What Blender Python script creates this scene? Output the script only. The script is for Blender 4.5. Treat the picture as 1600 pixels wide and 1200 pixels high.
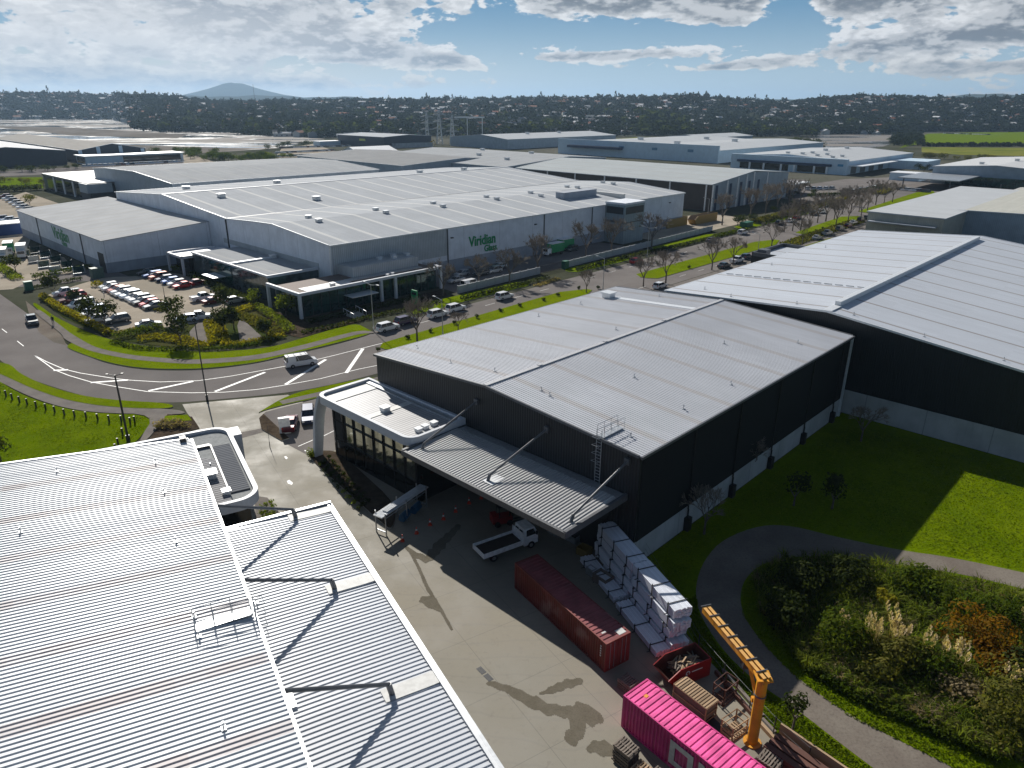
import bpy, bmesh, math, random
import numpy as np
from mathutils import Vector, Matrix
for o in list(bpy.data.objects): bpy.data.objects.remove(o)
S = bpy.context.scene
COL = S.collection
R = math.radians
# ---------------------------------------------------------------- camera
F_PX = 1120.0; PITCH = math.atan(437/1120.0); ROLL = R(0.35); CAM_H = 40.0
_fw = Vector((0, math.cos(PITCH), -math.sin(PITCH)))
_r0 = Vector((1, 0, 0)); _u0 = Vector((0, math.sin(PITCH), math.cos(PITCH)))
_r = _r0*math.cos(ROLL)+_u0*math.sin(ROLL); _u = -_r0*math.sin(ROLL)+_u0*math.cos(ROLL)
cd = bpy.data.cameras.new('camera'); cam = bpy.data.objects.new('camera', cd); COL.objects.link(cam)
cd.sensor_width = 36; cd.lens = 36*F_PX/1600; cd.clip_start = 0.5; cd.clip_end = 40000
m = Matrix((_r, _u, -_fw)).transposed().to_4x4(); m.translation = (0, 0, CAM_H)
cam.matrix_world = m
S.camera = cam
# ---------------------------------------------------------------- light
SUNV = Vector((.677, -1.39, -1.0)).normalized()       # the way the light travels
sl = bpy.data.lights.new('sun', 'SUN'); sl.energy = 4.4; sl.angle = R(.5); sl.color = (1, .955, .88)
so = bpy.data.objects.new('sun', sl); COL.objects.link(so)
so.rotation_euler = SUNV.to_track_quat('-Z', 'Y').to_euler(); so.location = (-200, 400, 400)
S.view_settings.view_transform = 'Standard'; S.view_settings.look = 'None'
S.view_settings.exposure = 0.5; S.view_settings.gamma = 1
S.render.engine = 'CYCLES'
S.render.resolution_x = 1024; S.render.resolution_y = 768
W_ = bpy.data.worlds.new('World'); S.world = W_; W_.use_nodes = True

class NT:
    """tiny node-tree writer"""
    def __init__(s, nt):
        s.nt = nt; s.n = nt.nodes; s.l = nt.links
    def new(s, t, **kw):
        n = s.n.new(t)
        for k, v in kw.items(): setattr(n, k, v)
        return n
    def put(s, sock, v):
        if isinstance(v, bpy.types.NodeSocket): s.l.new(v, sock)
        elif isinstance(v, (tuple, list)) and len(v) == 3 and sock.type == 'RGBA': sock.default_value = (*v, 1)
        else: sock.default_value = v
    def math(s, op, a, b=0.0, c=None, clamp=False):
        n = s.new('ShaderNodeMath', operation=op, use_clamp=clamp); s.put(n.inputs[0], a); s.put(n.inputs[1], b)
        if c is not None: s.put(n.inputs[2], c)
        return n.outputs[0]
    def mix(s, f, a, b, mode='MIX'):
        n = s.new('ShaderNodeMix', data_type='RGBA', blend_type=mode, clamp_factor=True)
        s.put(n.inputs[0], f); s.put(n.inputs[6], a); s.put(n.inputs[7], b); return n.outputs[2]
    def noise(s, vec, scale, detail=3, rough=.55, dim='3D', dist=0.0):
        n = s.new('ShaderNodeTexNoise', noise_dimensions=dim); s.put(n.inputs['Vector'], vec)
        n.inputs['Scale'].default_value = scale; n.inputs['Detail'].default_value = detail
        n.inputs['Roughness'].default_value = rough; n.inputs['Distortion'].default_value = dist
        return n.outputs['Fac']
    def ramp(s, f, a, b, x=0.0, y=1.0):
        n = s.new('ShaderNodeMapRange', interpolation_type='SMOOTHSTEP'); s.put(n.inputs[0], f)
        for i, v in enumerate((a, b, x, y)): n.inputs[i+1].default_value = v
        return n.outputs[0]
    def sep(s, v):
        n = s.new('ShaderNodeSeparateXYZ'); s.put(n.inputs[0], v); return n.outputs
    def comb(s, x, y, z):
        n = s.new('ShaderNodeCombineXYZ')
        for i, v in enumerate((x, y, z)): s.put(n.inputs[i], v)
        return n.outputs[0]

def build_world():
    t = NT(W_.node_tree); t.n.clear()
    out = t.new('ShaderNodeOutputWorld'); bg = t.new('ShaderNodeBackground')
    sky = t.new('ShaderNodeTexSky', sky_type='NISHITA', sun_disc=False)
    sky.sun_elevation = math.asin(-SUNV.z); sky.sun_rotation = math.atan2(-SUNV.x, -SUNV.y)
    sky.altitude = 50; sky.air_density = 1.1; sky.dust_density = .7; sky.ozone_density = 2.0
    tc = t.new('ShaderNodeTexCoord'); d = t.sep(tc.outputs['Generated'])
    az = t.math('ARCTAN2', d[0], d[1]); el = t.math('ARCSINE', d[2])
    elp = t.math('MAXIMUM', el, 0.0)
    # clouds live on a wide layer: stretch them sideways and squeeze them towards the horizon
    ye = t.math('MULTIPLY', t.math('POWER', elp, .9), 31.0)
    xe = t.math('MULTIPLY', az, 15.0)
    def blob(a0, e0, sa, se, amp, tilt=0.0):
        x = t.math('DIVIDE', t.math('SUBTRACT', az, a0), sa)
        y = t.math('DIVIDE', t.math('SUBTRACT', t.math('SUBTRACT', el, e0), t.math('MULTIPLY', t.math('SUBTRACT', az, a0), tilt)), se)
        r2 = t.math('ADD', t.math('MULTIPLY', x, x), t.math('MULTIPLY', y, y))
        return t.math('MULTIPLY', t.math('POWER', 2.718, t.math('MULTIPLY', r2, -1.0)), amp)
    bl = None
    BL = [(-.62, .125, .20, .022, .40, 0), (-.30, .098, .15, .034, .34, 0), (-.48, .065, .24, .030, .24, 0), (-.17, .060, .16, .014, .32, -.12), (-.50, .026, .24, .016, .24, 0), (-.24, .022, .20, .008, .22, 0),
          (.10, .124, .17, .022, .56, .02), (.262, .112, .05, .028, .34, 0), (.12, .058, .095, .0055, .38, .03), (.42, .120, .10, .028, .42, 0), (.60, .115, .10, .030, .42, 0),
          (.55, .074, .21, .013, .44, .10), (.58, .040, .14, .009, .32, 0), (.27, .045, .06, .0045, .34, .1), (-.085, .050, .028, .007, .34, 0), (-.22, .050, .025, .004, .3, 0),
          (.02, .086, .10, .009, -.4, 0), (.335, .10, .03, .05, -.3, 0), (-.015, .10, .035, .04, -.4, 0), (.10, .036, .25, .006, -.3, 0), (.25, .082, .08, .008, -.3, 0), (.10, .020, .30, .010, -.2, 0)]
    for b in BL:
        q = blob(*b); bl = q if bl is None else t.math('ADD', bl, q)
    def dens(dx, dy):
        v = t.comb(t.math('ADD', xe, dx), t.math('ADD', ye, dy), 3.7)
        n1 = t.noise(v, 1.15, 9, .58, dist=.15)
        n2 = t.noise(v, 4.6, 6, .6)
        return t.math('ADD', t.math('ADD', t.math('MULTIPLY', t.math('SUBTRACT', n1, .5), .95), t.math('MULTIPLY', t.math('SUBTRACT', n2, .5), .28)), bl)
    d0 = dens(0, 0); d1 = dens(-.10, .38)
    cov = t.ramp(d0, .06, .13)
    thick = t.ramp(d0, .12, .36)
    lit = t.ramp(t.math('SUBTRACT', d0, d1), -.09, .13)
    warm = t.ramp(az, .15, -.45)
    white = t.mix(t.ramp(el, .0, .075), (6.8, 6.1, 4.8), (7.6, 7.7, 7.8))
    grey = t.mix(warm, (1.6, 1.85, 2.15), (2.3, 2.7, 3.3))
    shade = t.math('ADD', t.math('MULTIPLY', t.math('SUBTRACT', 1.0, thick), .60), t.math('MULTIPLY', lit, .62), clamp=True)
    cc = t.mix(shade, grey, white)
    cc = t.mix(blob(-.46, .075, .34, .04, .50), cc, (7.4, 7.3, 7.2))
    blue = t.mix(t.ramp(el, .0, .14), (4.4, 5.7, 6.3), (.95, 2.5, 4.2))
    blue = t.mix(t.math('MULTIPLY', t.ramp(el, .085, 0), warm), blue, (7.0, 6.3, 5.0))
    base = t.mix(t.ramp(el, .14, .3), blue, t.mix(1.0, sky.outputs[0], (.5, .5, .5), 'MULTIPLY'))
    up = t.ramp(el, .16, .5, 1.0, .22)
    c = t.mix(t.math('MULTIPLY', cov, up), base, cc)
    t.l.new(c, bg.inputs[0]); bg.inputs[1].default_value = 0.075
    t.l.new(bg.outputs[0], out.inputs[0])
build_world()

# ---------------------------------------------------------------- geometry of the site
def G(px, py, z=0.0):
    """where the sight line of a pixel of the 1600x1200 survey picture meets height z"""
    d = _fw*F_PX + _r*(px-800) - _u*(py-600)
    k = (z-CAM_H)/d.z
    return Vector((d.x*k, d.y*k, z))
AZ = R(46.2)                                   # the street grid
EB = Vector((math.cos(AZ), math.sin(AZ), 0)); EA = Vector((-math.sin(AZ), math.cos(AZ), 0))
def W(s, t, z=0.0):
    v = EB*s + EA*t; v.z = z; return v
def ST(v): return (v.dot(EB), v.dot(EA))

# ---------------------------------------------------------------- scene bookkeeping
def tag(o, label=None, cat=None, group=None, kind=None):
    if label: o['label'] = label
    if cat: o['category'] = cat
    if group: o['group'] = group
    if kind: o['kind'] = kind
    return o
def thing(name, label, cat, loc=(0, 0, 0), rz=0.0, group=None):
    o = bpy.data.objects.new(name, None); COL.objects.link(o); o.empty_display_size = .5
    o.location = loc; o.rotation_euler = (0, 0, rz)
    return tag(o, label, cat, group)
class MB:
    def __init__(s): s.v = []; s.f = []; s.mi = []; s.M = None
    def face(s, pts, mi=0):
        b = len(s.v)
        for p in pts: s.v.append(tuple(s.M @ Vector(p)) if s.M else tuple(p))
        s.f.append(tuple(range(b, b+len(pts)))); s.mi.append(mi)
    def raw(s, vs, fs, mi=0):
        b = len(s.v)
        for p in vs: s.v.append(tuple(s.M @ Vector(p)) if s.M else tuple(p))
        for f in fs: s.f.append(tuple(b+i for i in f)); s.mi.append(mi)
    def box(s, x0, x1, y0, y1, z0, z1, mi=0, top=None):
        vs = [(x0, y0, z0), (x1, y0, z0), (x1, y1, z0), (x0, y1, z0), (x0, y0, z1), (x1, y0, z1), (x1, y1, z1), (x0, y1, z1)]
        s.raw(vs, [(0, 3, 2, 1), (0, 1, 5, 4), (1, 2, 6, 5), (2, 3, 7, 6), (3, 0, 4, 7)], mi)
        s.raw(vs[4:], [(0, 1, 2, 3)], mi if top is None else top)
    def prism(s, pts, z0, z1, mi=0, top=None):
        n = len(pts)
        a = sum(pts[i][0]*pts[(i+1) % n][1]-pts[(i+1) % n][0]*pts[i][1] for i in range(n))
        if a < 0: pts = pts[::-1]
        zz1 = [z1]*n if not isinstance(z1, (list, tuple)) else z1
        vs = [(p[0], p[1], z0) for p in pts]+[(p[0], p[1], zz1[i]) for i, p in enumerate(pts)]
        s.raw(vs, [tuple(range(n-1, -1, -1))]+[(i, (i+1) % n, n+(i+1) % n, n+i) for i in range(n)], mi)
        s.raw(vs[n:], [tuple(range(n))], mi if top is None else top)
    def beam(s, a, b, w, h, mi=0):
        a = Vector(a); b = Vector(b); d = (b-a).normalized()
        up = Vector((0, 0, 1)) if abs(d.z) < .95 else Vector((1, 0, 0))
        x = d.cross(up).normalized()*(w/2); y = x.cross(d).normalized()*(h/2)
        vs = [a-x-y, a+x-y, a+x+y, a-x+y, b-x-y, b+x-y, b+x+y, b-x+y]
        s.raw([tuple(v) for v in vs], [(0, 1, 2, 3), (7, 6, 5, 4), (0, 4, 5, 1), (1, 5, 6, 2), (2, 6, 7, 3), (3, 7, 4, 0)], mi)
    def tube(s, a, b, r0, r1=None, n=8, mi=0, caps=True):
        r1 = r0 if r1 is None else r1
        a = Vector(a); b = Vector(b); d = (b-a)
        if d.length < 1e-6: return
        d.normalize(); up = Vector((0, 0, 1)) if abs(d.z) < .95 else Vector((1, 0, 0))
        x = d.cross(up).normalized(); y = x.cross(d)
        vs = []
        for c, r in ((a, r0), (b, r1)):
            for i in range(n):
                t = 2*math.pi*i/n; vs.append(tuple(c+x*math.cos(t)*r+y*math.sin(t)*r))
        fs = [(i, n+i, n+(i+1) % n, (i+1) % n) for i in range(n)]
        if caps: fs += [tuple(range(n)), tuple(range(2*n-1, n-1, -1))]
        s.raw(vs, fs, mi)
    def obj(s, name, mats, parent=None, label=None, smooth=False):
        me = bpy.data.meshes.new(name); me.from_pydata(s.v, [], s.f)
        if not isinstance(mats, (list, tuple)): mats = [mats]
        for q in mats: me.materials.append(q)
        if len(mats) > 1: me.polygons.foreach_set('material_index', s.mi)
        if smooth: me.polygons.foreach_set('use_smooth', [True]*len(s.f))
        me.update()
        o = bpy.data.objects.new(name, me); COL.objects.link(o)
        if parent: o.parent = parent
        if label: o['label'] = label
        return o
def sheet(name, pts, z, mat, kind='structure', label=None, cat=None):
    b = MB(); n = len(pts)
    a = sum(pts[i][0]*pts[(i+1) % n][1]-pts[(i+1) % n][0]*pts[i][1] for i in range(n))
    if a < 0: pts = pts[::-1]
    b.face([(p[0], p[1], z) for p in pts])
    o = b.obj(name, mat); return tag(o, label, cat, kind=kind)
def raised(name, pts, z0, z1, mats, kind='structure'):
    b = MB(); b.prism([(p[0], p[1]) for p in pts], z0, z1, 0, 1 if isinstance(mats, list) else None)
    return tag(b.obj(name, mats), kind=kind)
def copy_tree(root, loc=None, rz=None, sc=None):
    c = root.copy(); COL.objects.link(c)
    for ch in root.children:
        k = ch.copy(); COL.objects.link(k); k.parent = c
        for g in ch.children:
            q = g.copy(); COL.objects.link(q); q.parent = k
    if loc is not None: c.location = loc
    if rz is not None: c.rotation_euler = (0, 0, rz)
    if sc is not None: c.scale = sc if isinstance(sc, (tuple, list)) else (sc, sc, sc)
    return c

# ---------------------------------------------------------------- materials
def newmat(name):
    m = bpy.data.materials.new(name); m.use_nodes = True; t = NT(m.node_tree)
    p = t.n['Principled BSDF']; return m, t, p
def bump(t, p, h, strength=.5, dist=.05):
    b = t.new('ShaderNodeBump'); b.inputs['Strength'].default_value = strength; b.inputs['Distance'].default_value = dist
    t.l.new(h, b.inputs['Height']); t.l.new(b.outputs[0], p.inputs['Normal'])
def mul(c, k): return tuple(x*k for x in c)
def simple(name, col, rough=.6, metal=0.0, var=.12, scale=3.0, spec=.5, island=0.0):
    m, t, p = newmat(name); tc = t.new('ShaderNodeTexCoord')
    n = t.noise(tc.outputs['Object'], scale, 4)
    c = t.mix(t.ramp(n, .3, .7), mul(col, 1-var), mul(col, 1+var))
    if island:
        g = t.new('ShaderNodeNewGeometry'); c = t.mix(g.outputs['Random Per Island'], mul(col, 1-island), mul(col, 1+island))
    t.put(p.inputs['Base Color'], c)
    p.inputs['Roughness'].default_value = rough; p.inputs['Metallic'].default_value = metal
    p.inputs['Specular IOR Level'].default_value = spec
    return m
def mask_band(t, c, period, off, w):
    q = t.math('FRACT', t.math('DIVIDE', t.math('SUBTRACT', c, off), period))
    return t.math('LESS_THAN', q, w/period)
def roofmat(name, col, rough=.4, metal=.5, spec=.35, axis=0, pitch=None, stripe=.12, period=None, off=0, bw=1.0, bcol=None, bmix=.6, patch=None, dirt=.12, sheets=8.0, sv=.22, sw=.76):
    """ribbed metal sheet; ribs run across `axis`; translucent sheets every `period`"""
    m, t, p = newmat(name); tc = t.new('ShaderNodeTexCoord'); o = tc.outputs['Object']; xyz = t.sep(o)
    c = xyz[axis]; oth = xyz[1-axis]
    n = t.noise(o, .12, 5); n2 = t.noise(t.comb(t.math('MULTIPLY', xyz[0], .25 if axis else 2.0), t.math('MULTIPLY', xyz[1], 2.0 if axis else .25), 0), 1.0, 4)
    base = t.mix(t.ramp(n, .3, .7), mul(col, 1-dirt), mul(col, 1+dirt*.5))
    base = t.mix(t.ramp(n2, .35, .75, 0, .5), base, mul(col, 1-dirt*1.6))
    # each sheet weathers its own way
    wn = t.new('ShaderNodeTexWhiteNoise', noise_dimensions='2D')
    t.l.new(t.comb(t.math('FLOOR', t.math('DIVIDE', c, sw)), t.math('FLOOR', t.math('DIVIDE', oth, sheets)), 0), wn.inputs['Vector'])
    base = t.mix(t.math('MULTIPLY', wn.outputs[0], sv), base, mul(col, .72))
    rg = t.math('ADD', rough-.03, t.math('MULTIPLY', wn.outputs[0], .07))
    if pitch:
        s = t.math('ABSOLUTE', t.math('SUBTRACT', t.math('FRACT', t.math('DIVIDE', c, pitch)), .5))
        st = t.ramp(s, .22, .34)
        base = t.mix(t.math('MULTIPLY', st, stripe), base, mul(col, .35))
        bump(t, p, st, .5, .04)
    if period:
        k = mask_band(t, c, period, off, bw)
        if patch:
            w2 = t.new('ShaderNodeTexWhiteNoise', noise_dimensions='2D')
            t.l.new(t.comb(t.math('FLOOR', t.math('DIVIDE', c, period)), t.math('FLOOR', t.math('DIVIDE', oth, patch)), 0), w2.inputs['Vector'])
            k = t.math('MULTIPLY', k, t.math('ADD', .55, t.math('MULTIPLY', w2.outputs[0], .45)))
        base = t.mix(t.math('MULTIPLY', k, bmix), base, bcol)
        mt = t.math('MULTIPLY', t.math('SUBTRACT', 1.0, k), metal); t.put(p.inputs['Metallic'], mt)
    else: p.inputs['Metallic'].default_value = metal
    t.put(p.inputs['Base Color'], base); t.put(p.inputs['Roughness'], rg); p.inputs['Specular IOR Level'].default_value = spec
    return m
def wallmat(name, col, pitch=.2, depth=.03, rough=.55, stripe=.25, band=None, bandcol=None, joints=None, metal=0.0, horiz=False, dirt=.1):
    """vertical profiled cladding or tilt panels; works on walls of any heading (stripes follow x+y)"""
    m, t, p = newmat(name); tc = t.new('ShaderNodeTexCoord'); o = tc.outputs['Object']; xyz = t.sep(o)
    n = t.noise(o, .35, 5); base = t.mix(t.ramp(n, .3, .7), mul(col, 1-dirt), mul(col, 1+dirt))
    c = xyz[2] if horiz else t.math('ADD', xyz[0], xyz[1])
    if pitch:
        s = t.math('ABSOLUTE', t.math('SUBTRACT', t.math('FRACT', t.math('DIVIDE', c, pitch)), .5)); st = t.ramp(s, .15, .35)
        base = t.mix(t.math('MULTIPLY', st, stripe), base, mul(col, .3)); bump(t, p, st, .6, depth)
    if joints:
        k = mask_band(t, t.math('ADD', xyz[0], xyz[1]), joints, .3, .12)
        base = t.mix(t.math('MULTIPLY', k, .6), base, mul(col, .45))
    # rain streaks down from the eaves
    sn = t.noise(t.comb(t.math('MULTIPLY', xyz[0], 1.6), t.math('MULTIPLY', xyz[1], 1.6), t.math('MULTIPLY', xyz[2], .12)), 1.0, 4)
    base = t.mix(t.ramp(sn, .5, .8, 0, .35), base, mul(col, .6))
    if band:
        k = t.math('LESS_THAN', xyz[2], band); base = t.mix(k, base, bandcol)
    t.put(p.inputs['Base Color'], base); p.inputs['Roughness'].default_value = rough; p.inputs['Metallic'].default_value = metal
    return m
def glassmat(name, col, rough=.05, pane=None):
    m, t, p = newmat(name); tc = t.new('ShaderNodeTexCoord'); xyz = t.sep(tc.outputs['Object'])
    n = t.noise(tc.outputs['Object'], .5, 3)
    c = t.mix(t.ramp(n, .35, .65), mul(col, .7), mul(col, 1.4))
    if pane:
        k = mask_band(t, t.math('ADD', xyz[0], xyz[1]), pane, 0, .05); k2 = mask_band(t, xyz[2], pane*.8, 0, .05)
        c = t.mix(t.math('MULTIPLY', t.math('MAXIMUM', k, k2), .7), c, (.02, .022, .025))
    t.put(p.inputs['Base Color'], c); p.inputs['Roughness'].default_value = rough; p.inputs['Specular IOR Level'].default_value = .9
    p.inputs['Metallic'].default_value = .35
    return m
def foliage(name, a, b, c=None, rough=.9, trans=.42):
    m, t, p = newmat(name); g = t.new('ShaderNodeNewGeometry'); tc = t.new('ShaderNodeTexCoord')
    oi = t.new('ShaderNodeObjectInfo')
    col = t.mix(g.outputs['Random Per Island'], a, b)
    n = t.noise(tc.outputs['Object'], .6, 2)
    col = t.mix(t.ramp(n, .4, .65, 0, .6), col, c or mul(b, 1.2))
    col = t.mix(t.math('MULTIPLY', oi.outputs['Random'], .35), col, mul(a, .55))
    t.put(p.inputs['Base Color'], col); p.inputs['Roughness'].default_value = rough; p.inputs['Specular IOR Level'].default_value = .0
    if trans:
        tr = t.new('ShaderNodeBsdfTranslucent'); t.put(tr.inputs['Color'], t.mix(1.0, col, (1.5, 1.5, .6), 'MULTIPLY'))
        ms = t.new('ShaderNodeMixShader'); ms.inputs[0].default_value = trans
        t.l.new(p.outputs[0], ms.inputs[1]); t.l.new(tr.outputs[0], ms.inputs[2]); t.l.new(ms.outputs[0], t.n['Material Output'].inputs['Surface'])
    return m
def groundmat(name, cols, scale=.3, fine=4.0, bumpd=.06, rough=.95, stretch=None, strength=.6):
    m, t, p = newmat(name); tc = t.new('ShaderNodeTexCoord'); o = tc.outputs['Object']
    n1 = t.noise(o, scale, 6, .6); n2 = t.noise(o, fine, 5, .7); n3 = t.noise(o, scale*.17, 3)
    c = t.mix(t.ramp(n1, .32, .68), cols[0], cols[1])
    if len(cols) > 2: c = t.mix(t.ramp(n3, .45, .65, 0, .8), c, cols[2])
    c = t.mix(t.ramp(n2, .42, .75, 0, .5), c, mul(cols[0], .55))
    t.put(p.inputs['Base Color'], c); p.inputs['Roughness'].default_value = rough; p.inputs['Specular IOR Level'].default_value = .0
    bump(t, p, n2, strength, bumpd); return m

def lawnmat(a=(.082, .135, .001), b=(.135, .19, .002), d=(.11, .18, .001)):
    """mown grass: fine blade texture, thin and lush patches, faint mower lines"""
    m, t, p = newmat('lawn'); tc = t.new('ShaderNodeTexCoord'); o = tc.outputs['Object']; xyz = t.sep(o)
    n1 = t.noise(o, .22, 6, .6); n2 = t.noise(t.comb(t.math('MULTIPLY', xyz[0], 1.0), t.math('MULTIPLY', xyz[1], 2.6), 0), 2.2, 6, .75); n3 = t.noise(o, 9, 4, .8); n4 = t.noise(o, .05, 3)
    c = t.mix(t.ramp(n1, .32, .68), a, b); c = t.mix(t.ramp(n4, .42, .62, 0, .6), c, d)
    c = t.mix(t.ramp(n2, .50, .62, 0, .62), c, (.035, .065, .002)); c = t.mix(t.ramp(n3, .52, .66, 0, .45), c, (.21, .235, .012)); c = t.mix(t.ramp(n3, .48, .36, 0, .55), c, (.03, .055, .002))
    w = t.new('ShaderNodeTexWave'); w.inputs['Scale'].default_value = .33; w.inputs['Distortion'].default_value = 1.5; t.l.new(o, w.inputs['Vector']); c = t.mix(t.math('MULTIPLY', w.outputs['Fac'], .10), c, (.15, .18, .004))
    t.put(p.inputs['Base Color'], c); p.inputs['Roughness'].default_value = 1; p.inputs['Specular IOR Level'].default_value = 0; bump(t, p, n2, .7, .15); return m
M = {}
M['grass'] = groundmat('grass', [(.095, .16, .006), (.135, .205, .008), (.16, .215, .012)], .25, 7.0, .08)
M['lawn'] = lawnmat(); M['grass'] = lawnmat((.11, .165, .001), (.16, .22, .003), (.15, .19, .006))
M['meadow'] = groundmat('meadow', [(.11, .14, .025), (.20, .20, .04), (.24, .22, .06)], .05, 1.0, .1)
M['scrub'] = groundmat('scrub', [(.035, .05, .014), (.06, .075, .02), (.09, .08, .035)], .25, 3.0, .4)
M['land'] = groundmat('land', [(.05, .055, .035), (.10, .10, .075), (.16, .15, .13)], .012, .3, .2)
M['soil'] = groundmat('soil', [(.05, .038, .028), (.09, .07, .05)], 1.0, 9.0, .1)
M['asphalt'] = groundmat('asphalt', [(.175, .160, .152), (.215, .198, .188), (.15, .14, .135)], .12, 14.0, .01, .9, strength=.3)
M['path'] = groundmat('path', [(.17, .155, .145), (.22, .20, .18)], .5, 9.0, .01)
M['pathdirt'] = groundmat('pathdirt', [(.16, .135, .115), (.21, .185, .155), (.12, .115, .095)], .25, 5.0, .04)
M['paving'] = groundmat('paving', [(.36, .31, .25), (.42, .37, .30), (.30, .27, .22)], .3, 6.0, .01)
M['kerb'] = groundmat('kerb', [(.30, .28, .25), (.38, .36, .32)], 1.0, 6.0, .01)
M['line'] = simple('road_paint', (.72, .72, .70), .6, 0, .18, 3.0)
def concrete():
    m, t, p = newmat('yard_concrete'); tc = t.new('ShaderNodeTexCoord'); o = tc.outputs['Object']; xyz = t.sep(o)
    n1 = t.noise(o, .16, 7, .62); n2 = t.noise(o, 1.7, 6, .7); n3 = t.noise(o, 16, 4, .7); n4 = t.noise(o, .045, 3)
    c = t.mix(t.ramp(n1, .3, .7), (.19, .168, .128), (.27, .243, .190))
    c = t.mix(t.ramp(n4, .4, .62, 0, .7), c, (.235, .222, .185))
    c = t.mix(t.ramp(n2, .52, .75, 0, .45), c, (.17, .155, .13)); c = t.mix(t.ramp(n3, .5, .8, 0, .3), c, (.2, .18, .15))
    # construction joints on the (rotated) slab grid, broken and dirty
    ca, sa = math.cos(R(-58)), math.sin(R(-58))
    u = t.math('ADD', t.math('MULTIPLY', xyz[0], ca), t.math('MULTIPLY', xyz[1], sa)); v = t.math('SUBTRACT', t.math('MULTIPLY', xyz[1], ca), t.math('MULTIPLY', xyz[0], sa))
    j = t.math('MAXIMUM', mask_band(t, u, 6.0, 1.1, .05), mask_band(t, v, 5.2, .4, .05))
    c = t.mix(t.math('MULTIPLY', j, .45), c, (.09, .085, .075))
    # tyre scuffs: thin arcs from stretched, distorted noise
    w = t.new('ShaderNodeTexWave', wave_type='RINGS'); w.inputs['Scale'].default_value = .16; w.inputs['Distortion'].default_value = 9; w.inputs['Detail'].default_value = 3
    w.inputs['Detail Scale'].default_value = .5
    t.l.new(o, w.inputs['Vector']); c = t.mix(t.ramp(w.outputs['Fac'], .95, 1.0, 0, .12), c, (.13, .125, .12))
    n5 = t.noise(o, .5, 3, .5, dist=2.5); c = t.mix(t.ramp(n5, .66, .72, 0, .3), c, (.14, .11, .085))
    t.put(p.inputs['Base Color'], c); t.put(p.inputs['Roughness'], t.ramp(n1, .3, .7, .62, .9)); bump(t, p, n3, .25, .01)
    return m
M['concrete'] = concrete()
M['wet'] = groundmat('wet_concrete', [(.135, .12, .092), (.16, .143, .112)], .8, 8.0, .004, .5)
M['white'] = simple('white_paint', (.78, .79, .80), .45); M['whitemetal'] = simple('white_metal', (.66, .68, .70), .4, .2, .06)
M['offwhite'] = simple('off_white', (.58, .58, .56), .55, 0, .1)
M['zinc'] = simple('zinc', (.52, .54, .56), .38, .7, .1); M['galv'] = simple('galvanised_steel', (.42, .44, .46), .42, .6, .15, 1.5)
M['greysteel'] = simple('grey_steel', (.11, .115, .125), .45, .2); M['darksteel'] = simple('dark_steel', (.028, .03, .033), .5)
M['black'] = simple('black_paint', (.012, .012, .014), .5); M['rubber'] = simple('rubber', (.014, .014, .015), .85)
M['concwall'] = wallmat('precast_concrete', (.40, .41, .42), None, rough=.8, joints=7.5, dirt=.14)
M['chrome'] = simple('rim', (.35, .36, .38), .3, .8); M['lamp'] = simple('lamp_lens', (.75, .76, .78), .15); M['red_lens'] = simple('tail_lens', (.35, .01, .01), .2)
M['carglass'] = glassmat('car_glass', (.025, .03, .038), .06)
M['bark'] = simple('bark', (.13, .105, .085), .9, 0, .3, 2.0); M['twig'] = simple('twigs', (.22, .185, .15), .95, 0, .25, 1.0)
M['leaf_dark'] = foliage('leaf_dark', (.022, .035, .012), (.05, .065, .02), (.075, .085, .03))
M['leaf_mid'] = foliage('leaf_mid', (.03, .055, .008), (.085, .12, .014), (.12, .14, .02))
M['leaf_yellow'] = foliage('leaf_yellow', (.17, .155, .012), (.33, .27, .02), (.22, .23, .03))
M['leaf_lime'] = foliage('leaf_lime', (.10, .14, .015), (.20, .25, .03), (.24, .26, .05))
M['leaf_olive'] = foliage('leaf_olive', (.07, .08, .018), (.15, .15, .035), (.20, .17, .05))
M['leaf_orange'] = foliage('leaf_orange', (.13, .065, .01), (.27, .13, .012), (.10, .09, .02))
M['leaf_grass'] = foliage('leaf_grass', (.07, .12, .003), (.17, .23, .010), (.14, .17, .012))
M['leaf_dry'] = foliage('leaf_dry', (.20, .16, .09), (.34, .27, .17), (.13, .14, .05))
M['leaf_far'] = foliage('leaf_far', (.010, .018, .012), (.026, .036, .016), (.045, .048, .02), trans=.2)
M['plume'] = foliage('plume', (.50, .40, .29), (.70, .60, .46), (.60, .48, .34))
M['timber'] = simple('timber', (.36, .25, .15), .85, 0, .2, 2.0, island=.35); M['timber_old'] = simple('weathered_timber', (.17, .14, .115), .9, 0, .2, 2.0, island=.4)
M['timber_red'] = simple('stained_timber', (.12, .05, .035), .8, 0, .2, 2.0, island=.25)
# ================================================================ SETTING
def stp(l): return [W(s, t) for s, t in l]
def gp(*l): return [G(x, y) for x, y in l]
def soft(P, n=2):
    """round the corners of an outline"""
    for _ in range(n):
        Q = []
        for i in range(len(P)):
            a, b = P[i], P[(i+1) % len(P)]; k = min(.25, 2.0/max(.01, (b-a).length)); Q += [a.lerp(b, k), a.lerp(b, 1-k)]
        P = Q
    return P
def gs(*l): return soft(gp(*l))
tag(sheet('ground', [(-16000, -3000), (16000, -3000), (16000, 16000), (-16000, 16000)], 0, M['land']), 'open land', None)
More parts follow.
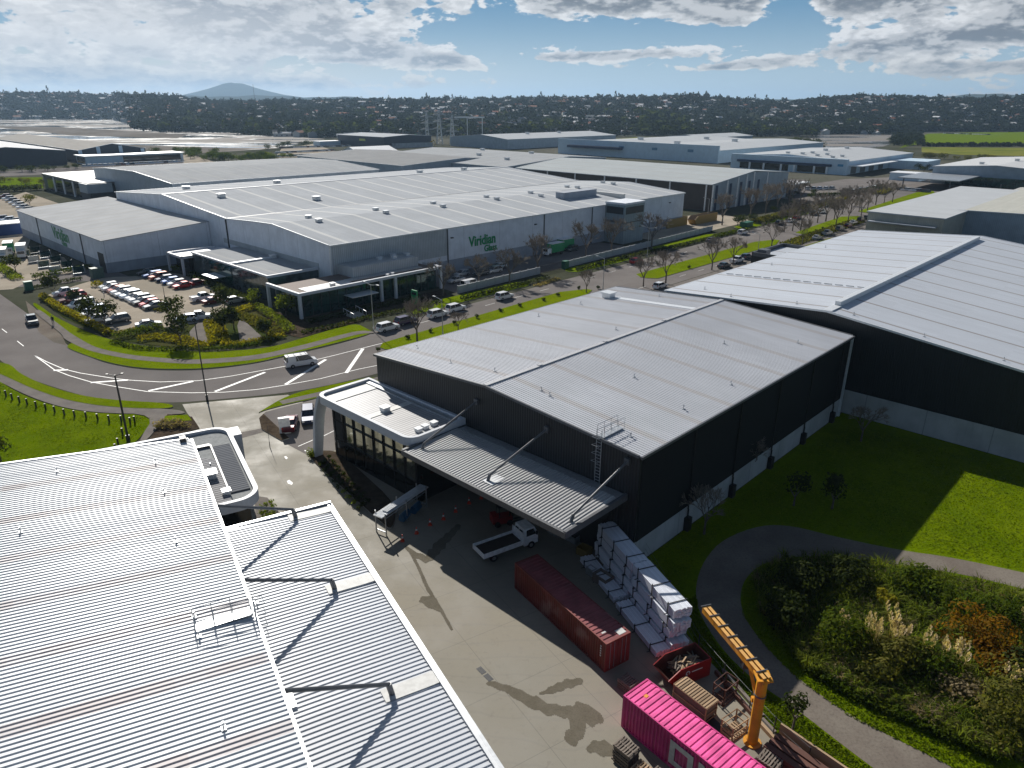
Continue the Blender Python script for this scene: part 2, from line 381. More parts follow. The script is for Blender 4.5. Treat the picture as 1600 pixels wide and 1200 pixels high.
# --- main road: bends round the corner office, then runs straight along the grid
near = [(22, 320), (22, 150), (22, 138), (23, 125), (26.4, 112), (29.5, 106), (34.4, 100.2), (39, 97.2), (47, 92.5), (53, 90.5), (62, 89.2), (100, 89), (180, 89.5), (260, 90), (340, 92), (520, 100)]
far = [(33.5, 320), (33.5, 200), (33, 150), (32.2, 137), (33.5, 125), (36.8, 116.8), (42.9, 110.4), (50.7, 107), (65.7, 106.4), (74, 107), (76, 109.5), (97, 110), (160, 111), (200, 112.5), (258, 114.6), (314, 118.5), (520, 134)]
sheet('road', soft(stp(near+far[::-1]), 3), .02, M['asphalt'])
sheet('side_road', stp([(34, 196), (60, 187), (60, 205), (34, 214)]), .024, M['asphalt'])
sheet('cross_road', stp([(300, 60), (318, 60), (345, 110), (352, 160), (430, 175), (428, 185), (340, 172), (326, 120), (300, 95)]), .024, M['asphalt'])
# verges, each a kerbed slab
def verge(pts, top=M['grass'], h=.13, name='grass_verge'): return raised(name, pts, .0, h, [M['kerb'], top])
verge(gs((50, 476), (55, 473), (85, 495), (125, 515), (165, 530), (230, 543), (320, 552), (420, 545), (470, 530), (555, 505), (575, 515), (585, 521), (525, 537), (450, 555), (400, 568), (312, 578), (225, 577), (175, 569), (140, 558), (108, 546), (104, 541), (118, 534)))
sheet('footpath', gs((52, 487), (62, 484), (112, 523), (150, 545), (210, 557), (300, 564), (400, 557), (470, 541), (560, 517), (585, 519), (584, 522), (562, 522), (472, 548), (400, 564), (300, 571), (205, 563), (140, 550), (100, 531), (98, 524)), .145, M['path'])
sheet('parking_bay', gp((40, 470), (48, 500), (62, 520), (84, 535), (104, 540), (98, 526), (62, 488), (50, 478)), .03, M['pathdirt'])
verge(gs((-20, 566), (0, 567), (18, 571), (28, 582), (50, 594), (82, 607), (130, 620), (187, 627), (268, 631), (272, 640), (180, 638), (110, 628), (55, 610), (20, 594), (0, 585), (-20, 578)))
sheet('park_lawn', gs((-60, 560), (-20, 575), (0, 598), (40, 620), (90, 637), (150, 647), (244, 649), (215, 692), (120, 760), (-300, 760)), .09, M['lawn'])
sheet('footpath', gs((-20, 578), (0, 584), (20, 593), (55, 609), (110, 627), (180, 637), (272, 640), (292, 645), (283, 648), (262, 648), (228, 692), (215, 692), (244, 648), (150, 646), (90, 636), (40, 618), (0, 597), (-20, 588)), .10, M['path'])
sheet('garden_bed', gp((262, 648), (300, 652), (312, 670), (240, 690), (232, 690)), .11, M['soil'])
sheet('grass_patch', gp((258, 651), (293, 649), (300, 658), (256, 660)), .125, M['grass'])
# median strips and far verges on the straight
def stv(s0, s1, t0, t1, k0=0, k1=0, **kw):
    n = 8; a = [(s0+(s1-s0)*i/n, t0+k0*i/n) for i in range(n+1)]; b = [(s0+(s1-s0)*i/n, t1+k1*i/n) for i in range(n+1)]
    a[0] = (s0+1.2, (t0+t1)/2-.8); b[0] = (s0+1.2, (t0+t1)/2+.8); a[-1] = (s1-1.2, (t0+k0+t1+k1)/2-.8); b[-1] = (s1-1.2, (t0+k0+t1+k1)/2+.8)
    a.insert(1, (s0+3, t0)); b.insert(1, (s0+3, t1)); return verge(stp(a+b[::-1]), **kw)
stv(69, 131, 96.2, 101.2, 0, 2.2); stv(148, 226, 95.0, 101.5, 0, .5); stv(240, 300, 93, 100.5, 1, 4)
stv(310, 420, 96, 105, 6, 6)
stv(97, 126, 112.2, 117.2); stv(140, 168, 113.2, 118.2); stv(182, 222, 114.4, 119.5, .4, .6); stv(236, 300, 115.5, 121, 1.2, 3)
sheet('grass_strip', stp([(88, 112), (98, 112), (98, 118.5), (90, 118.5)]), .05, M['grass'])
sheet('lot_asphalt', stp([(106, 119.5), (181, 119.5), (181, 136.5), (108, 136.5)]), .03, M['asphalt'])
sheet('lot_asphalt', stp([(196, 122), (258, 123.5), (268, 147), (230, 147), (230, 138), (196, 137)]), .03, M['paving'])
sheet('grass_verge', stp([(62, 76), (62, 88.6), (250, 89.4), (300, 90), (300, 84), (246, 80), (100, 76)]), .05, M['path'])
stv(205, 245, 82, 88.0, top=M['meadow'])
# painted markings on the bend
def stripe(pts, w, name='road_marking', z=.028):
    b = MB(); n = len(pts)
    for i in range(n-1):
        a = Vector(pts[i]); c = Vector(pts[i+1]); d = (c-a); d.z = 0
        if d.length < 1e-4: continue
        q = Vector((-d.y, d.x, 0)).normalized()*(w/2)
        b.face([(a-q)[:2]+(z,), (c-q)[:2]+(z,), (c+q)[:2]+(z,), (a+q)[:2]+(z,)])
    o = b.obj(name, M['line']); return tag(o, kind='structure')
stripe(gp((53, 555), (70, 567), (85, 578), (108, 587), (142, 597), (180, 604), (230, 612), (300, 614), (350, 613), (400, 609), (445, 602), (500, 592), (560, 577), (590, 571)), .16)
stripe(gp((53, 555), (72, 565), (100, 577), (125, 583), (175, 591), (200, 594), (250, 597), (310, 595), (360, 588), (415, 578), (470, 568), (520, 556), (583, 540), (620, 531)), .16)
for a, c, w in (((84, 579), (106, 578), .55), ((142, 598), (200, 594), .5), ((232, 611), (302, 596), .5), ((336, 612), (414, 582), .5), ((446, 601), (509, 562), .55), ((541, 583), (567, 545), .6)):
    stripe(gp(a, c), w, z=.034)
for a, c in (((3, 514), (11, 520)), ((27, 533), (37, 541))): stripe(gp(a, c), .14)
for s in range(76, 300, 9): stripe([W(s, 106.3+(s-76)*.02), W(s+3, 106.3+(s-73)*.02)], .12)
for s in range(76, 300, 9): stripe([W(s, 92.6), W(s+3, 92.6)], .12)
for s in np.arange(22, 61, 1): pass
# --- office corner: paved car park with planting around it
sheet('car_park', gs((66, 463), (145, 438), (170, 433), (218, 432), (262, 425), (300, 432), (345, 452), (362, 470), (352, 484), (345, 498), (322, 502), (268, 512), (222, 512), (172, 521), (150, 508), (115, 492), (90, 480)), .04, M['paving'])
sheet('service_yard', gp((-40, 420), (40, 404), (55, 398), (100, 402), (120, 424), (50, 438), (20, 452), (-40, 456)), .04, M['paving'])
sheet('service_yard', gp((-60, 330), (40, 300), (92, 318), (60, 340), (40, 395), (-60, 400)), .035, M['paving'])
raised('mulch_bed', gp((316, 499), (328, 499), (328, 537), (300, 536), (296, 520)), .02, .20, [M['kerb'], M['path']])
raised('mulch_bed', gp((376, 497), (412, 530), (375, 535), (371, 510)), .02, .20, [M['kerb'], M['path']])
sheet('garden_bed', gp((66, 464), (90, 480), (115, 492), (150, 508), (172, 521), (222, 513), (268, 513), (322, 503), (345, 500), (352, 486), (400, 470), (430, 488), (470, 515), (420, 540), (330, 546), (240, 540), (175, 530), (100, 497), (62, 468)), .06, M['scrub'])
sheet('garden_bed', gp((395, 470), (420, 485), (470, 497), (690, 453), (700, 462), (560, 503), (470, 528), (430, 520)), .07, M['soil'])
# --- the near yard
sheet('yard', [G(285, 632), G(450, 617), W(47.9, 74), W(47.9, 30.6), G(1088, 1010), G(1115, 1040), G(1165, 1095), G(1215, 1150), G(1300, 1215), Vector((26, 26, 0)), Vector((8, 14, 0)), Vector((-30, 20, 0)), Vector((-55, 60, 0)), G(240, 690), G(312, 670), G(292, 645)], .03, M['concrete'])
verge(gs((400, 648), (452, 617), (510, 604), (590, 588), (598, 600), (560, 604), (500, 622), (450, 632), (412, 642)), name='grass_verge')
sheet('parking_bay', gp((406, 652), (415, 644), (500, 622), (560, 606), (575, 610), (535, 700), (490, 716), (440, 690), (408, 672)), .045, M['asphalt'])
sheet('footpath', gp((436, 628), (560, 600), (590, 590), (592, 594), (500, 620), (442, 633)), .14, M['path'])
raised('garden_bed', gs((478, 712), (492, 706), (530, 706), (560, 735), (620, 790), (614, 832), (596, 818), (540, 768)), .03, .18, [M['kerb'], M['soil']])
raised('garden_bed', gp((405, 655), (412, 648), (442, 676), (452, 686), (440, 690), (409, 672)), .03, .16, [M['kerb'], M['soil']])
stripe(gp((466, 698), (489, 688)), .12, z=.052); stripe(gp((476, 704), (490, 712)), .12, z=.052); stripe(gp((505, 682), (525, 672)), .12, z=.052)
sheet('kerb_channel', gp((375, 676), (418, 668), (424, 672), (374, 686)), .036, M['path'])
_pz = [.0335]
def patch(name, pts, r, seed, c=.075):
    """irregular stain spread along a line: fine cells whose distance to the line is under a ragged radius"""
    rnd = random.Random(seed); b = MB(); L = [G(*p) for p in pts]; _pz[0] += .0012; ph = [rnd.uniform(0, 6) for _ in range(6)]; m_ = max(r)*1.5
    x0, x1, y0, y1 = min(p.x for p in L)-m_, max(p.x for p in L)+m_, min(p.y for p in L)-m_, max(p.y for p in L)+m_
    for ix in range(int((x1-x0)/c)+1):
        for iy in range(int((y1-y0)/c)+1):
            x, y = x0+ix*c, y0+iy*c; ok = False
            for i in range(len(L)-1):
                a, d = L[i], L[i+1]; vx, vy = d.x-a.x, d.y-a.y; u = max(0, min(1, ((x-a.x)*vx+(y-a.y)*vy)/(vx*vx+vy*vy))); w = r[i]+(r[i+1]-r[i])*u
                w *= 1+.16*math.sin(x*3.1+ph[0])*math.sin(y*2.7+ph[1])+.14*math.sin(x*7.3+y*3+ph[2])
                if math.hypot(x-a.x-vx*u, y-a.y-vy*u) < w: ok = True; break
            if ok: b.face([(x-c/2, y-c/2, _pz[0]), (x+c/2, y-c/2, _pz[0]), (x+c/2, y+c/2, _pz[0]), (x-c/2, y+c/2, _pz[0])])
    o = b.obj(name, M['wet']); return tag(o, kind='structure')
patch('wet_patch', [(765, 1068), (800, 1080), (830, 1096), (860, 1110), (885, 1113), (905, 1112), (925, 1122), (931, 1130)], [.25, .4, .55, .5, .55, .8, .7, .1], 1)
patch('wet_patch', [(893, 1112), (900, 1125), (903, 1142), (893, 1156), (884, 1152)], [.4, .55, .6, .5, .1], 2)
patch('wet_patch', [(922, 1172), (930, 1168), (940, 1170), (952, 1174), (957, 1178)], [.1, .5, .62, .5, .1], 3)
patch('wet_patch', [(845, 1084), (860, 1080), (885, 1070), (905, 1064)], [.1, .3, .45, .3], 4)
patch('wet_patch', [(658, 940), (668, 938), (678, 946), (686, 955)], [.2, .55, .5, .1], 5)
patch('wet_patch', [(640, 860), (655, 890), (668, 920), (690, 955), (706, 984)], [.12, .14, .16, .14, .1], 6)
patch('wet_patch', [(634, 855), (650, 868), (668, 874), (690, 850), (716, 822)], [.15, .4, .5, .6, .3], 7)
for px, py in ((752, 1048), (763, 1059)):
    b = MB(); p = G(px, py); b.M = Matrix.Translation(p) @ Matrix.Rotation(R(-52), 4, 'Z'); b.box(-.38, .38, -.22, .22, .028, .042)
    for k in range(7): b.box(-.34+k*.1, -.29+k*.1, -.2, .2, .042, .05)
    tag(b.obj('drain_grate', M['darksteel']), 'dark steel drain grate, %s of the pair left of the maroon container' % ('upper' if py < 1055 else 'lower'), 'drain grate', 'yard drain grates')
tag(sheet('painted_arrow', gp((448, 752), (452, 750), (458, 755), (456, 758), (450, 756)), .037, M['line']), kind='structure')
sheet('painted_arrow', gp((444, 714), (447, 713), (450, 716), (447, 718)), .037, M['line'])
# --- lawn, gravel track and wetland at the right
sheet('lawn', [W(48.5, 30.4), W(98.6, 30.4), W(98.6, -60), W(60, -90), W(-5, -40), W(20, 5), G(1300, 1215), G(1215, 1150), G(1165, 1095), G(1115, 1040), G(1088, 1010)], .02, M['lawn'])
sheet('gravel_track', gs((1700, 918), (1600, 895), (1480, 870), (1410, 861), (1300, 838), (1240, 822), (1190, 820), (1130, 842), (1100, 875), (1086, 915), (1090, 955), (1125, 1012), (1175, 1062), (1240, 1105), (1300, 1152), (1370, 1205), (1420, 1240), (1560, 1240), (1490, 1200), (1420, 1165), (1330, 1120), (1245, 1060), (1195, 1010), (1160, 962), (1155, 922), (1175, 890), (1215, 872), (1300, 868), (1390, 882), (1500, 896), (1600, 921), (1700, 945)), .035, M['pathdirt'])
sheet('wetland_ground', gs((1185, 905), (1215, 885), (1300, 880), (1390, 892), (1500, 912), (1700, 970), (1700, 1240), (1600, 1190), (1500, 1150), (1410, 1110), (1330, 1075), (1262, 1035), (1215, 985), (1190, 945)), .03, M['scrub'])
# --- water, mudflats, fields beyond the estate
def watermat():
    m, t, p = newmat('estuary_water'); tc = t.new('ShaderNodeTexCoord'); o = tc.outputs['Object']; xyz = t.sep(o)
    v = t.comb(t.math('MULTIPLY', xyz[0], .004), t.math('MULTIPLY', xyz[1], .012), 0)
    n = t.noise(v, 1.2, 6, .65, dist=.6); k = t.ramp(n, .47, .55)
    t.put(p.inputs['Base Color'], t.mix(k, (.13, .135, .14), (.20, .18, .16))); t.put(p.inputs['Roughness'], t.mix(k, (.05, .05, .05), (.9, .9, .9)))
    p.inputs['Specular IOR Level'].default_value = .12; return m
M['water'] = watermat()
M['mud'] = groundmat('mudflat', [(.16, .145, .125), (.22, .20, .18)], .01, .1, .1, .6)
sheet('estuary', [Vector(p) for p in [(-1500, 560, 0), (-448, 655, 0), (-320, 624, 0), (-262, 640, 0), (-222, 712, 0), (-225, 905, 0), (-330, 1010, 0), (-434, 1140, 0), (-527, 1125, 0), (-600, 1250, 0), (-961, 1850, 0), (-3500, 1900, 0)]], .08, M['water'])
sheet('mudflat', [Vector(p) for p in [(-1500, 560, 0), (-448, 655, 0), (-320, 624, 0), (-262, 640, 0), (-240, 700, 0), (-330, 735, 0), (-480, 790, 0), (-1500, 800, 0)]], .12, M['mud'])
sheet('mudflat', [Vector(p) for p in [(-430, 1000, 0), (-400, 900, 0), (-560, 960, 0), (-900, 1300, 0), (-760, 1280, 0)]], .12, M['mud'])
sheet('creek', gp((1262, 236), (1300, 238), (1380, 229), (1400, 222), (1384, 218), (1392, 213), (1400, 210.5), (1280, 210.5), (1255, 215), (1250, 225)), .08, M['water'])
sheet('field', gp((1405, 232), (1430, 226), (1700, 222), (1700, 205), (1520, 207), (1450, 209), (1430, 216)), .10, M['lawn'])
sheet('field', gp((1440, 230), (1600, 231), (1700, 231), (1700, 247), (1600, 244), (1500, 242), (1440, 238)), .12, M['meadow'])
sheet('field', gp((-20, 278), (66, 277), (68, 294), (-20, 298)), .06, M['lawn'])
sheet('field', gp((900, 222), (1000, 214), (1010, 218), (940, 226)), .1, M['meadow'])
for pts, mt in (((490, 225, 545, 243, 430, 247, 440, 232), 'paving'), ((0, 268, 290, 252, 292, 262, 0, 276), 'asphalt'), ((1180, 300, 1320, 280, 1440, 275, 1560, 292, 1400, 312, 1300, 322), 'asphalt'), ((1235, 305, 1300, 296, 1330, 302, 1280, 322), 'path'), ((272, 246, 296, 240, 350, 258, 300, 262), 'paving')):
    sheet('lot_asphalt', gp(*zip(pts[::2], pts[1::2])), .045 if mt == 'asphalt' else .055, M[mt])
# --- hills around the estuary
def interp(tab, x): return float(np.interp(x, [a for a, b in tab], [b for a, b in tab]))
def ray(px, py):
    d = _fw*F_PX + _r*(px-800) - _u*(py-600); return math.atan2(d.x, d.y), d.z/math.hypot(d.x, d.y)
_PXT = [(ray(x, 165)[0], x) for x in range(-500, 2101, 20)]
def pxaz(px): return ray(px, 165)[0]
SKY1 = [(-400, 146), (0, 146), (100, 147), (200, 149), (280, 153), (340, 160), (460, 159), (560, 157), (640, 157), (720, 156), (800, 155), (900, 154), (1000, 153), (1080, 150), (1150, 156), (1220, 160), (1280, 157), (1340, 152), (1400, 153), (1500, 156), (1600, 154), (2000, 152)]
SHORE_Y = [(-400, 187), (0, 187), (170, 187), (200, 194), (245, 206), (350, 207), (430, 214), (500, 217), (600, 214), (700, 212), (900, 213), (1100, 209), (1270, 211), (1390, 211), (1440, 207), (2000, 206)]
def shore_r(px): v = G(px, interp(SHORE_Y, px)); return math.hypot(v.x, v.y)
SHORE = [(x, shore_r(x)) for x in range(-400, 2001, 10)]
def ridge_r(px): return max(2150.0, interp(SHORE, px)*1.35)
def sky_z(tab, px, r): return CAM_H+ray(px, interp(tab, px))[1]*r
def hill_z(px, r):
    r0 = interp(SHORE, px); r1 = ridge_r(px)
    top = sky_z(SKY1, px, r1) - 5
    k = min(1.0, max(0.0, (r-r0)/(r1-r0)))
    z = top*(k*k*(3-2*k))**.85
    z += 5*math.sin(px*.021+r*.004)*math.sin(px*.008-r*.006+1)*k*(1-k)*3
    if r > r1: z = top - (r-r1)*.02
    return z
def polar_mesh(name, px0, px1, dp, rs, zf, mat, x0=-1.0):
    vs = []; cols = []; pxs = list(np.arange(px0, px1+1, dp))
    for px in pxs:
        a = pxaz(px)
        for r in rs(px): vs.append((math.sin(a)*r, math.cos(a)*r, zf(px, r)))
    n = len(rs(px0)); fs = []
    for i in range(len(pxs)-1):
        for j in range(n-1): fs.append((i*n+j, (i+1)*n+j, (i+1)*n+j+1, i*n+j+1))
    b = MB(); b.raw(vs, fs); o = b.obj(name, mat, smooth=True); return tag(o, kind='structure')
M['hill'] = groundmat('hill_ground', [(.03, .038, .022), (.055, .06, .035), (.09, .085, .06)], .01, .12, .5)
M['hill_far'] = groundmat('far_hill_ground', [(.03, .045, .03), (.05, .06, .04)], .002, .02, 1)
polar_mesh('hills', -300, 1900, 12, lambda px: [interp(SHORE, px)+(ridge_r(px)-interp(SHORE, px))*k for k in (0, .05, .1, .2, .3, .4, .5, .6, .7, .8, .9, .95, 1)]+[ridge_r(px)+q for q in (150, 500, 900)], lambda px, r: hill_z(px, r)-.6 if r > interp(SHORE, px)+1 else -.5, M['hill'])
SKY2 = [(-400, 152), (200, 152), (260, 151), (330, 150), (450, 150), (500, 152), (560, 152), (610, 155), (700, 156), (800, 156), (1150, 156), (1250, 154), (1450, 152), (1490, 148), (1600, 147), (2000, 150)]
polar_mesh('far_hills', -300, 1900, 14, lambda px: [3400, 4200, 5000, 5600, 6200], lambda px, r: {3400: 4, 4200: 14}.get(r, (sky_z(SKY2, px, 5600)+4*math.sin(px*.05)+3*math.sin(px*.13))*(.45 if r == 5000 else 1 if r == 5600 else .8)), M['hill_far'])
VOL = [(180, 157), (255, 153), (285, 149), (312, 143), (333, 137.5), (347, 133), (356, 130), (366, 129), (374, 130.5), (382, 130), (392, 133.5), (405, 138), (422, 142.5), (445, 148), (480, 153), (560, 157)]
polar_mesh('volcano', 180, 560, 6, lambda px: [8200, 8600, 9000, 9500, 10200], lambda px, r: {8200: 0, 8600: .55, 9000: 1, 9500: .8, 10200: .2}[r]*sky_z(VOL, px, 9000), M['hill_far'])
# ================================================================ BUILDINGS
def prof_z(prof, y):
    return float(np.interp(y, [a for a, b in prof], [b for a, b in prof]))
def walls_mb(L, prof, z0=0.0, mi=0, x0=0.0):
    b = MB(); n = len(prof); y0 = prof[0][0]; y1 = prof[-1][0]
    for x, rev in ((x0, False), (L, True)):
        p = [(x, y0, z0)]+[(x, y, z) for y, z in prof]+[(x, y1, z0)]
        if x == x0: b.face(p, mi)
        else: b.face(p[::-1], mi)
    b.face([(x0, y0, z0), (L, y0, z0), (L, y0, prof[0][1]), (x0, y0, prof[0][1])], mi)
    b.face([(L, y1, z0), (x0, y1, z0), (x0, y1, prof[-1][1]), (L, y1, prof[-1][1])], mi)
    return b
def roof_mb(L, prof, over=.25, th=.14, pitch=None, rib=(.10, .05), x0=0.0):
    """roof skin over the profile; with `pitch` the ribs are real folds running up the slope"""
    b = MB(); pr = list(prof)
    (ya, za), (yb, zb) = pr[0], pr[1]; k = (zb-za)/(yb-ya); pr[0] = (ya-over, za-k*over)
    (ya, za), (yb, zb) = pr[-1], pr[-2]; k = (zb-za)/(yb-ya); pr[-1] = (ya+over, za+k*over)
    X0, X1 = x0-over, L+over
    xs = [(X0, 0), (X1, 0)]
    if pitch:
        xs = [(X0, 0)]; x = X0+.08; w, h = rib
        while x+w < X1-.05:
            xs += [(x, 0), (x+w*.22, h), (x+w*.78, h), (x+w, 0)]; x += pitch
        xs.append((X1, 0))
    for i in range(len(pr)-1):
        (y0, z0), (y1, z1) = pr[i], pr[i+1]
        for j in range(len(xs)-1):
            (a, ha), (c, hc) = xs[j], xs[j+1]
            b.face([(a, y0, z0+th+ha), (c, y0, z0+th+hc), (c, y1, z1+th+hc), (a, y1, z1+th+ha)])
        b.face([(X0, y1, z1), (X1, y1, z1), (X1, y0, z0), (X0, y0, z0)], 1)
        b.face([(X0, y0, z0), (X0, y0, z0+th), (X0, y1, z1+th), (X0, y1, z1)], 1); b.face([(X1, y1, z1), (X1, y1, z1+th), (X1, y0, z0+th), (X1, y0, z0)], 1)
    b.face([(X1, pr[0][0], pr[0][1]), (X1, pr[0][0], pr[0][1]+th), (X0, pr[0][0], pr[0][1]+th), (X0, pr[0][0], pr[0][1])][::-1], 1)
    b.face([(X0, pr[-1][0], pr[-1][1]), (X0, pr[-1][0], pr[-1][1]+th), (X1, pr[-1][0], pr[-1][1]+th), (X1, pr[-1][0], pr[-1][1])][::-1], 1)
    return b
def trim(parent, L, prof, mat, x0=0.0, w=.22, z=.2, over=.25):
    """barge boards along both gable edges and the ridges' cap"""
    for x in (x0-over-.03, L+over+.03):
        b = MB()
        for i in range(len(prof)-1): b.beam((x, prof[i][0], prof[i][1]+z*.5), (x, prof[i+1][0], prof[i+1][1]+z*.5), w, .26)
        b.obj('barge_board', mat, parent)
    for yy, sgn in ((prof[0][0]-over-.08, 0), (prof[-1][0]+over+.08, -1)):
        b = MB(); zz = prof[sgn][1]; b.box(x0-over, L+over, yy-.09, yy+.09, zz-.12, zz+.14); b.obj('gutter', mat, parent)
def vent_mb(x, y, z, r=.35, h=.7):
    b = MB(); b.tube((x, y, z-.1), (x, y, z+h*.55), r*.62, n=8); b.tube((x, y, z+h*.5), (x, y, z+h), r, r*.8, n=10); b.tube((x, y, z+h), (x, y, z+h*1.15), r*.8, r*.3, n=10); return b
def boxvent_mb(x, y, z, s=.6):
    b = MB(); b.box(x-s, x+s, y-s, y+s, z-.1, z+s*.9); b.box(x-s*1.25, x+s*1.25, y-s*1.25, y+s*1.25, z+s, z+s*1.2); b.box(x-s*.8, x+s*.8, y-s*.8, y+s*.8, z+s*.85, z+s*1.02); return b
def anchor_mb(x, y, z):
    b = MB(); b.box(x-.16, x+.16, y-.12, y+.12, z, z+.05); b.tube((x, y, z), (x, y, z+.34), .04, n=5); b.box(x-.07, x+.07, y-.05, y+.05, z+.3, z+.42); return b
def text_obj(s, size, mat, parent, loc, rot, ext=.04, name='lettering', bold=0.0, sx=1.0):
    c = bpy.data.curves.new(name, 'FONT'); c.body = s; c.size = size; c.extrude = ext; c.offset = bold; c.resolution_u = 3
    o = bpy.data.objects.new('tmp', c); COL.objects.link(o)
    dg = bpy.context.evaluated_depsgraph_get(); me = bpy.data.meshes.new_from_object(o.evaluated_get(dg))
    bpy.data.objects.remove(o); me.materials.clear(); me.materials.append(mat)
    q = bpy.data.objects.new(name, me); COL.objects.link(q); q.parent = parent; q.location = loc; q.rotation_euler = rot; q.scale = (sx, 1, 1)
    return q
def shed(name, label, org, az, L, prof, wm, rm, tm, pitch=None, z0=0.0, vents=(), group=None, cat='building', over=.25, x0=0):
    t = thing(name, label, cat, (org.x, org.y, 0), az, group)
    walls_mb(L, prof, z0, x0=x0).obj('wall', wm, t)
    roof_mb(L, prof, over, pitch=pitch, x0=x0).obj('roof', [rm, tm], t)
    trim(t, L, prof, tm, x0=x0, over=over)
    for v in vents:
        z = prof_z(prof, v[1])+.14; (boxvent_mb(v[0], v[1], z, v[2]) if len(v) > 2 else vent_mb(v[0], v[1], z)).obj('roof_vent', M['zinc'], t)
    return t
def boxpart(parent, name, mat, x0, x1, y0, y1, z0, z1, label=None):
    b = MB(); b.box(x0, x1, y0, y1, z0, z1); return b.obj(name, mat, parent, label)
M['blackwall'] = wallmat('black_cladding', (.022, .0225, .024), .32, .05, .5, .55)
M['blackflat'] = wallmat('black_panels', (.003, .0032, .0036), None, rough=.9, joints=8.2)
M['roof_black'] = roofmat('weathered_roof', (.545, .56, .595), .75, .0, .1, 0, period=6.1, off=3.2, bw=.9, bcol=(.38, .31, .25), bmix=.30, dirt=.08, sheets=60, sv=.12, sw=1.08)
M['roof_canopy'] = roofmat('canopy_roof', (.48, .48, .48), .45, .15, .3, 1, dirt=.1)
# ---------------------------------------------------------------- black warehouse in the middle
bw = thing('warehouse', 'black clad warehouse with grey ribbed roof and canopy, in the middle of the photo', 'warehouse', W(48, 30.5), AZ)
PB = [(0, 11.5), (19.2, 12.75), (38.4, 11.5)]; LB = 48.9
walls_mb(LB, PB, 2.7).obj('wall', M['blackwall'], bw)
# the side wall is flat black panels above a pale precast base
b = MB(); b.box(.3, LB-.2, -.06, -.004, 2.7, 11.2); b.obj('side_panels', M['blackflat'], bw)
b = MB(); b.box(0, LB, 0, 38.4, 0, 2.7); b.obj('base_wall', M['concwall'], bw)
b = MB(); b.box(-.06, -.004, .2, 38.2, 0, 2.72); b.obj('dado', M['black'], bw)
roof_mb(LB, PB, .2, pitch=.36, rib=(.12, .045)).obj('roof', [M['roof_black'], M['greysteel']], bw)
trim(bw, LB, PB, M['greysteel'], over=.2)
b = MB(); b.beam((-.2, 19.2, 12.97), (LB+.2, 19.2, 12.97), .55, .12); 
for x in (8, 20, 33): b.box(x, x+.5, 19.0, 19.4, 13.02, 13.1)
b.obj('ridge_cap', simple('ridge_grey', (.40, .41, .43), .6), bw)
boxvent_mb(41.5, 34.5, 11.9, .75).obj('roof_vent', M['whitemetal'], bw)
b = MB(); b.face([(41.3, 33.4, 11.5+.0653*(38.4-33.4)+.2), (42.5, 33.4, 12.03), (42.5, 19.6, 12.93), (41.3, 19.6, 12.93)]); b.obj('flashing', M['whitemetal'], bw)
for s, t_ in ((52.8, 67), (51.1, 58.8), (51.9, 52.4), (51.5, 45.2), (51.2, 43.8), (73.9, 52.2), (59.2, 33.1), (68.7, 33), (94.4, 58.9), (73.8, 65.6), (50.2, 33.1), (83.3, 65.6), (62, 41), (80, 40), (88, 34)):
    anchor_mb(s-48, t_-30.5, prof_z(PB, t_-30.5)+.16).obj('roof_anchor', M['galv'], bw)
# downpipes with rain heads along the side
for x in (9.2, 18.4, 27.7, 36.9, 46.2):
    b = MB(); b.tube((x, -.16, 2.4), (x, -.16, 11.3), .09, n=6); b.tube((x, -.2, 0), (x, -.2, 2.4), .1, n=6); b.box(x-.35, x+.35, -.55, -.03, .05, 1.5); b.obj('downpipe', M['black'], bw)
b = MB(); b.beam((LB+.12, -.12, 0), (LB+.12, -.12, 11.5), .28, .28); b.obj('corner_flashing', M['whitemetal'], bw)
# canopy on three steel props
CY0, CY1, CX, CZ = 1.3, 22.3, -8.7, 7.25
cp = MB()
y = CY0+.3
xs = [(CY0, 0)]
while y < CY1-.2:
    xs += [(y, 0), (y+.03, .08), (y+.10, .08), (y+.13, 0)]; y += .36
xs.append((CY1, 0))
for j in range(len(xs)-1):
    (a, ha), (c, hc) = xs[j], xs[j+1]
    cp.face([(CX+.2, c, CZ+hc), (CX+.2, a, CZ+ha), (-1.35, a, CZ+.25+ha), (-1.35, c, CZ+.25+hc)][::-1])
cp.face([(CX+.2, CY1, CZ-.2), (-.1, CY1, CZ-.2), (-.1, CY0, CZ-.2), (CX+.2, CY0, CZ-.2)], 1)
cp.face([(-1.35, CY0, CZ+.15), (-.1, CY0, CZ+.1), (-.1, CY1, CZ+.1), (-1.35, CY1, CZ+.15)], 1)
can = cp.obj('canopy', [M['roof_canopy'], M['zinc']], bw)
b = MB(); b.box(CX-.08, CX+.22, CY0-.3, CY1+.3, CZ-.45, CZ+.12); b.box(CX, -.05, CY0-.32, CY0-.02, CZ-.45, CZ+.2); b.box(CX, -.05, CY1+.02, CY1+.32, CZ-.45, CZ+.2); b.obj('canopy_fascia', M['greysteel'], can)
b = MB()
for y in (6, 11, 16): b.beam((CX+.2, y, CZ-.35), (-.1, y, CZ-.3), .2, .3)
b.obj('canopy_beam', M['darksteel'], can)
for y0, y1 in ((CY0+.5, 1.2), (11.8, 10.7), (CY1-1.0, 20.6)):
    b = MB(); b.tube((-.15, y1, 10.7), (-6.8, y0, 7.9), .11, n=8); b.tube((-6.8, y0, 7.9), (-7.1, y0, 7.3), .16, n=8); b.box(-.3, .02, y1-.25, y1+.25, 10.4, 11.0); b.obj('canopy_strut', M['greysteel'], bw)
b = MB(); b.box(-7.4, -5.6, 10.9, 12.2, CZ+.10, CZ+.14); b.obj('flashing', M['whitemetal'], bw)
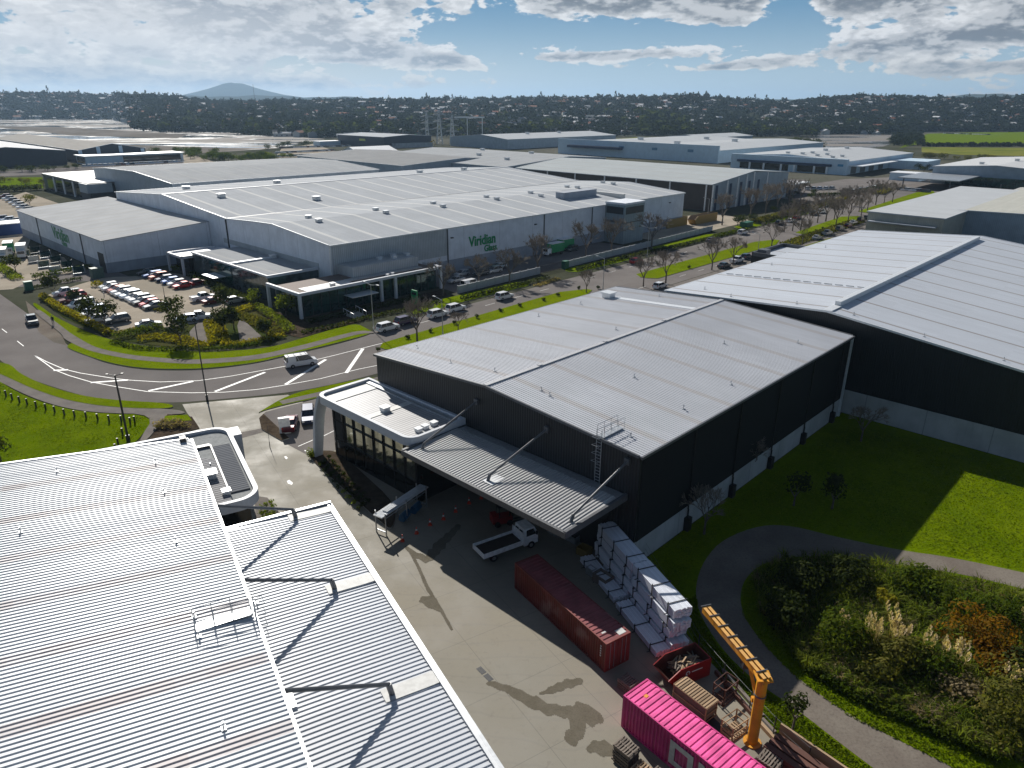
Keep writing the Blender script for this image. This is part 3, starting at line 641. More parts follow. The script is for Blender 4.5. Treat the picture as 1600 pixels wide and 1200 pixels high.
# cage ladder and landing
def ladder(parent, M4, zb, zt, plat=2.6):
    b = MB(); b.M = M4
    for y in (-.28, .28): b.tube((-.3, y, zb), (-.3, y, zt+1.1), .035, n=5)
    z = zb+.3
    while z < zt+1: b.tube((-.3, -.28, z), (-.3, .28, z), .025, n=4); z += .32
    z = zb+2.4
    while z < zt+1:
        b.tube((-.3, -.28, z), (-.85, -.4, z), .02, n=4); b.tube((-.3, .28, z), (-.85, .4, z), .02, n=4); b.tube((-.85, -.4, z), (-.85, .4, z), .02, n=4); z += .8
    o = b.obj('ladder', M['galv'], parent)
    b = MB(); b.M = M4
    b.box(-.1, plat, -.4, .4, zt+.25, zt+.31)
    for y in (-.4, .4):
        for zz in (.85, 1.35): b.tube((-.1, y, zt+zz), (plat, y, zt+zz), .025, n=4)
        for x in np.linspace(-.1, plat, 4): b.tube((x, y, zt+.2), (x, y, zt+1.35), .025, n=4)
    b.obj('landing', M['galv'], parent)
ladder(bw, Matrix.Translation((0, 4.3, 0)), 7.4, 11.75, 3.0)
# openings under the canopy
b = MB()
for y0, y1 in ((3, 8.5), (11, 16.5)): b.box(-.10, -.065, y0, y1, .05, 5.2)
b.obj('roller_door', M['darksteel'], bw)
# ---------------------------------------------------------------- its glazed office with the white looped frame
M['glass_off'] = glassmat('office_glass', (.42, .43, .36), .06, 1.5); M['glass_off'].node_tree.nodes['Principled BSDF'].inputs['Metallic'].default_value = .85; M['glass_dark'] = glassmat('dark_glass', (.015, .017, .017), .06, 1.4)
M['fascia'] = simple('white_fascia', (.56, .58, .62), .5, 0, .04, spec=.3)
def rrect(x0, x1, y0, y1, r, corners, n=8):
    """outline, anticlockwise; corners = set of rounded ones out of 'a'(x0,y0) 'b'(x1,y0) 'c'(x1,y1) 'd'(x0,y1)"""
    P = []
    for key, cx, cy, a0, sx, sy in (('a', x0, y0, 180, 1, 1), ('b', x1, y0, 270, -1, 1), ('c', x1, y1, 0, -1, -1), ('d', x0, y1, 90, 1, -1)):
        if key in corners:
            for i in range(n+1):
                a = R(a0+90*i/n); P.append((cx+sx*r+math.cos(a)*r, cy+sy*r+math.sin(a)*r))
        else: P.append((cx, cy))
    return P
def loop_frame(parent, outline, inner, z0, z1, mat):
    b = MB(); n = len(outline)
    for i in range(n):
        j = (i+1) % n; a, c, d, e = outline[i], outline[j], inner[j], inner[i]
        b.face([(*a, z0), (*c, z0), (*c, z1), (*a, z1)]); b.face([(*a, z1), (*c, z1), (*d, z1), (*e, z1)])
        b.face([(*e, z1), (*d, z1), (*d, z0), (*e, z0)]); b.face([(*e, z0), (*d, z0), (*c, z0), (*a, z0)])
    return b.obj('roof_frame', mat, parent)
of = thing('office', 'glazed two storey office with white rounded roof frame, left front of the black warehouse', 'office', W(48, 53), AZ)
# local: x along EB (0 at the warehouse face, office towards -x), y along EA
ol = rrect(-7.7, 0, 0, 17.8, 1.4, 'ad'); il = rrect(-7.3, -.35, .35, 17.3, 1.05, 'ad')
loop_frame(of, ol, il, 7.2, 8.15, M['fascia'])
M['roof_office'] = roofmat('office_roof', (.46, .46, .47), .45, .15, .3, 1, .42, .55)
b = MB(); b.prism(il, 7.25, 7.75); b.obj('roof', M['roof_office'], of)
b = MB(); b.box(-7.2, -.9, 14.8, 17.1, 7.75, 7.82); b.box(-7.0, -1.0, 8.0, 8.9, 7.76, 7.80); b.obj('flashing', M['offwhite'], of)
b = MB(); b.box(-1.0, -.3, 1.0, 17, 7.75, 7.95); b.obj('gutter', M['zinc'], of)
for x, y, s in ((-4.4, 8.6, .42), (-5.2, 1.7, .3), (-4.2, 1.8, .3), (-3.0, 1.8, .3)): boxvent_mb(x, y, 7.8, s).obj('roof_unit', M['whitemetal'], of)
b = MB(); b.box(-6.2, 1.2, .8, 16.6, .05, 7.2); b.obj('glass_wall', M['glass_off'], of)
b = MB(); b.box(-6.35, -6.2, .9, 14.6, .05, 2.3); b.box(-6.3, .5, .65, .8, .05, 7.1); b.box(-6.32, -6.2, 14.6, 16.65, .05, 7.15); b.obj('lower_glazing', M['glass_dark'], of)
b = MB()
for y in np.arange(1.0, 16.6, 1.9): b.box(-6.40, -6.2, y, y+.05, .05, 7.15)
for z in (2.35, 4.9): b.box(-6.4, -6.2, .9, 16.6, z, z+.05)
b.obj('mullions', M['black'], of)
# the leg: the loop turns down at the far corner
b = MB()
lg = [(-7.7, 17.3), (-7.75, 17.3)]
for i in range(9):
    k = i/8; z1 = 7.9-k*7.9; z2 = 7.9-(i+1)/8*7.9 if i < 8 else 0
    if i == 8: break
    f = lambda q: (17.4+.9*math.sin(min(1, q*2.2)*math.pi/2)-.25*q, -7.7-.9*q)
    y1, xa = f(k); y2, xb = f((i+1)/8)
    w1 = 1.5-.45*k; w2 = 1.5-.45*(i+1)/8
    vs = [(xa, y1-.45, z1), (xa+w1, y1-.45, z1), (xa+w1, y1, z1), (xa, y1, z1), (xb, y2-.45, z2), (xb+w2, y2-.45, z2), (xb+w2, y2, z2), (xb, y2, z2)]
    b.raw(vs, [(0, 1, 5, 4), (1, 2, 6, 5), (2, 3, 7, 6), (3, 0, 4, 7)])
b.obj('frame_leg', M['fascia'], of)
# ---------------------------------------------------------------- warehouse at the bottom left
AL = R(120); K = G(295, 690, 11.5)
lw = thing('warehouse', 'pale ribbed metal roofed warehouse with canopy filling the bottom left of the photo', 'warehouse', (K.x, K.y, 0), AL)
PL = [(0, 11.5), (26, 13.4), (52, 11.5)]
M['roof_left'] = roofmat('bright_roof', (.60, .625, .655), .46, .05, .25, 0, period=5.35, off=-5.05, bw=.95, bcol=(.42, .33, .31), bmix=.55, patch=1.5, dirt=.06, sheets=60, sv=.10, sw=.99)
M['roof_left_canopy'] = roofmat('bright_canopy_roof', (.58, .605, .645), .46, .05, .2, 0, dirt=.06, sheets=60, sv=.10, sw=1.08)
walls_mb(-.2, PL, 0, x0=-80).obj('wall', M['blackwall'], lw)
roof_mb(0, PL, .2, pitch=.33, rib=(.13, .055), x0=-80).obj('roof', [M['roof_left'], M['offwhite']], lw)
trim(lw, 0, PL, M['whitemetal'], x0=-80, over=.2)
LCZ = 7.3
cp = MB(); x = -52+.3; xs = [(-52, 0)]
while x < -10.4:
    xs += [(x, 0), (x+.03, .055), (x+.10, .055), (x+.13, 0)]; x += .36
xs.append((-10, 0))
for j in range(len(xs)-1):
    (a, ha), (c, hc) = xs[j], xs[j+1]
    cp.face([(a, -9.4, LCZ+ha), (c, -9.4, LCZ+hc), (c, -.1, LCZ+.3+hc), (a, -.1, LCZ+.3+ha)])
cp.face([(-52, -9.4, LCZ-.2), (-52, -.1, LCZ-.2), (-10, -.1, LCZ-.2), (-10, -9.4, LCZ-.2)], 1)
canl = cp.obj('canopy', [M['roof_left_canopy'], M['darksteel']], lw)
b = MB(); b.box(-52.2, -9.9, -9.75, -9.38, LCZ-.45, LCZ+.14); b.box(-10.0, -9.7, -9.7, -.1, LCZ-.45, LCZ+.3); b.obj('canopy_fascia', M['zinc'], canl)
b = MB(); b.box(-52.2, -9.9, -9.5, -9.3, LCZ+.14, LCZ+.2); b.obj('gutter', M['whitemetal'], canl)
for xb, xt in ((-10.6, -12.3), (-21.6, -22.9), (-33.0, -33.7), (-44.2, -44.8)):
    b = MB(); b.tube((xt, .1, 11.35), (xb, -6.35, 8.15), .13, n=8); b.tube((xb, -6.3, 8.2), (xb-.1, -6.45, 7.4), .18, n=8); b.obj('canopy_strut', M['greysteel'], lw)
    b = MB(); b.box(xb-.6, xb+.5, -9.3, -5.9, LCZ+.09, LCZ+.13)
    b.raw([(xb-.6, -9.3, LCZ+.1), (xb+.5, -9.3, LCZ+.1), (xb+.5, -5.9, LCZ+.21), (xb-.6, -5.9, LCZ+.21)], [(0, 1, 2, 3)]); b.obj('flashing', M['offwhite'], lw)
Ml = Matrix.Translation((-27.2, 0, 0)) @ Matrix.Rotation(R(90), 4, 'Z')
ladder(lw, Ml, 7.6, 11.6, 3.0)
for x, y in ((-2.8, 10), (-3.9, 3), (-9.6, 2.9), (-17.3, 2.9), (-20.8, -1.2), (-26.2, 2.9), (-28.1, 2.9), (-35.5, 2.8), (-12, 12), (-23, 13)):
    anchor_mb(x, y, (prof_z(PL, y)+.18) if y >= 0 else LCZ+.3).obj('roof_anchor', M['galv'], lw)
b = MB(); b.box(-31.5, -30.3, -1.3, -.5, LCZ+.32, LCZ+.42); b.obj('roof_hatch', M['zinc'], lw)
for x in (-.1,):
    b = MB(); b.box(-.5, .25, .2, .7, 11.7, 12.1); b.obj('rain_head', M['darksteel'], lw)
lo = thing('office', 'low office with white rounded roof frame, behind the bottom left warehouse roof', 'office', (K.x, K.y, 0), AL)
ol = rrect(-6.8, 10.2, -4.6, 22, 2.0, 'ab'); il = rrect(-6.4, 9.8, -4.2, 21.6, 1.6, 'ab')
loop_frame(lo, ol, il, 7.1, 8.1, M['fascia'])
b = MB(); b.prism(il, 7.2, 7.78); b.obj('roof', simple('membrane_roof', (.30, .31, .31), 1, spec=0), lo)
M['roof_lo'] = roofmat('office_roof_ribs', (.42, .42, .43), 1, 0, 0, 0, .38, .8)
b = MB(); b.box(-4.6, 5.8, -4.0, -2.3, 7.78, 7.9); b.obj('roof_panel', roofmat('office_roof_dark', (.20, .21, .23), 1, 0, 0, 0, .38, .8), lo)
b = MB(); b.box(-6.0, 2.8, -2.2, 1.5, 7.78, 7.93); b.prism([(2.8, -2.2), (5.6, 1.0), (2.8, 1.5)], 7.78, 7.89); b.obj('roof_panel', M['roof_lo'], lo)
b = MB(); b.box(6.0, 6.5, -2.2, 8, 7.78, 8.02); b.box(-4.7, 6.2, -2.32, -2.18, 7.78, 8.05); b.obj('upstand', M['greysteel'], lo)
b = MB(); b.box(6.6, 7.6, 1.2, 20, 7.79, 7.84)
for y in np.arange(1.2, 20, .9): b.box(6.6, 9.6, y, y+.12, 7.78, 7.92)
b.obj('brise_soleil', M['whitemetal'], lo)
boxvent_mb(-.9, -1.2, 7.95, .5).obj('roof_unit', M['whitemetal'], lo); boxvent_mb(-4.6, -2.0, 7.95, .3).obj('roof_unit', M['whitemetal'], lo); anchor_mb(1.8, -1.6, 7.7).obj('roof_anchor', M['galv'], lo)
b = MB(); b.box(-6.0, 9.0, -3.6, 20, .04, 7.1); b.obj('glass_wall', M['glass_dark'], lo)
b = MB(); b.box(8.2, 10.4, -5.6, -4.5, .04, 7.6); b.obj('frame_leg', M['fascia'], lo)
boxpart(lo, 'door', simple('red_door', (.25, .03, .02), .5), -6.06, -6.0, -2.6, -1.7, .05, 2.2)
# ---------------------------------------------------------------- warehouse at the right
PR = [(-26, 8.9), (4.5, 11.3), (25.5-.5, 13.75), (51, 12.1)]
PR = [(a, z) for a, z in [(0, 8.6), (45, 13.75), (70.5, 12.1)]]
M['roof_right'] = roofmat('pale_roof', (.51, .54, .59), .52, .1, .3, 0, period=7.2, off=2.0, bw=.5, bcol=(.20, .165, .14), bmix=.75, dirt=.05)
M['wall_right'] = wallmat('charcoal_cladding', (.010, .013, .016), .28, .03, .5, .35)
rw = shed('warehouse', 'charcoal warehouse with large pale blue grey roof at the right edge', W(98.75, -10.2), AZ, 84.8, PR, M['wall_right'], M['roof_right'], M['whitemetal'], z0=3.4, cat='warehouse')
b = MB(); b.box(-.02, 84.8, .0, 70.5, 0, 3.4); b.obj('base_wall', M['concwall'], rw)
b = MB()
for k, (x0, x1) in enumerate(((3.5, 80),)):
    b.box(x0, x1, 44.6, 45.4, 13.85, 14.55)
b.obj('ridge_monitor', M['whitemetal'], rw)
b = MB(); b.box(-.2, 3.5, 44.4, 45.6, 13.86, 13.98); b.obj('ridge_cap', M['whitemetal'], rw)
b = MB(); b.box(72.8, 74.0, 4, 44.3, 13.0, 13.02)
b2 = MB()
for i in range(14):
    y = 46+i*1.7; z = prof_z(PR, y)+.3; b2.beam((17.2+i*.02, y, z), (17.2, y+1.2, prof_z(PR, y+1.2)+.3), .12, .12)
b2.obj('cable_tray', M['galv'], rw)
for x, y in ((1.6, 50), (1.2, 60), (1.5, 42), (1.4, 33), (1.5, 24), (4, 66), (30, 67), (55, 67), (1.6, 14)): anchor_mb(x, y, prof_z(PR, y)+.15).obj('roof_anchor', M['galv'], rw)
# low office behind parapets on its street side
ro = thing('office', 'low dark parapeted office beyond the pale warehouse roof at the right', 'office', W(165, 70.9), AZ)
boxpart(ro, 'wall', M['wall_right'], 0, 17, -10.2, 7.2, 0, 6.2)
boxpart(ro, 'roof', M['roof_right'], .4, 16.6, -9.9, 6.8, 6.2, 6.3)
b = MB(); b.box(0, .35, -10, 7.2, 6.2, 7.1); b.box(16.65, 17, -10, 7.2, 6.2, 7.1); b.box(0, 17, 6.85, 7.2, 6.2, 7.12); b.obj('parapet', M['greysteel'], ro)
boxpart(ro, 'roof_unit', M['greysteel'], 1.2, 3.6, 4.2, 6.4, 6.3, 7.7)
# ---------------------------------------------------------------- big glass works across the street
M['wall_grey'] = wallmat('grey_tilt_panel', (.68, .71, .77), None, rough=.75, joints=13.0, dirt=.08)
M['wall_grey_low'] = wallmat('grey_base', (.30, .33, .38), None, rough=.8)
M['wall_grey_ribs'] = wallmat('grey_cladding', (.44, .47, .49), .5, .03, .5, .35)
M['roof_vir'] = roofmat('glassworks_roof', (.43, .45, .475), .85, .0, .03, 0, period=9.0, off=4.0, bw=1.1, bcol=(.62, .62, .60), bmix=.75, dirt=.07)
M['roof_grey'] = roofmat('grey_roof', (.36, .375, .39), .85, .0, .03, 0, period=9.0, off=3.0, bw=.9, bcol=(.42, .42, .41), bmix=.55, dirt=.08)
M['green'] = simple('sign_green', (.01, .26, .09), .5)
M['green_faded'] = simple('sign_green_faded', (.10, .30, .16), .6)
M['teal_glass'] = glassmat('teal_glass', (.012, .055, .05), .06, 2.0)
PV = [(0, 11.2), (23.7, 13.1), (32.2, 12.75), (47.6, 11.9), (69.4, 13.4), (87.3, 14.7), (127, 12.2)]
vr = shed('glassworks', 'very large grey factory with green lettering on its street wall', W(84.8, 136.4), AZ, 144.7, PV, M['wall_grey'], M['roof_vir'], M['whitemetal'], cat='factory')
boxpart(vr, 'base_wall', M['wall_grey_low'], .2, 144.5, -.12, -.01, 0, 3.2)
boxpart(vr, 'cladding', M['wall_grey_ribs'], .3, 33.5, -.09, -.01, 4.5, 11.0)
for y in (87.3,): 
    b = MB(); b.beam((0, y, 14.92), (144.7, y, 14.92), .6, .1); b.obj('ridge_cap', M['whitemetal'], vr)
b = MB(); b.box(.05, 144.6, 47.2, 48.0, 11.95, 12.1); b.obj('valley_gutter', M['greysteel'], vr)
for s, t_ in ((482, 340), (498, 345), (587, 328), (603, 332), (677, 318), (692, 322), (760, 308), (776, 311), (829, 302), (845, 305), (886, 292), (902, 294), (942, 285), (958, 288)):
    v = G(s, t_, 13.2); a, c = ST(v); z = prof_z(PV, c-136.4)+.12; boxvent_mb(a-84.8, c-136.4, z, .62).obj('roof_vent', M['zinc'], vr)
for s, t_ in ((291, 294), (346, 308), (433, 287), (494, 306), (656, 271), (725, 268)):
    v = G(s, t_, 14); a, c = ST(v); boxvent_mb(a-84.8, c-136.4, prof_z(PV, c-136.4)+.12, .9).obj('roof_vent', M['zinc'], vr)
b = MB(); b.box(92.5, 109, 11.5, 15, 12, 14.3); b.obj('plant_screen', M['wall_grey_low'], vr)
boxpart(vr, 'roof_patch', M['offwhite'], 112, 113.2, 3, 21, 11.6, 13.1)
# lettering, running along the wall
text_obj('Viridian', 3.6, M['green'], vr, (41.0, -.14, 5.7), (R(90), 0, 0), .05, bold=.09, sx=.87)
text_obj('Glass', 2.35, M['green'], vr, (46.4, -.14, 3.75), (R(90), 0, 0), .05, bold=.06, sx=.93)
for x in (33.6, 70, 92): boxpart(vr, 'downpipe', M['greysteel'], x, x+.25, -.28, -.02, 0, 11.2)
for x in (34.8, 66, 135): boxpart(vr, 'wall_light', M['darksteel'], x, x+.7, -.5, -.02, 8.6, 8.85)
b = MB(); b.box(-.3, -.02, 48.2, 48.5, 3.0, 11.7); b.obj('downpipe', M['darksteel'], vr)
b = MB(); b.box(-.26, .02, -.26, .02, 0, 11.3); b.obj('downpipe', M['whitemetal'], vr)
# stair tower on the street side
vt = thing('stair_tower', 'square grey louvred tower standing against the far end of the glassworks street wall', 'tower', W(183.5, 129), AZ)
boxpart(vt, 'wall', wallmat('tower_panels', (.26, .32, .35), 1.2, .02, .6, .12), 0, 10.5, 0, 7.3, 0, 11.7)
boxpart(vt, 'parapet', M['wall_grey'], -.12, 10.62, -.12, 7.4, 11.7, 12.3)
b = MB(); b.box(-.06, -.003, .5, 6.8, 8.9, 11.0); b.box(.6, 10.0, -.06, -.003, 8.9, 11.0); b.obj('louvre', M['darksteel'], vt)
b = MB(); b.box(-.05, -.003, .2, 7.1, 6.2, 6.9); b.box(.3, 10.3, -.05, -.003, 6.2, 6.5); b.obj('reveal', M['greysteel'], vt)
# side hall at the left
PH = [(0, 8.0), (27.3, 10.0)]
vh = thing('side_hall', 'lower grey hall with sloping roof beside the office car park', 'hall', W(57.6, 195.4), AZ)
b = MB(); LH, WH = 27.1, 76.0
b.face([(0, 0, 2.6), (LH, 0, 2.6), (LH, 0, 9.9), (0, 0, 8)]); b.face([(0, WH, 2.6), (0, 0, 2.6), (0, 0, 8), (0, WH, 8)]); b.face([(LH, WH, 2.6), (0, WH, 2.6), (0, WH, 8), (LH, WH, 9.9)])
b.obj('wall', M['wall_grey'], vh)
boxpart(vh, 'base_wall', M['wall_grey_low'], .06, LH, .06, WH-.06, 0, 2.62)
b = MB(); b.raw([(-.3, -.3, 8.0), (LH, -.3, 9.95), (LH, WH+.3, 9.95), (-.3, WH+.3, 8.0), (-.3, -.3, 8.18), (LH, -.3, 10.13), (LH, WH+.3, 10.13), (-.3, WH+.3, 8.18)], [(0, 3, 2, 1), (0, 1, 5, 4), (1, 2, 6, 5), (2, 3, 7, 6), (3, 0, 4, 7), (4, 5, 6, 7)])
b.obj('roof', roofmat('side_hall_roof', (.44, .45, .46), .85, .0, .03, 1, period=6.0, off=1.0, bw=.8, bcol=(.38, .36, .33), bmix=.5, dirt=.1), vh)
q = text_obj('Viridian', 4.6, M['green_faded'], vh, (-.08, 41, 4.1), (R(90), 0, R(-90)), .03, bold=.08)
q = text_obj('Glass', 2.0, M['green_faded'], vh, (-.08, 34, 2.75), (R(90), 0, R(-90)), .03, bold=.06)
boxpart(vh, 'doorway', M['darksteel'], -.05, .03, .8, 5.0, .0, 4.8)
for y in (16, 55): boxpart(vh, 'downpipe', M['greysteel'], -.25, -.02, y, y+.25, 0, 8)
# street office: deep white frame over dark green glass
vo = thing('office', 'green glass street office with white frame and four white columns', 'office', W(69.8, 124.9), AZ)
fr = M['fascia']
b = MB(); b.box(0, 37, 0, .55, 4.65, 5.25); b.box(0, .55, .55, 13, 4.65, 5.25); b.box(36.45, 37, .55, 6.5, 4.65, 5.25); b.obj('roof_frame', fr, vo)
for x, y in ((0, 0), (0, 12.4), (19.6, -.02), (23.4, -.02), (36.4, 0)): 
    b = MB(); b.box(x, x+.55, y, y+.55, 0, 4.65); b.obj('column', fr, vo)
b = MB(); b.box(1.2, 36, 1.2, 11.4, .02, 4.6); b.obj('glass_wall', M['teal_glass'], vo)
b = MB()
for x in np.arange(1.5, 36, 2.0): b.box(x, x+.08, 1.1, 1.2, .1, 4.6)
for y in np.arange(1.5, 11.3, 2.0): b.box(1.1, 1.2, y, y+.08, .1, 4.6)
b.obj('mullions', M['darksteel'], vo)
b = MB(); b.box(.55, 36.45, .55, 11.45, 4.6, 4.75); b.obj('roof', simple('office_flat_roof', (.16, .12, .10), .8), vo)
b = MB(); b.box(3, 14, 2.2, 5.4, 4.76, 4.86); b.obj('roof_panel', M['offwhite'], vo); b = MB(); b.box(14, 34, 3.6, 5.5, 4.76, 4.9); b.obj('roof_panel', M['zinc'], vo)
boxvent_mb(9.5, 2.8, 4.9, .45).obj('roof_unit', M['zinc'], vo); boxvent_mb(24.5, 2.5, 4.9, .35).obj('roof_unit', M['whitemetal'], vo); boxvent_mb(23, 2.2, 4.9, .3).obj('roof_unit', M['whitemetal'], vo)
b = MB(); b.box(16.5, 34.5, 5.6, 11.4, 4.8, 7.0); b.obj('plant_room', M['wall_grey_ribs'], vo)
b = MB(); b.box(16.7, 34.3, 6.0, 11.0, 7.0, 7.06); b.obj('plant_roof', M['zinc'], vo)
for x, y in ((26, 9), (29, 7.4), (30.4, 9.6), (33.2, 8)): boxvent_mb(x, y, 7.05, .5).obj('roof_unit', M['whitemetal'], vo)
b = MB(); b.box(11, 17.5, -2.0, 1.2, 2.7, 2.85); b.obj('entry_canopy', M['whitemetal'], vo)
# side office facing the car park
vs_ = thing('office', 'two storey glass office with light grey roof facing the car park', 'office', W(72.2, 141.5), AZ)
b = MB(); b.box(.2, 12.5, .3, 37.5, .02, 5.4); b.obj('glass_wall', glassmat('pale_glass', (.09, .115, .12), .08, 1.6), vs_)
boxpart(vs_, 'entrance_glass', M['teal_glass'], .05, .18, 17, 28, .2, 5.2)
b = MB(); b.box(-.02, 12.6, 0, .5, 5.2, 5.75); b.box(-.02, .4, .5, 37.7, 5.35, 5.75); b.obj('parapet', fr, vs_)
b = MB(); b.box(.4, 12.5, .5, 37.6, 5.3, 5.42); b.obj('roof', M['roof_grey'], vs_)
b = MB(); b.box(.4, 11, 17.5, 18.4, 5.42, 5.8); b.obj('duct', M['whitemetal'], vs_); boxvent_mb(11.2, 17.9, 5.5, .6).obj('roof_unit', M['whitemetal'], vs_)
b = MB(); b.box(-2.5, 10, 37.7, 38.2, 4.2, 4.8); b.box(-2.5, 10, 46.2, 46.7, 4.2, 4.8); b.box(-2.5, -2, 37.7, 46.7, 4.2, 4.8); b.box(-2.5, 12, 38.2, 46.2, 4.2, 4.35); b.obj('roof_frame', fr, vs_)
for y in (37.7, 46.2): boxpart(vs_, 'column', fr, -2.5, -2, y, y+.5, 0, 4.2)
b = MB(); b.box(-.5, 12, 38.2, 46.2, .02, 4.2); b.obj('lobby_glass', M['glass_dark'], vs_)
b = MB(); b.box(-3, .1, 20, 26, 2.3, 2.42); b.obj('entry_canopy', M['whitemetal'], vs_)
b = MB(); b.box(12.5, 13.2, 0, 46, 5.4, 6.6); b.obj('parapet_screen', M['wall_grey_ribs'], vs_)
# steps down to the street
st_ = thing('stairs', 'concrete steps with white handrails in front of the green glass office', 'stairs', W(77.5, 121.6), AZ)
b = MB()
for i in range(6): b.box(0, 3, -3.6+i*.6, -3.0+i*.6+.02, .02, .12+i*.08)
b.obj('steps', M['kerb'], st_)
for x in (0, 3):
    b = MB(); b.tube((x, -3.6, 1.0), (x, 0, 1.5), .05, n=5)
    for i in range(4): b.tube((x, -3.6+i*1.2, .1), (x, -3.6+i*1.2, 1.0+i*.17), .04, n=5)
    b.obj('handrail', M['whitemetal'], st_)
sg = thing('sign', 'tall green name sign beside the street in front of the glass office', 'sign', W(91.7, 116.6), AZ)
b = MB(); b.box(0, .3, -.9, .9, 0, 3.6); b.obj('panel', M['green'], sg); b = MB(); b.box(-.02, .32, -.7, .7, 2.6, 3.2); b.obj('plate', M['teal_glass'], sg)
# boundary wall and gate along the street
def lowwall(s0, s1, t0, t1, label):
    w = thing('boundary_wall', label, 'wall', W(s0, t0), math.atan2(*reversed((W(s1, t1)-W(s0, t0))[:2])))
    L = (W(s1, t1)-W(s0, t0)).length
    b = MB(); b.box(0, L, -.1, .1, 0, 1.7); b.obj('panel', simple('pale_wall', (.42, .44, .46), .7, 0, .08), w)
    for x in np.arange(0, L, 3.0):
        q = MB(); q.box(x-.14, x+.14, -.16, .16, 0, 1.85); q.obj('pier', M['concwall'], w)
lowwall(106, 134.5, 118.8, 119.4, 'pale precast street wall, nearer length left of the black gate')
lowwall(145, 226, 119.4, 122.4, 'pale precast street wall, longer length right of the black gate')
gt = thing('gate', 'black railing gate across the glassworks drive', 'gate', W(134.8, 119.5), AZ)
b = MB()
for x in np.arange(0, 10, .25): b.tube((x, 0, 0), (x, 0, 1.9), .03, n=4)
b.box(0, 10, -.03, .03, 1.8, 1.86); b.box(0, 10, -.03, .03, .2, .26); b.obj('railings', M['black'], gt)
def cabinet(loc, label, w=1.6, h=2.0, d=1.2, mat=None):
    c = thing('green_cabinet', label, 'cabinet', loc, AZ)
    b = MB(); b.box(-w/2, w/2, -d/2, d/2, 0, h); b.obj('body', mat or M['green_cab'], c); b = MB(); b.box(-w/2-.05, w/2+.05, -d/2-.05, d/2+.05, h, h+.1); b.obj('lid', mat or M['green_cab'], c)
    b = MB(); b.box(-w/2+.1, -.03, -d/2-.03, -d/2, .15, h-.15); b.box(.03, w/2-.1, -d/2-.03, -d/2, .15, h-.15); b.obj('door', mat or M['green_cab'], c)
M['green_cab'] = simple('cabinet_green', (.015, .12, .075), .5)
cabinet(W(143.5, 118.6), 'green cabinet at the end of the pale street wall by the gate'); cabinet(G(183//4+1, 453), 'bright green cabinet beside the side road at the left', 1.6, 1.9, 1.2)
cabinet(G(153, 434), 'grey green cabinet at the corner of the side hall', 2.6, 2.4, 2.0, simple('cabinet_grey', (.07, .12, .10), .6)); cabinet(G(1166, 354), 'teal bin shelter beside the far drive', 5, 1.6, 2.5)
# ---------------------------------------------------------------- warehouses further back
def far_shed(name, label, s0, s1, t0, t1, ridge, prof, wm, rm, tm=None, cat='warehouse', vents=(), z0=0):
    """ridge='s' or 't' = direction of the ridge; prof = heights from the near/low side on"""
    if ridge == 's': org = W(s0, t0); az = AZ; L = s1-s0; wd = t1-t0
    else: org = W(s1, t0); az = AZ+math.pi/2; L = t1-t0; wd = s1-s0; prof = [(1-a, z) for a, z in prof][::-1]
    return shed(name, label, org, az, L, [(a*wd, z) for a, z in prof], wm, rm, tm or M['whitemetal'], vents=vents, cat=cat, over=.3, z0=z0)
M['roof_white'] = roofmat('white_roof', (.46, .48, .50), .85, .0, .03, 0, period=14, off=2, bw=.6, bcol=(.45, .47, .5), bmix=.5, dirt=.05)
M['roof_brown'] = roofmat('pale_green_grey_roof', (.42, .45, .46), .85, .0, .03, 1, period=9.3, off=6, bw=.8, bcol=(.36, .35, .33), bmix=.6, dirt=.05)
M['wall_brown'] = wallmat('brown_cladding', (.055, .042, .036), .4, .03, .6, .2); M['wall_bluegrey'] = wallmat('blue_grey_cladding', (.32, .38, .44), .5, .03, .5, .2)
M['wall_navy'] = wallmat('navy_cladding', (.022, .028, .042), .5, .03, .5, .2); M['wall_white'] = wallmat('white_panels', (.50, .62, .72), None, rough=.6, dirt=.05)
M['wall_cream'] = wallmat('cream_cladding', (.42, .40, .34), .5, .02, .6, .12); M['navy'] = simple('navy_paint', (.012, .03, .08), .5)
br = far_shed('warehouse', 'brown sided warehouse with white columns beyond the glassworks', 268.8, 339, 147.6, 256, 't', [(0, 10.5), (.5, 13.8), (1, 11.3)], M['wall_brown'], M['roof_brown'])
# its local frame: x along the ridge from the street, y from far side to near side (70.2 wide)
boxpart(br, 'street_cladding', M['wall_bluegrey'], -.12, -.01, .3, 69.6, 0, 10.4)
for k in range(7):
    y = 70.25-.0; x = 2+k*17.0; boxpart(br, 'column', M['white'], x, x+.5, 70.2, 70.6, 0, 10.4)
for k, y in enumerate((69.5, 58, 49, 41.5, 35, 22)):
    z = prof_z([(0, 11.3), (35.1, 13.8), (70.2, 10.5)], y)-.3; boxpart(br, 'column', M['white'], -.5, -.12, y-.4, y+.3, 0, z)
for y in (66.5, 55, 46, 38.5, 30): boxpart(br, 'recess', M['navy'], -.2, -.12, y-1.2, y+.8, 0, 10)
bo = thing('office', 'small white roofed office at the street corner of the brown warehouse', 'office', W(340, 150), AZ)
b = MB(); b.box(0, 26, -2, 15, 4.8, 5.2); b.obj('roof', M['white'], bo); b = MB(); b.box(.4, 22, 0, 14, 0, 4.8); b.obj('wall', M['wall_navy'], bo); b = MB(); b.box(10, 15, -1.2, -.02, 0, 4.8); b.obj('pier', M['concwall'], bo)
b = MB(); b.box(10.6, 14.4, -1.26, -1.2, 3.2, 4.0); b.obj('sign_panel', M['black'], bo)
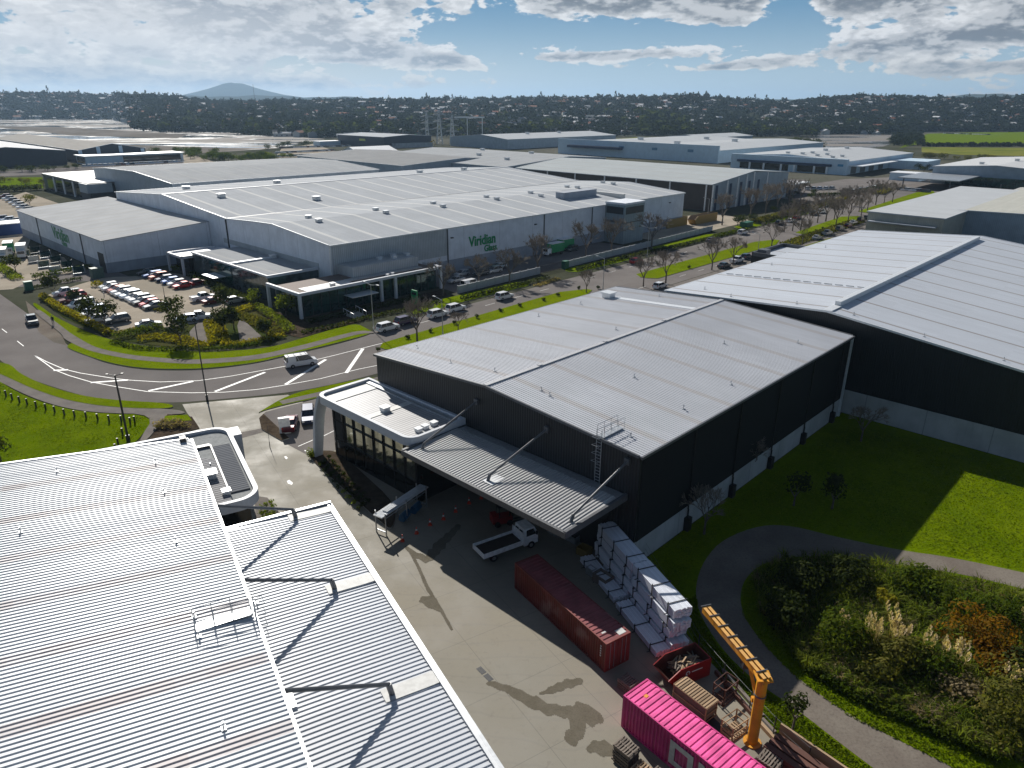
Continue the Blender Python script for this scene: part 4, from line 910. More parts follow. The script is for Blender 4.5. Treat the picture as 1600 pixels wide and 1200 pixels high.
far_shed('warehouse', 'long grey roofed warehouse directly behind the glassworks, at the left', 113.5, 209.5, 289, 376, 's', [(0, 11), (.42, 13.2), (.8, 12.6), (1, 11.5)], M['wall_bluegrey'], M['roof_grey'])
ba = thing('office', 'black office with flat roof and white framed corner box, upper left beside a lawn', 'office', W(103, 352), AZ)
b = MB(); b.box(0, 26, 0, 66, 0, 6.6); b.obj('wall', M['wall_navy'], ba); b = MB(); b.box(-.4, 26.4, -.4, 66.4, 6.6, 7.3); b.obj('parapet', M['greysteel'], ba); b = MB(); b.box(.5, 25.5, .5, 65.5, 7.3, 7.36); b.obj('roof', M['offwhite'], ba)
b = MB(); b.box(-1.2, 9, -1.4, 9, 3.2, 7.0); b.obj('corner_box', M['wall_bluegrey'], ba); b = MB(); b.box(10, 24, -.1, -.01, .5, 5.8); b.box(-.1, -.01, 12, 60, .5, 5.8); b.obj('glazing', M['glass_dark'], ba)
for y in (20, 34, 48): boxpart(ba, 'fin', M['white'], -.5, -.1, y, y+1, 0, 6.6)
far_shed('warehouse', 'grey roofed warehouse in the centre distance, left of the wide pale roof', 231, 300, 298, 398, 't', [(0, 11), (.6, 13), (1, 11.5)], M['wall_bluegrey'], roofmat('slate_grey_roof', (.27, .275, .28), .85, .0, .03, 1, dirt=.08))
far_shed('warehouse', 'wide pale grey roofed warehouse in the centre distance', 263, 345, 258, 370, 't', [(0, 11), (.28, 12.5), (.6, 14), (1, 12)], M['wall_bluegrey'], M['roof_grey'], vents=((30, 30, 1), (50, 52, 1), (70, 30, 1), (20, 60, 1)))
tn = far_shed('marquee', 'white pitched marquee in front of the dark navy shed', 337, 375, 488, 515, 's', [(0, 4), (.5, 8), (1, 4)], M['white'], simple('marquee_white', (.85, .85, .85), .6), cat='marquee')
dk = far_shed('warehouse', 'dark navy shed with small yellow sign at the edge of the estuary', 436, 495, 590, 668, 't', [(0, 10), (.5, 11.5), (1, 10)], M['wall_navy'], M['roof_white'])
boxpart(dk, 'sign_panel', simple('yellow_sign', (.55, .55, .12), .5), 30, 40, 59.05, 59.3, 5.5, 7.6); boxpart(dk, 'lean_to', M['concwall'], -8, -.02, 5, 50, 0, 4)
far_shed('warehouse', 'white roofed warehouse in the centre, right of the pylons', 512, 684, 499, 580, 's', [(0, 9), (.45, 12.3), (1, 9)], M['wall_bluegrey'], M['roof_white'], vents=((60, 30, 1.4), (110, 30, 1.4)))
w1 = far_shed('warehouse', 'largest white warehouse, with long blank side wall, in the right distance', 505, 698, 275, 430, 's', [(0, 9), (.25, 11), (.5, 9.5), (.75, 11.5), (1, 9.5)], M['wall_white'], M['roof_white'], vents=((40, 60, 1.8), (100, 40, 1.8), (60, 110, 1.8), (140, 90, 1.8)))
boxpart(w1, 'side_wall', M['wall_white'], -1.2, -.02, -1, 154, 0, 12.5); boxpart(w1, 'dock_canopy', M['navy'], -6, -1.22, 85, 140, 6, 8)
b = MB()
for y in (20, 52, 84): b.box(-1.3, -1.21, y, y+5, 7, 9)
b.obj('sign_panel', simple('pale_blue_sign', (.12, .25, .38), .5), w1)
w2 = far_shed('warehouse', 'white warehouse with dark blue window band, in the right distance', 480, 609, 172.5, 250, 's', [(0, 8), (.5, 10.5), (1, 8.4)], M['wall_white'], M['roof_white'], vents=((12, 14, 1), (12, 24, 1), (12, 34, 1), (12, 44, 1), (28, 14, 1), (28, 24, 1), (28, 34, 1), (60, 38, 1.2), (100, 38, 1.2)))
boxpart(w2, 'street_facade', M['wall_white'], -3, -.02, -1, 77, 0, 9.4)
boxpart(w2, 'window_band', M['navy'], -4.2, -3.02, 8, 72, 4.6, 6.0); boxpart(w2, 'shop_window', M['glass_dark'], -3.3, -3.01, 10, 30, .5, 4.4); boxpart(w2, 'shop_window', M['glass_dark'], -3.3, -3.01, 36, 70, .5, 4.4)
for y in (10, 18, 31, 40, 52, 62): boxpart(w2, 'pier', M['white'], -4.0, -3.02, y, y+1.2, 0, 4.6)
boxpart(w2, 'dock_canopy', M['white'], 4, 70, -8, -.02, 5, 5.5); boxpart(w2, 'annexe', M['wall_white'], 78, 110, -24, -.5, 0, 5.5); boxpart(w2, 'sign_panel', simple('sky_blue_sign', (.05, .25, .45), .5), -3.1, -3.01, 1, 4.5, 5, 6.4)
for x in (8, 24, 40, 58): boxpart(w2, 'roller_door', M['greysteel'], x, x+9, -.1, -.01, .1, 4.6)
far_shed('warehouse', 'low white roofed warehouse furthest back, behind the largest white warehouse', 740, 850, 420, 470, 's', [(0, 7), (.5, 9.5), (1, 7)], M['wall_bluegrey'], M['roof_white'])
fw = far_shed('warehouse', 'far left warehouse with grey roof and dark end wall with two pale pilasters', 169, 214, 584, 820, 't', [(0, 8.2), (.5, 12), (1, 8.2)], M['wall_navy'], roofmat('warm_grey_roof', (.36, .34, .31), .85, .0, .03, 1, dirt=.06))
for y in (1, 16, 31, 43): boxpart(fw, 'pilaster', M['wall_white'], -.6, -.02, y, y+2.4, 0, prof_z([(0, 8.2), (22.5, 12), (45, 8.2)], y)-.3)
fl = thing('office', 'low white office with dark windows in front of the far left warehouse', 'office', W(172, 560), AZ)
b = MB(); b.box(-6, 60, 2, 22, 0, 5); b.obj('wall', M['wall_white'], fl); b = MB(); b.box(-7, 61, 1, 23, 5, 5.6); b.obj('roof', M['white'], fl); b = MB(); b.box(18, 58, 1.85, 1.98, .5, 4.4); b.box(-6.1, -6.01, 4, 20, .5, 4.4); b.obj('glazing', M['glass_dark'], fl)
far_shed('warehouse', 'warehouse with bright white roof at the far left edge of the photo', 90, 158, 575, 930, 't', [(0, 8.5), (.5, 12.2), (1, 9)], M['wall_navy'], roofmat('very_white_roof', (.78, .78, .78), .85, .0, .03, 1, dirt=.03))
cr = far_shed('warehouse', 'cream roofed warehouse with blue grey wall, at the right', 273, 372, -20, 61, 's', [(0, 6), (.74, 9.2), (1, 8.6)], M['wall_bluegrey'], roofmat('cream_roof', (.45, .45, .41), .85, .0, .03, 1, period=6, off=1, bw=.5, bcol=(.5, .49, .45), bmix=.5, dirt=.05))
cr2 = thing('loading_hall', 'cream loading hall with a roller door, in front of the cream roofed warehouse', 'hall', W(248, 58), AZ)
boxpart(cr2, 'wall', M['wall_cream'], 0, 100, 0, 22, 0, 8.4); b = MB(); b.box(-.4, 110, -.4, 22.4, 8.4, 8.8); b.obj('roof', M['roof_white'], cr2)
boxpart(cr2, 'roller_door', simple('beige_door', (.30, .28, .24), .6), -.12, -.01, 6, 13, .05, 4.4); boxpart(cr2, 'canopy', M['wall_grey_low'], -2.5, -.14, 1.5, 21, 5.8, 6.1)
gr = far_shed('warehouse', 'pale grey warehouse with long flat canopy, at the right edge of the photo', 465, 573, 20, 120, 's', [(0, 7), (.7, 11), (1, 9)], M['wall_bluegrey'], roofmat('light_grey_roof', (.55, .56, .57), .85, .0, .03, 0, dirt=.05), vents=((15, 80, 1), (30, 60, 1.2), (50, 70, 1)))
boxpart(gr, 'canopy', M['galv'], -42, -.1, 76, 105, 5, 5.5); boxpart(gr, 'glazing', M['teal_glass'], -3, -.02, 50, 92, .3, 4.9)
for y in (58, 80, 102): boxpart(gr, 'post', M['greysteel'], -41, -40.5, y, y+.5, 0, 5)
far_shed('warehouse', 'small blue roofed shed at the far right edge below the hills', 780, 840, -130, -60, 's', [(0, 8), (.5, 12), (1, 8)], M['wall_bluegrey'], M['roof_white'])
def smallblock(px, py, w, d, h, mt, rm, label, cat='building', name='building'):
    t = thing(name, label, cat, G(px, py), AZ); boxpart(t, 'wall', mt, 0, w, 0, d, 0, h); b = MB(); b.box(-.3, w+.3, -.3, d+.3, h, h+.35); b.obj('roof', rm, t)
smallblock(1435, 284, 14, 16, 4, M['wall_white'], M['white'], 'small white gatehouse between the white warehouse and the long canopy')
smallblock(500, 228, 26, 12, 4, M['wall_white'], M['white'], 'low white depot building beside the estuary')
smallblock(640, 192, 60, 18, 7, M['wall_white'], M['white'], 'long white roofed shed under the hillside left of the pylons', 'shed', 'shed')
smallblock(985, 196, 120, 14, 5, M['wall_white'], M['white'], 'row of white stores at the foot of the central hillside', 'shed', 'shed')
# the brown warehouse's street gable in blue grey
b = MB(); pts = [(.2, 0), (.2, 11.2), (35.1, 13.6), (70.0, 10.4), (70.0, 0)]
b.face([(-.13, y, z) for y, z in pts]); b.obj('gable_cladding', M['wall_bluegrey'], br)
# ================================================================ YARD
def weathered(name, col):
    """painted steel that has travelled: faded, scraped, rusting along the lower edges"""
    m, t, p = newmat(name); tc = t.new('ShaderNodeTexCoord'); o = tc.outputs['Object']; xyz = t.sep(o)
    n = t.noise(o, .7, 5); c = t.mix(t.ramp(n, .35, .65), mul(col, .82), mul(col, 1.12))
    s1 = t.noise(t.comb(t.math('MULTIPLY', xyz[0], 3.0), t.math('MULTIPLY', xyz[1], 3.0), t.math('MULTIPLY', xyz[2], .35)), 1.0, 5); c = t.mix(t.ramp(s1, .56, .70, 0, .45), c, (.12, .07, .05))
    s2 = t.noise(o, 5.0, 5, .7); c = t.mix(t.ramp(s2, .64, .70, 0, .7), c, (.14, .06, .03)); c = t.mix(t.ramp(t.noise(o, .35, 4), .55, .7, 0, .25), c, (.45, .4, .38))
    t.put(p.inputs['Base Color'], c); p.inputs['Roughness'].default_value = .6; return m
def container(label, loc, rz, col, Lc=12.19, Wc=2.44, Hc=2.6, text=None, roofcol=None, cat='container', group=None):
    t = thing('shipping_container', label, cat, loc, rz, group)
    mt = weathered('container_paint', col); mr = simple('container_roof', roofcol or mul(col, .9), .55, .1, .2, .8)
    b = MB(); n = int(Lc/.28); A = .035
    for y, s in ((0, 1), (Wc, -1)):
        for i in range(n):
            x0 = .1+(Lc-.2)*i/n; x1 = .1+(Lc-.2)*(i+1)/n; q = (x1-x0)/4
            ys = [y, y, y+s*A*2, y+s*A*2, y]; xx = [x0, x0+q*1.2, x0+q*1.8, x0+q*3.4, x1]
            for k in range(4):
                f = [(xx[k], ys[k], .15), (xx[k+1], ys[k+1], .15), (xx[k+1], ys[k+1], Hc-.1), (xx[k], ys[k], Hc-.1)]
                b.face(f if s == 1 else f[::-1])
        b.obj('side_wall', mt, t); b = MB()
    n = int(Lc/.42)
    for i in range(n):
        x0 = .08+(Lc-.16)*i/n; x1 = .08+(Lc-.16)*(i+1)/n; q = (x1-x0)
        zs = [Hc-.05, Hc-.05, Hc-.01, Hc-.01]; xx = [x0, x0+q*.22, x0+q*.34, x0+q*.88, x1]; zz = [Hc-.06, Hc-.06, Hc-.01, Hc-.01, Hc-.06]
        for k in range(4): b.face([(xx[k], .07, zz[k]), (xx[k+1], .07, zz[k+1]), (xx[k+1], Wc-.07, zz[k+1]), (xx[k], Wc-.07, zz[k])])
    b.obj('roof', mr, t)
    b = MB()
    for y in (0, Wc-.1):
        b.box(0, Lc, y, y+.1, 0, .16); b.box(0, Lc, y, y+.1, Hc-.1, Hc)
    for x in (0, Lc-.12):
        b.box(x, x+.12, .1, Wc-.1, 0, .16); b.box(x, x+.12, .1, Wc-.1, Hc-.1, Hc-.002)
        for y in (0, Wc-.14): b.box(x-.005, x+.125, y-.005, y+.145, .16, Hc-.1)
    b.obj('frame', mt, t)
    b = MB(); b.box(Lc-.06, Lc-.02, .12, Wc/2-.01, .18, Hc-.12); b.box(Lc-.06, Lc-.02, Wc/2+.01, Wc-.12, .18, Hc-.12); b.obj('door', mt, t)
    b = MB()
    for y in (.45, .85, 1.6, 2.0): b.tube((Lc+.02, y, .2), (Lc+.02, y, Hc-.15), .025, n=5)
    b.obj('locking_bar', M['galv'], t)
    b = MB(); b.box(.02, .06, .12, Wc-.12, .18, Hc-.12); b.obj('end_wall', mt, t)
    return t
# maroon: front left top corner (943.75,1007.5) back left (805,877)
c0 = G(943.75, 1051); c1 = G(804, 919); az = math.atan2(c0.y-c1.y, c0.x-c1.x)
cm = container('maroon shipping container lying in the middle of the yard', (c1.x, c1.y, .04), az, (.19, .032, .024), Hc=2.65, roofcol=(.23, .055, .06))
b = MB()
for i in range(5): b.box(Lc_ := 11.6, 11.72, -.045, -.03, 1.2+i*.22, 1.32+i*.22)
b.obj('door_marks', M['white'], cm)
b = MB(); b.box(11.4, 11.95, 1.5, 2.2, 2.652, 2.656); b.box(11.0, 11.15, .5, .9, 2.652, 2.656); b.obj('roof_mark', M['offwhite'], cm)
p0 = G(970, 1135); pz = G(1009, 1066, 2.6)-G(972, 1091, 2.6); 
azp = math.atan2(G(972, 1091, 2.6).y-G(1125, 1225, 2.6).y, G(972, 1091, 2.6).x-G(1125, 1225, 2.6).x)
azp = R(129.5); e = Vector((math.cos(azp), math.sin(azp), 0))
cpk = container('bright pink shipping container at the bottom edge of the photo', tuple(Vector((p0.x, p0.y, .04))), azp+math.pi, (.60, .04, .22), Hc=2.75, roofcol=(.80, .10, .33))
for nm, bars in (('letter_o', [(4.1, 4.5, .4, 2.3), (5.5, 5.9, .4, 2.3), (4.5, 5.5, 1.9, 2.3), (4.5, 5.5, .4, .8)]), ('letter_n', [(6.3, 6.7, .4, 2.3), (7.6, 8.0, .4, 2.3)]), ('letter_e', [(8.4, 8.8, .4, 2.3), (8.8, 9.7, 1.9, 2.3), (8.8, 9.5, 1.17, 1.53), (8.8, 9.7, .4, .8)])):
    b = MB()
    for x0, x1, z0, z1 in bars: b.box(x0, x1, -.03, -.012, z0, z1)
    if nm == 'letter_n': b.face([(6.7, -.03, 2.3), (6.7, -.03, 1.6), (7.6, -.03, .4), (7.6, -.03, 1.1)])
    b.obj('lettering', M['offwhite'], cpk)
b = MB(); b.box(.9, 1.15, 1.0, 1.3, 2.755, 2.758); b.obj('roof_mark', simple('orange_label', (.8, .3, .05), .5), cpk)
# skip bin
sk = thing('skip_bin', 'red open skip bin full of broken pallets, with a small white emblem', 'skip bin', (11.5, 40.65, .04), R(26))
red = simple('skip_red', (.30, .012, .012), .45, 0, .15, 1.0); rust = simple('skip_inside', (.10, .03, .02), .8, 0, .3, 1.5)
def open_bin(parent, L, Wd, H, ch, mo, mi):
    b = MB(); o = [(ch*.55, 0), (L, 0), (L, Wd), (ch*.55, Wd)]
    pr = [(0, H*.55), (ch, 0), (L, 0), (L, H), (ch, H)]
    th = .07
    for y, s in ((0, 1), (Wd, -1)):
        f = [(x, y, z) for x, z in [(0, H*.6), (ch, 0), (L, 0), (L, H), (ch*1.2, H)]]
        b.face(f if s == 1 else f[::-1]); g = [(min(x+.02, L), y+s*th, z) for x, _, z in f]; b.face(g[::-1] if s == 1 else g, 1)
        b.face([f[3], f[4], g[4], g[3]] if s == -1 else [f[4], f[3], g[3], g[4]]); b.face([f[4], f[0], g[0], g[4]])
    for (xa, za), (xb, zb) in (((0, H*.6), (ch, 0)), ((L, 0), (L, H)), ((ch, .0), (L, 0))):
        b.face([(xa, Wd, za), (xa, 0, za), (xb, 0, zb), (xb, Wd, zb)][::-1]); 
    b.face([(ch+.05, th, .06), (L-th, th, .06), (L-th, Wd-th, .06), (ch+.05, Wd-th, .06)], 1)
    b.face([(.1, th, H*.6), (ch+.05, th, .06), (ch+.05, Wd-th, .06), (.1, Wd-th, H*.6)], 1); b.face([(L-th, th, .06), (L-th, th, H), (L-th, Wd-th, H), (L-th, Wd-th, .06)], 1)
    b.box(L-th, L, 0, Wd, H-.1, H)
    return b.obj('body', [mo, mi], parent)
open_bin(sk, 3.9, 1.9, 1.6, .85, red, rust)
b = MB()
for i in range(28):
    a = 2*math.pi*i/28; a2 = a+.16
    if 20 < i < 24: continue
    b.face([(1.75+.2*math.cos(a), -.012, 1.05+.2*math.sin(a)), (1.75+.2*math.cos(a2), -.012, 1.05+.2*math.sin(a2)), (1.75+.1*math.cos(a2), -.012, 1.05+.1*math.sin(a2)), (1.75+.1*math.cos(a), -.012, 1.05+.1*math.sin(a))])
b.face([(2.1, -.012, 1.0), (3.1, -.012, 1.0), (3.1, -.012, 1.09), (2.1, -.012, 1.09)]); b.obj('emblem', M['white'], sk)
rnd = random.Random(5)
def offcuts(parent_loc, rz, n, L, Wd, z0, z1, label, seed, mats=('timber', 'timber_old')):
    r = random.Random(seed); t = thing('timber_offcuts', label, 'timber', parent_loc, rz)
    for mt in mats:
        b = MB()
        for i in range(n):
            x, y, z = r.uniform(.2, L-.2), r.uniform(.2, Wd-.2), r.uniform(z0, z1); a = r.uniform(0, math.pi); l = r.uniform(.3, .7)
            dx, dy = math.cos(a)*l, math.sin(a)*l
            cl = lambda v, m: min(max(v, .12), m-.12)
            b.beam((cl(x-dx, L), cl(y-dy, Wd), z+r.uniform(-.15, .15)), (cl(x+dx, L), cl(y+dy, Wd), z+r.uniform(-.15, .15)), .1, .03)
        b.obj('offcut_pile', M[mt], t)
    return t
cs, sn = math.cos(sk.rotation_euler[2]), math.sin(sk.rotation_euler[2])
offcuts((sk.location.x+1.0*cs, sk.location.y+1.0*sn, 0), sk.rotation_euler[2], 70, 2.6, 1.8, .4, 1.25, 'heap of pale broken timber inside the red skip bin', 3)
def pallet_mb(n=1, L=1.2, Wd=1.0, jit=0.0, seed=0, gap=0.0):
    b = MB(); r = random.Random(seed)
    for i in range(n):
        z = i*.145; ox, oy = r.uniform(-jit, jit), r.uniform(-jit, jit)
        for y in (0, Wd/2-.05, Wd-.1): b.box(ox, ox+L, oy+y, oy+y+.1, z+.02, z+.11)
        for k in range(7):
            x = k*(L-.1)/6; b.box(ox+x, ox+x+.1, oy, oy+Wd, z+.112, z+.135)
        for k in range(3):
            x = k*(L-.1)/2; b.box(ox+x, ox+x+.1, oy, oy+Wd, z, z+.018)
    return b
def pallets(px, py, deg, n, label, mt='timber', L=1.2, Wd=1.0, jit=.03, seed=0, group='pallets about the yard', z=0.04):
    p = G(px, py); t = thing('pallet_stack', label, 'pallet stack', (p.x, p.y, z), R(deg), group)
    for lo, hi in ((0, n),): pallet_mb(n, L, Wd, jit, seed).obj('pallets', M[mt], t)
    return t
pallets(964, 1074, -50, 6, 'small stack of pale pallets at the near end of the maroon container', 'timber_old', seed=1)
pallets(956, 1189, -48, 10, 'tall stack of brown pallets against the far left end of the pink container', 'timber_old', 1.3, 1.1, .05, 2)
pallets(983, 1217, -48, 7, 'pallet stack with loose planks, middle one beside the pink container', 'timber', 1.3, 1.0, .06, 3)
pallets(1010, 1232, -48, 8, 'grey slatted pallet stack, nearest one beside the pink container', 'timber_old', 1.2, 1.0, .03, 4)
pallets(1178, 1205, -46, 8, 'grey pallet stack at the foot of the yellow crane', 'timber_old', 1.3, 1.1, .03, 5)
pallets(920, 885, -52, 4, 'low stack of pallets in the shade behind the truck', 'timber_old', 1.2, 1.0, .05, 6)
# crates and dunnage strip
def crate(px, py, deg, L, Wd, H, label, mt='timber', seed=0, fill=False):
    p = G(px, py); t = thing('timber_crate', label, 'crate', (p.x, p.y, .04), R(deg)); b = MB()
    for x in (0, L-.08):
        for y in (0, Wd-.08): b.box(x, x+.08, y, y+.08, 0, H)
    for z in (0, H*.45, H-.09):
        for y in (-.02, Wd): b.box(0, L, y-.02, y+.02, z, z+.09)
        for x in (-.02, L): b.box(x-.02, x+.02, 0, Wd, z, z+.09)
    b.obj('frame', M[mt], t)
    b = MB(); n = int(L/.22)
    for i in range(n): b.box(i*L/n, i*L/n+.14, .02, Wd-.02, (H-.02 if fill else .1), (H+.02 if fill else .13))
    b.obj('slats', M[mt], t)
    if fill: b = MB(); b.box(.06, L-.06, .06, Wd-.06, .1, H-.03); b.obj('packing', M['timber_old'], t)
    return t
crate(1119, 1117, 128, 2.9, 1.3, 1.3, 'long slatted timber crate beside the red skip bin', 'timber', fill=True)
crate(1130, 1105, 40, 1.6, 1.0, 1.5, 'open timber frame crate between the long crate and the fence', 'timber_red')
crate(1143, 1160, 35, 1.6, 1.0, 1.2, 'open light timber frame crate left of the yellow crane', 'timber')
offcuts((G(1118, 1148).x, G(1118, 1148).y, 0), R(128), 14, 2.0, 1.4, .1, .5, 'scattered planks on the black mat by the open crates', 9, ('timber_old',))
tag(sheet('rubber_mat', gp((1092, 1128), (1110, 1117), (1145, 1150), (1126, 1160)), .045, M['black']), 'flat black rubber mat on the yard beside the crates', 'mat', kind=None)
for i, (a, c, lab) in enumerate((((1118, 1052), (1180, 1125), 'rusty timber kerb rail along the fence, upper length'), ((1182, 1128), (1216, 1165), 'pale timber kerb rail behind the yellow crane'))):
    p, q = G(*a), G(*c); t = thing('timber_rail', lab, 'rail', (p.x, p.y, .0), math.atan2(q.y-p.y, q.x-p.x)); b = MB(); L = (q-p).length
    b.box(0, L, -.12, .12, .03, .35); b.obj('beam', M['timber_red' if i == 0 else 'timber'], t); b = MB(); b.box(0, L, .5, .75, .03, .25) if i == 0 else b.box(0, L*.6, .4, .6, .03, .2); b.obj('plank', M['timber_old'], t)
tm = thing('timber_stack', 'stack of long red brown timber beams at the bottom right of the yard', 'timber stack', (G(1205, 1178).x, G(1205, 1178).y, .04), R(-50))
for j in range(3):
    b = MB()
    for i in range(3-j*0): b.box(-.2+i*.02, 6.5, -.9+i*.6, -.45+i*.6, j*.42, j*.42+.36)
    b.obj('beam_row', M['timber_red'], tm)
b = MB(); b.box(-.3, 6.5, 1.25, 1.4, .0, 1.5); b.obj('side_board', M['timber'], tm)
# wrapped bundles of white window profiles, stacked in steel stillages
def bundle_mesh(L, Wd, H, seed):
    b = MB(); r = random.Random(seed); n = int(Wd/.14)
    for j in range(3):
        for i in range(n):
            x0 = r.uniform(-.10, .04); x1 = L+r.uniform(-.04, .1); y = i*Wd/n; z = H*j/3
            b.box(x0, x1, y+.008, y+Wd/n-.008, z+.006, z+H/3-.006)
    return b
st0 = Vector((12.35, 44.75, 0)); sd = R(110.5)
stm = simple('pvc_profile', (.74, .77, .84), .4, 0, .08, 1.5, island=.10)
# levels: wide low bundles in front, four tiers behind; each bundle lifts away on its own
e1 = Vector((math.cos(sd), math.sin(sd), 0)); e2 = Vector((-math.sin(sd), math.cos(sd), 0))
for tier in range(4):
    for row in range(2):
        for col_ in ((0, 1) if tier == 0 else (0,)):
            seed = tier*10+row; L = 6.35; r = random.Random(seed+1)
            off = row*6.5+r.uniform(-.3, .3)+(.35 if tier % 2 else 0)
            p = st0+e1*off+e2*(-1.75+r.uniform(-.08, .08) if col_ == 0 else .0); z = .12+tier*1.0
            t = thing('profile_bundle', 'bundle of white window profiles, %s half of the stack, %s%s' % (('nearer', 'farther')[row], ('bottom', 'second', 'third', 'top')[tier], ' front row' if col_ else ' tier'), 'bundle', (p.x, p.y, z), sd+r.uniform(-.02, .02), 'bundles of white window profiles')
            Wd_ = 1.6 if not col_ else 1.25; H_ = .8 if not col_ else .5
            bundle_mesh(L, Wd_, H_, seed).obj('profiles', stm, t)
            for x in (.8, L/2, L-.9):
                b = MB(); b.box(x, x+.06, -.06, 0, -.1, H_+.12); b.box(x, x+.06, Wd_, Wd_+.06, -.1, H_+.22); b.box(x, x+.06, -.1, Wd_+.1, H_+.02, H_+.07); b.box(x, x+.06, -.1, Wd_+.3, -.1, -.05); b.obj('steel_hoop', M['darksteel'], t)
# jib crane
cr_ = thing('jib_crane', 'yellow jib crane with raised boom over the wetland fence', 'crane', (G(1175, 1160).x, G(1175, 1160).y, .03), 0)
yel = weathered('crane_yellow', (.66, .29, .012)); yel2 = simple('crane_yellow_pale', (.66, .36, .10), .5, 0, .1)
b = MB(); b.tube((0, 0, 0), (0, 0, 5.7), .36, .36, n=14); b.tube((0, 0, 0), (0, 0, .08), .6, n=14); b.obj('post', yel, cr_)
b = MB(); b.tube((0, 0, 4.1), (0, 0, 4.22), .40, n=14); b.obj('collar', M['greysteel'], cr_)
bz = 5.6; be = G(1102, 952, bz)-Vector(cr_.location); be.z = 0; bd = be.normalized(); bl_ = be.length
b = MB(); n_ = Vector((-bd.y, bd.x, 0))
for s_ in (-.3, .3): b.beam(tuple(n_*s_*.6-bd*.4+Vector((0, 0, bz))), tuple(n_*s_*.6+bd*bl_+Vector((0, 0, bz))), .16, .5)
boom = b.obj('boom', yel, cr_)
b = MB()
for s_ in (-.3, .3): b.beam(tuple(n_*s_*.6-bd*.4+Vector((0, 0, bz+.27))), tuple(n_*s_*.6+bd*bl_+Vector((0, 0, bz+.27))), .24, .04)
b.obj('top_flange', yel2, boom)
b = MB()
for i in range(7):
    c = bd*(.2+i*bl_/6.2)+Vector((0, 0, bz+.33)); b.beam(tuple(c-n_*.42), tuple(c+n_*.42), .07, .07)
b.obj('cross_tie', M['greysteel'], boom)
b = MB(); b.beam(tuple(bd*.3+Vector((0, 0, 3.6))), tuple(bd*1.5+Vector((0, 0, bz-.2))), .16, .2); b.beam((0, 0, bz), (0, 0, bz+.1), 1.0, 1.0); b.obj('brace', yel, cr_)
b = MB(); c = bd*1.9+Vector((0, 0, bz-.5)); b.M = Matrix.Translation(c); b.box(-.2, .2, -.3, .3, -.25, .2); b.tube((0, 0, -.25), (0, 0, -.9), .03, n=5); b.obj('hoist', M['darksteel'], cr_)
b = MB(); b.M = Matrix.Translation(bd*.35+n_*.2+Vector((0, 0, 3.3))); b.box(-.12, .12, -.12, .12, 0, .35); b.obj('motor', yel, cr_)
# wire fence along the wetland
fn = thing('wire_fence', 'thin black wire fence between the yard and the grass', 'fence', (0, 0, 0)); fpts = [(1003, 866), (1040, 930), (1090, 1020), (1129, 1066), (1170, 1112), (1207, 1152), (1260, 1200)]
P_ = [G(*q) for q in fpts]
for p in P_:
    b = MB(); b.tube((p.x, p.y, 0), (p.x, p.y, 1.8), .045, n=5); b.obj('post', M['darksteel'], fn)
b = MB()
for a, c in zip(P_, P_[1:]):
    for z in (.5, 1.1, 1.75): b.tube((a.x, a.y, z), (c.x, c.y, z), .012, n=3)
b.obj('wire', M['greysteel'], fn)
# pipe rack beside the office
pr_ = thing('pipe_rack', 'steel rack carrying white pipes and blue wrapped rolls, in front of the office', 'rack', (G(604, 838).x, G(604, 838).y, .04), math.atan2(G(686, 780).y-G(604, 838).y, G(686, 780).x-G(604, 838).x))
b = MB()
for x in (0, 3.2, 6.4):
    for y in (0, 1.3): b.box(x, x+.1, y, y+.1, 0, 2.5)
    b.box(x, x+.1, 0, 1.4, 2.0, 2.08); b.box(x, x+.1, 0, 1.4, .3, .4)
for y in (0, 1.3): b.box(0, 6.5, y, y+.08, 1.9, 1.98)
b.obj('frame', M['galv'], pr_)
for nm, (x0, x1, c) in {'pipes': (0, 0, 0)}.items():
    t = thing('pipe_load', 'white pipes lying on top of the steel rack', 'pipes', tuple(pr_.location), pr_.rotation_euler[2]); b = MB()
    for i in range(7): b.tube((-.4, .15+i*.17, 2.18), (6.9, .15+i*.17, 2.18), .08, n=8)
    for i in range(4): b.tube((.6, .3+i*.18, 2.32), (5.8, .3+i*.18, 2.32), .07, n=8)
    b.obj('pipes', M['whitemetal'], t)
blue = simple('blue_wrap', (.015, .09, .19), .4, 0, .3, 2.0)
for i, (x, lab) in enumerate(((2.6, 'left'), (4.4, 'right'))):
    t = thing('wrapped_roll', 'blue wrapped coil under the pipe rack, %s one of the two' % lab, 'coil', (pr_.location.x+math.cos(pr_.rotation_euler[2])*x, pr_.location.y+math.sin(pr_.rotation_euler[2])*x, .1), pr_.rotation_euler[2]+.1)
    b = MB(); 
    for k in range(3): b.tube((.0, .1+k*.1, .42+.3*(k % 2)), (1.3, .2+k*.1, .42+.3*(k % 2)), .3, .26, n=10)
    b.obj('coil', blue, t)
def cone(px, py, label):
    p = G(px, py); t = thing('traffic_cone', label, 'traffic cone', (p.x, p.y, .04), 0, 'row of traffic cones by the canopy')
    orange = M['cone']; b = MB(); b.box(-.2, .2, -.2, .2, 0, .04); b.tube((0, 0, .04), (0, 0, .75), .15, .04, n=10); b.obj('body', orange, t); b = MB(); b.tube((0, 0, .38), (0, 0, .55), .105, .075, n=10, caps=False); b.obj('band', M['white'], t)
M['cone'] = simple('cone_orange', (.65, .06, .02), .5)
for i, ((x, y), w) in enumerate(zip(((629, 846), (651, 834), (672, 821), (693, 812), (712, 800), (733, 787), (752, 779)), ('first', 'second', 'third', 'fourth', 'fifth', 'sixth', 'seventh'))):
    cone(x, y, 'orange traffic cone with white band, %s from the left end of the row' % w)
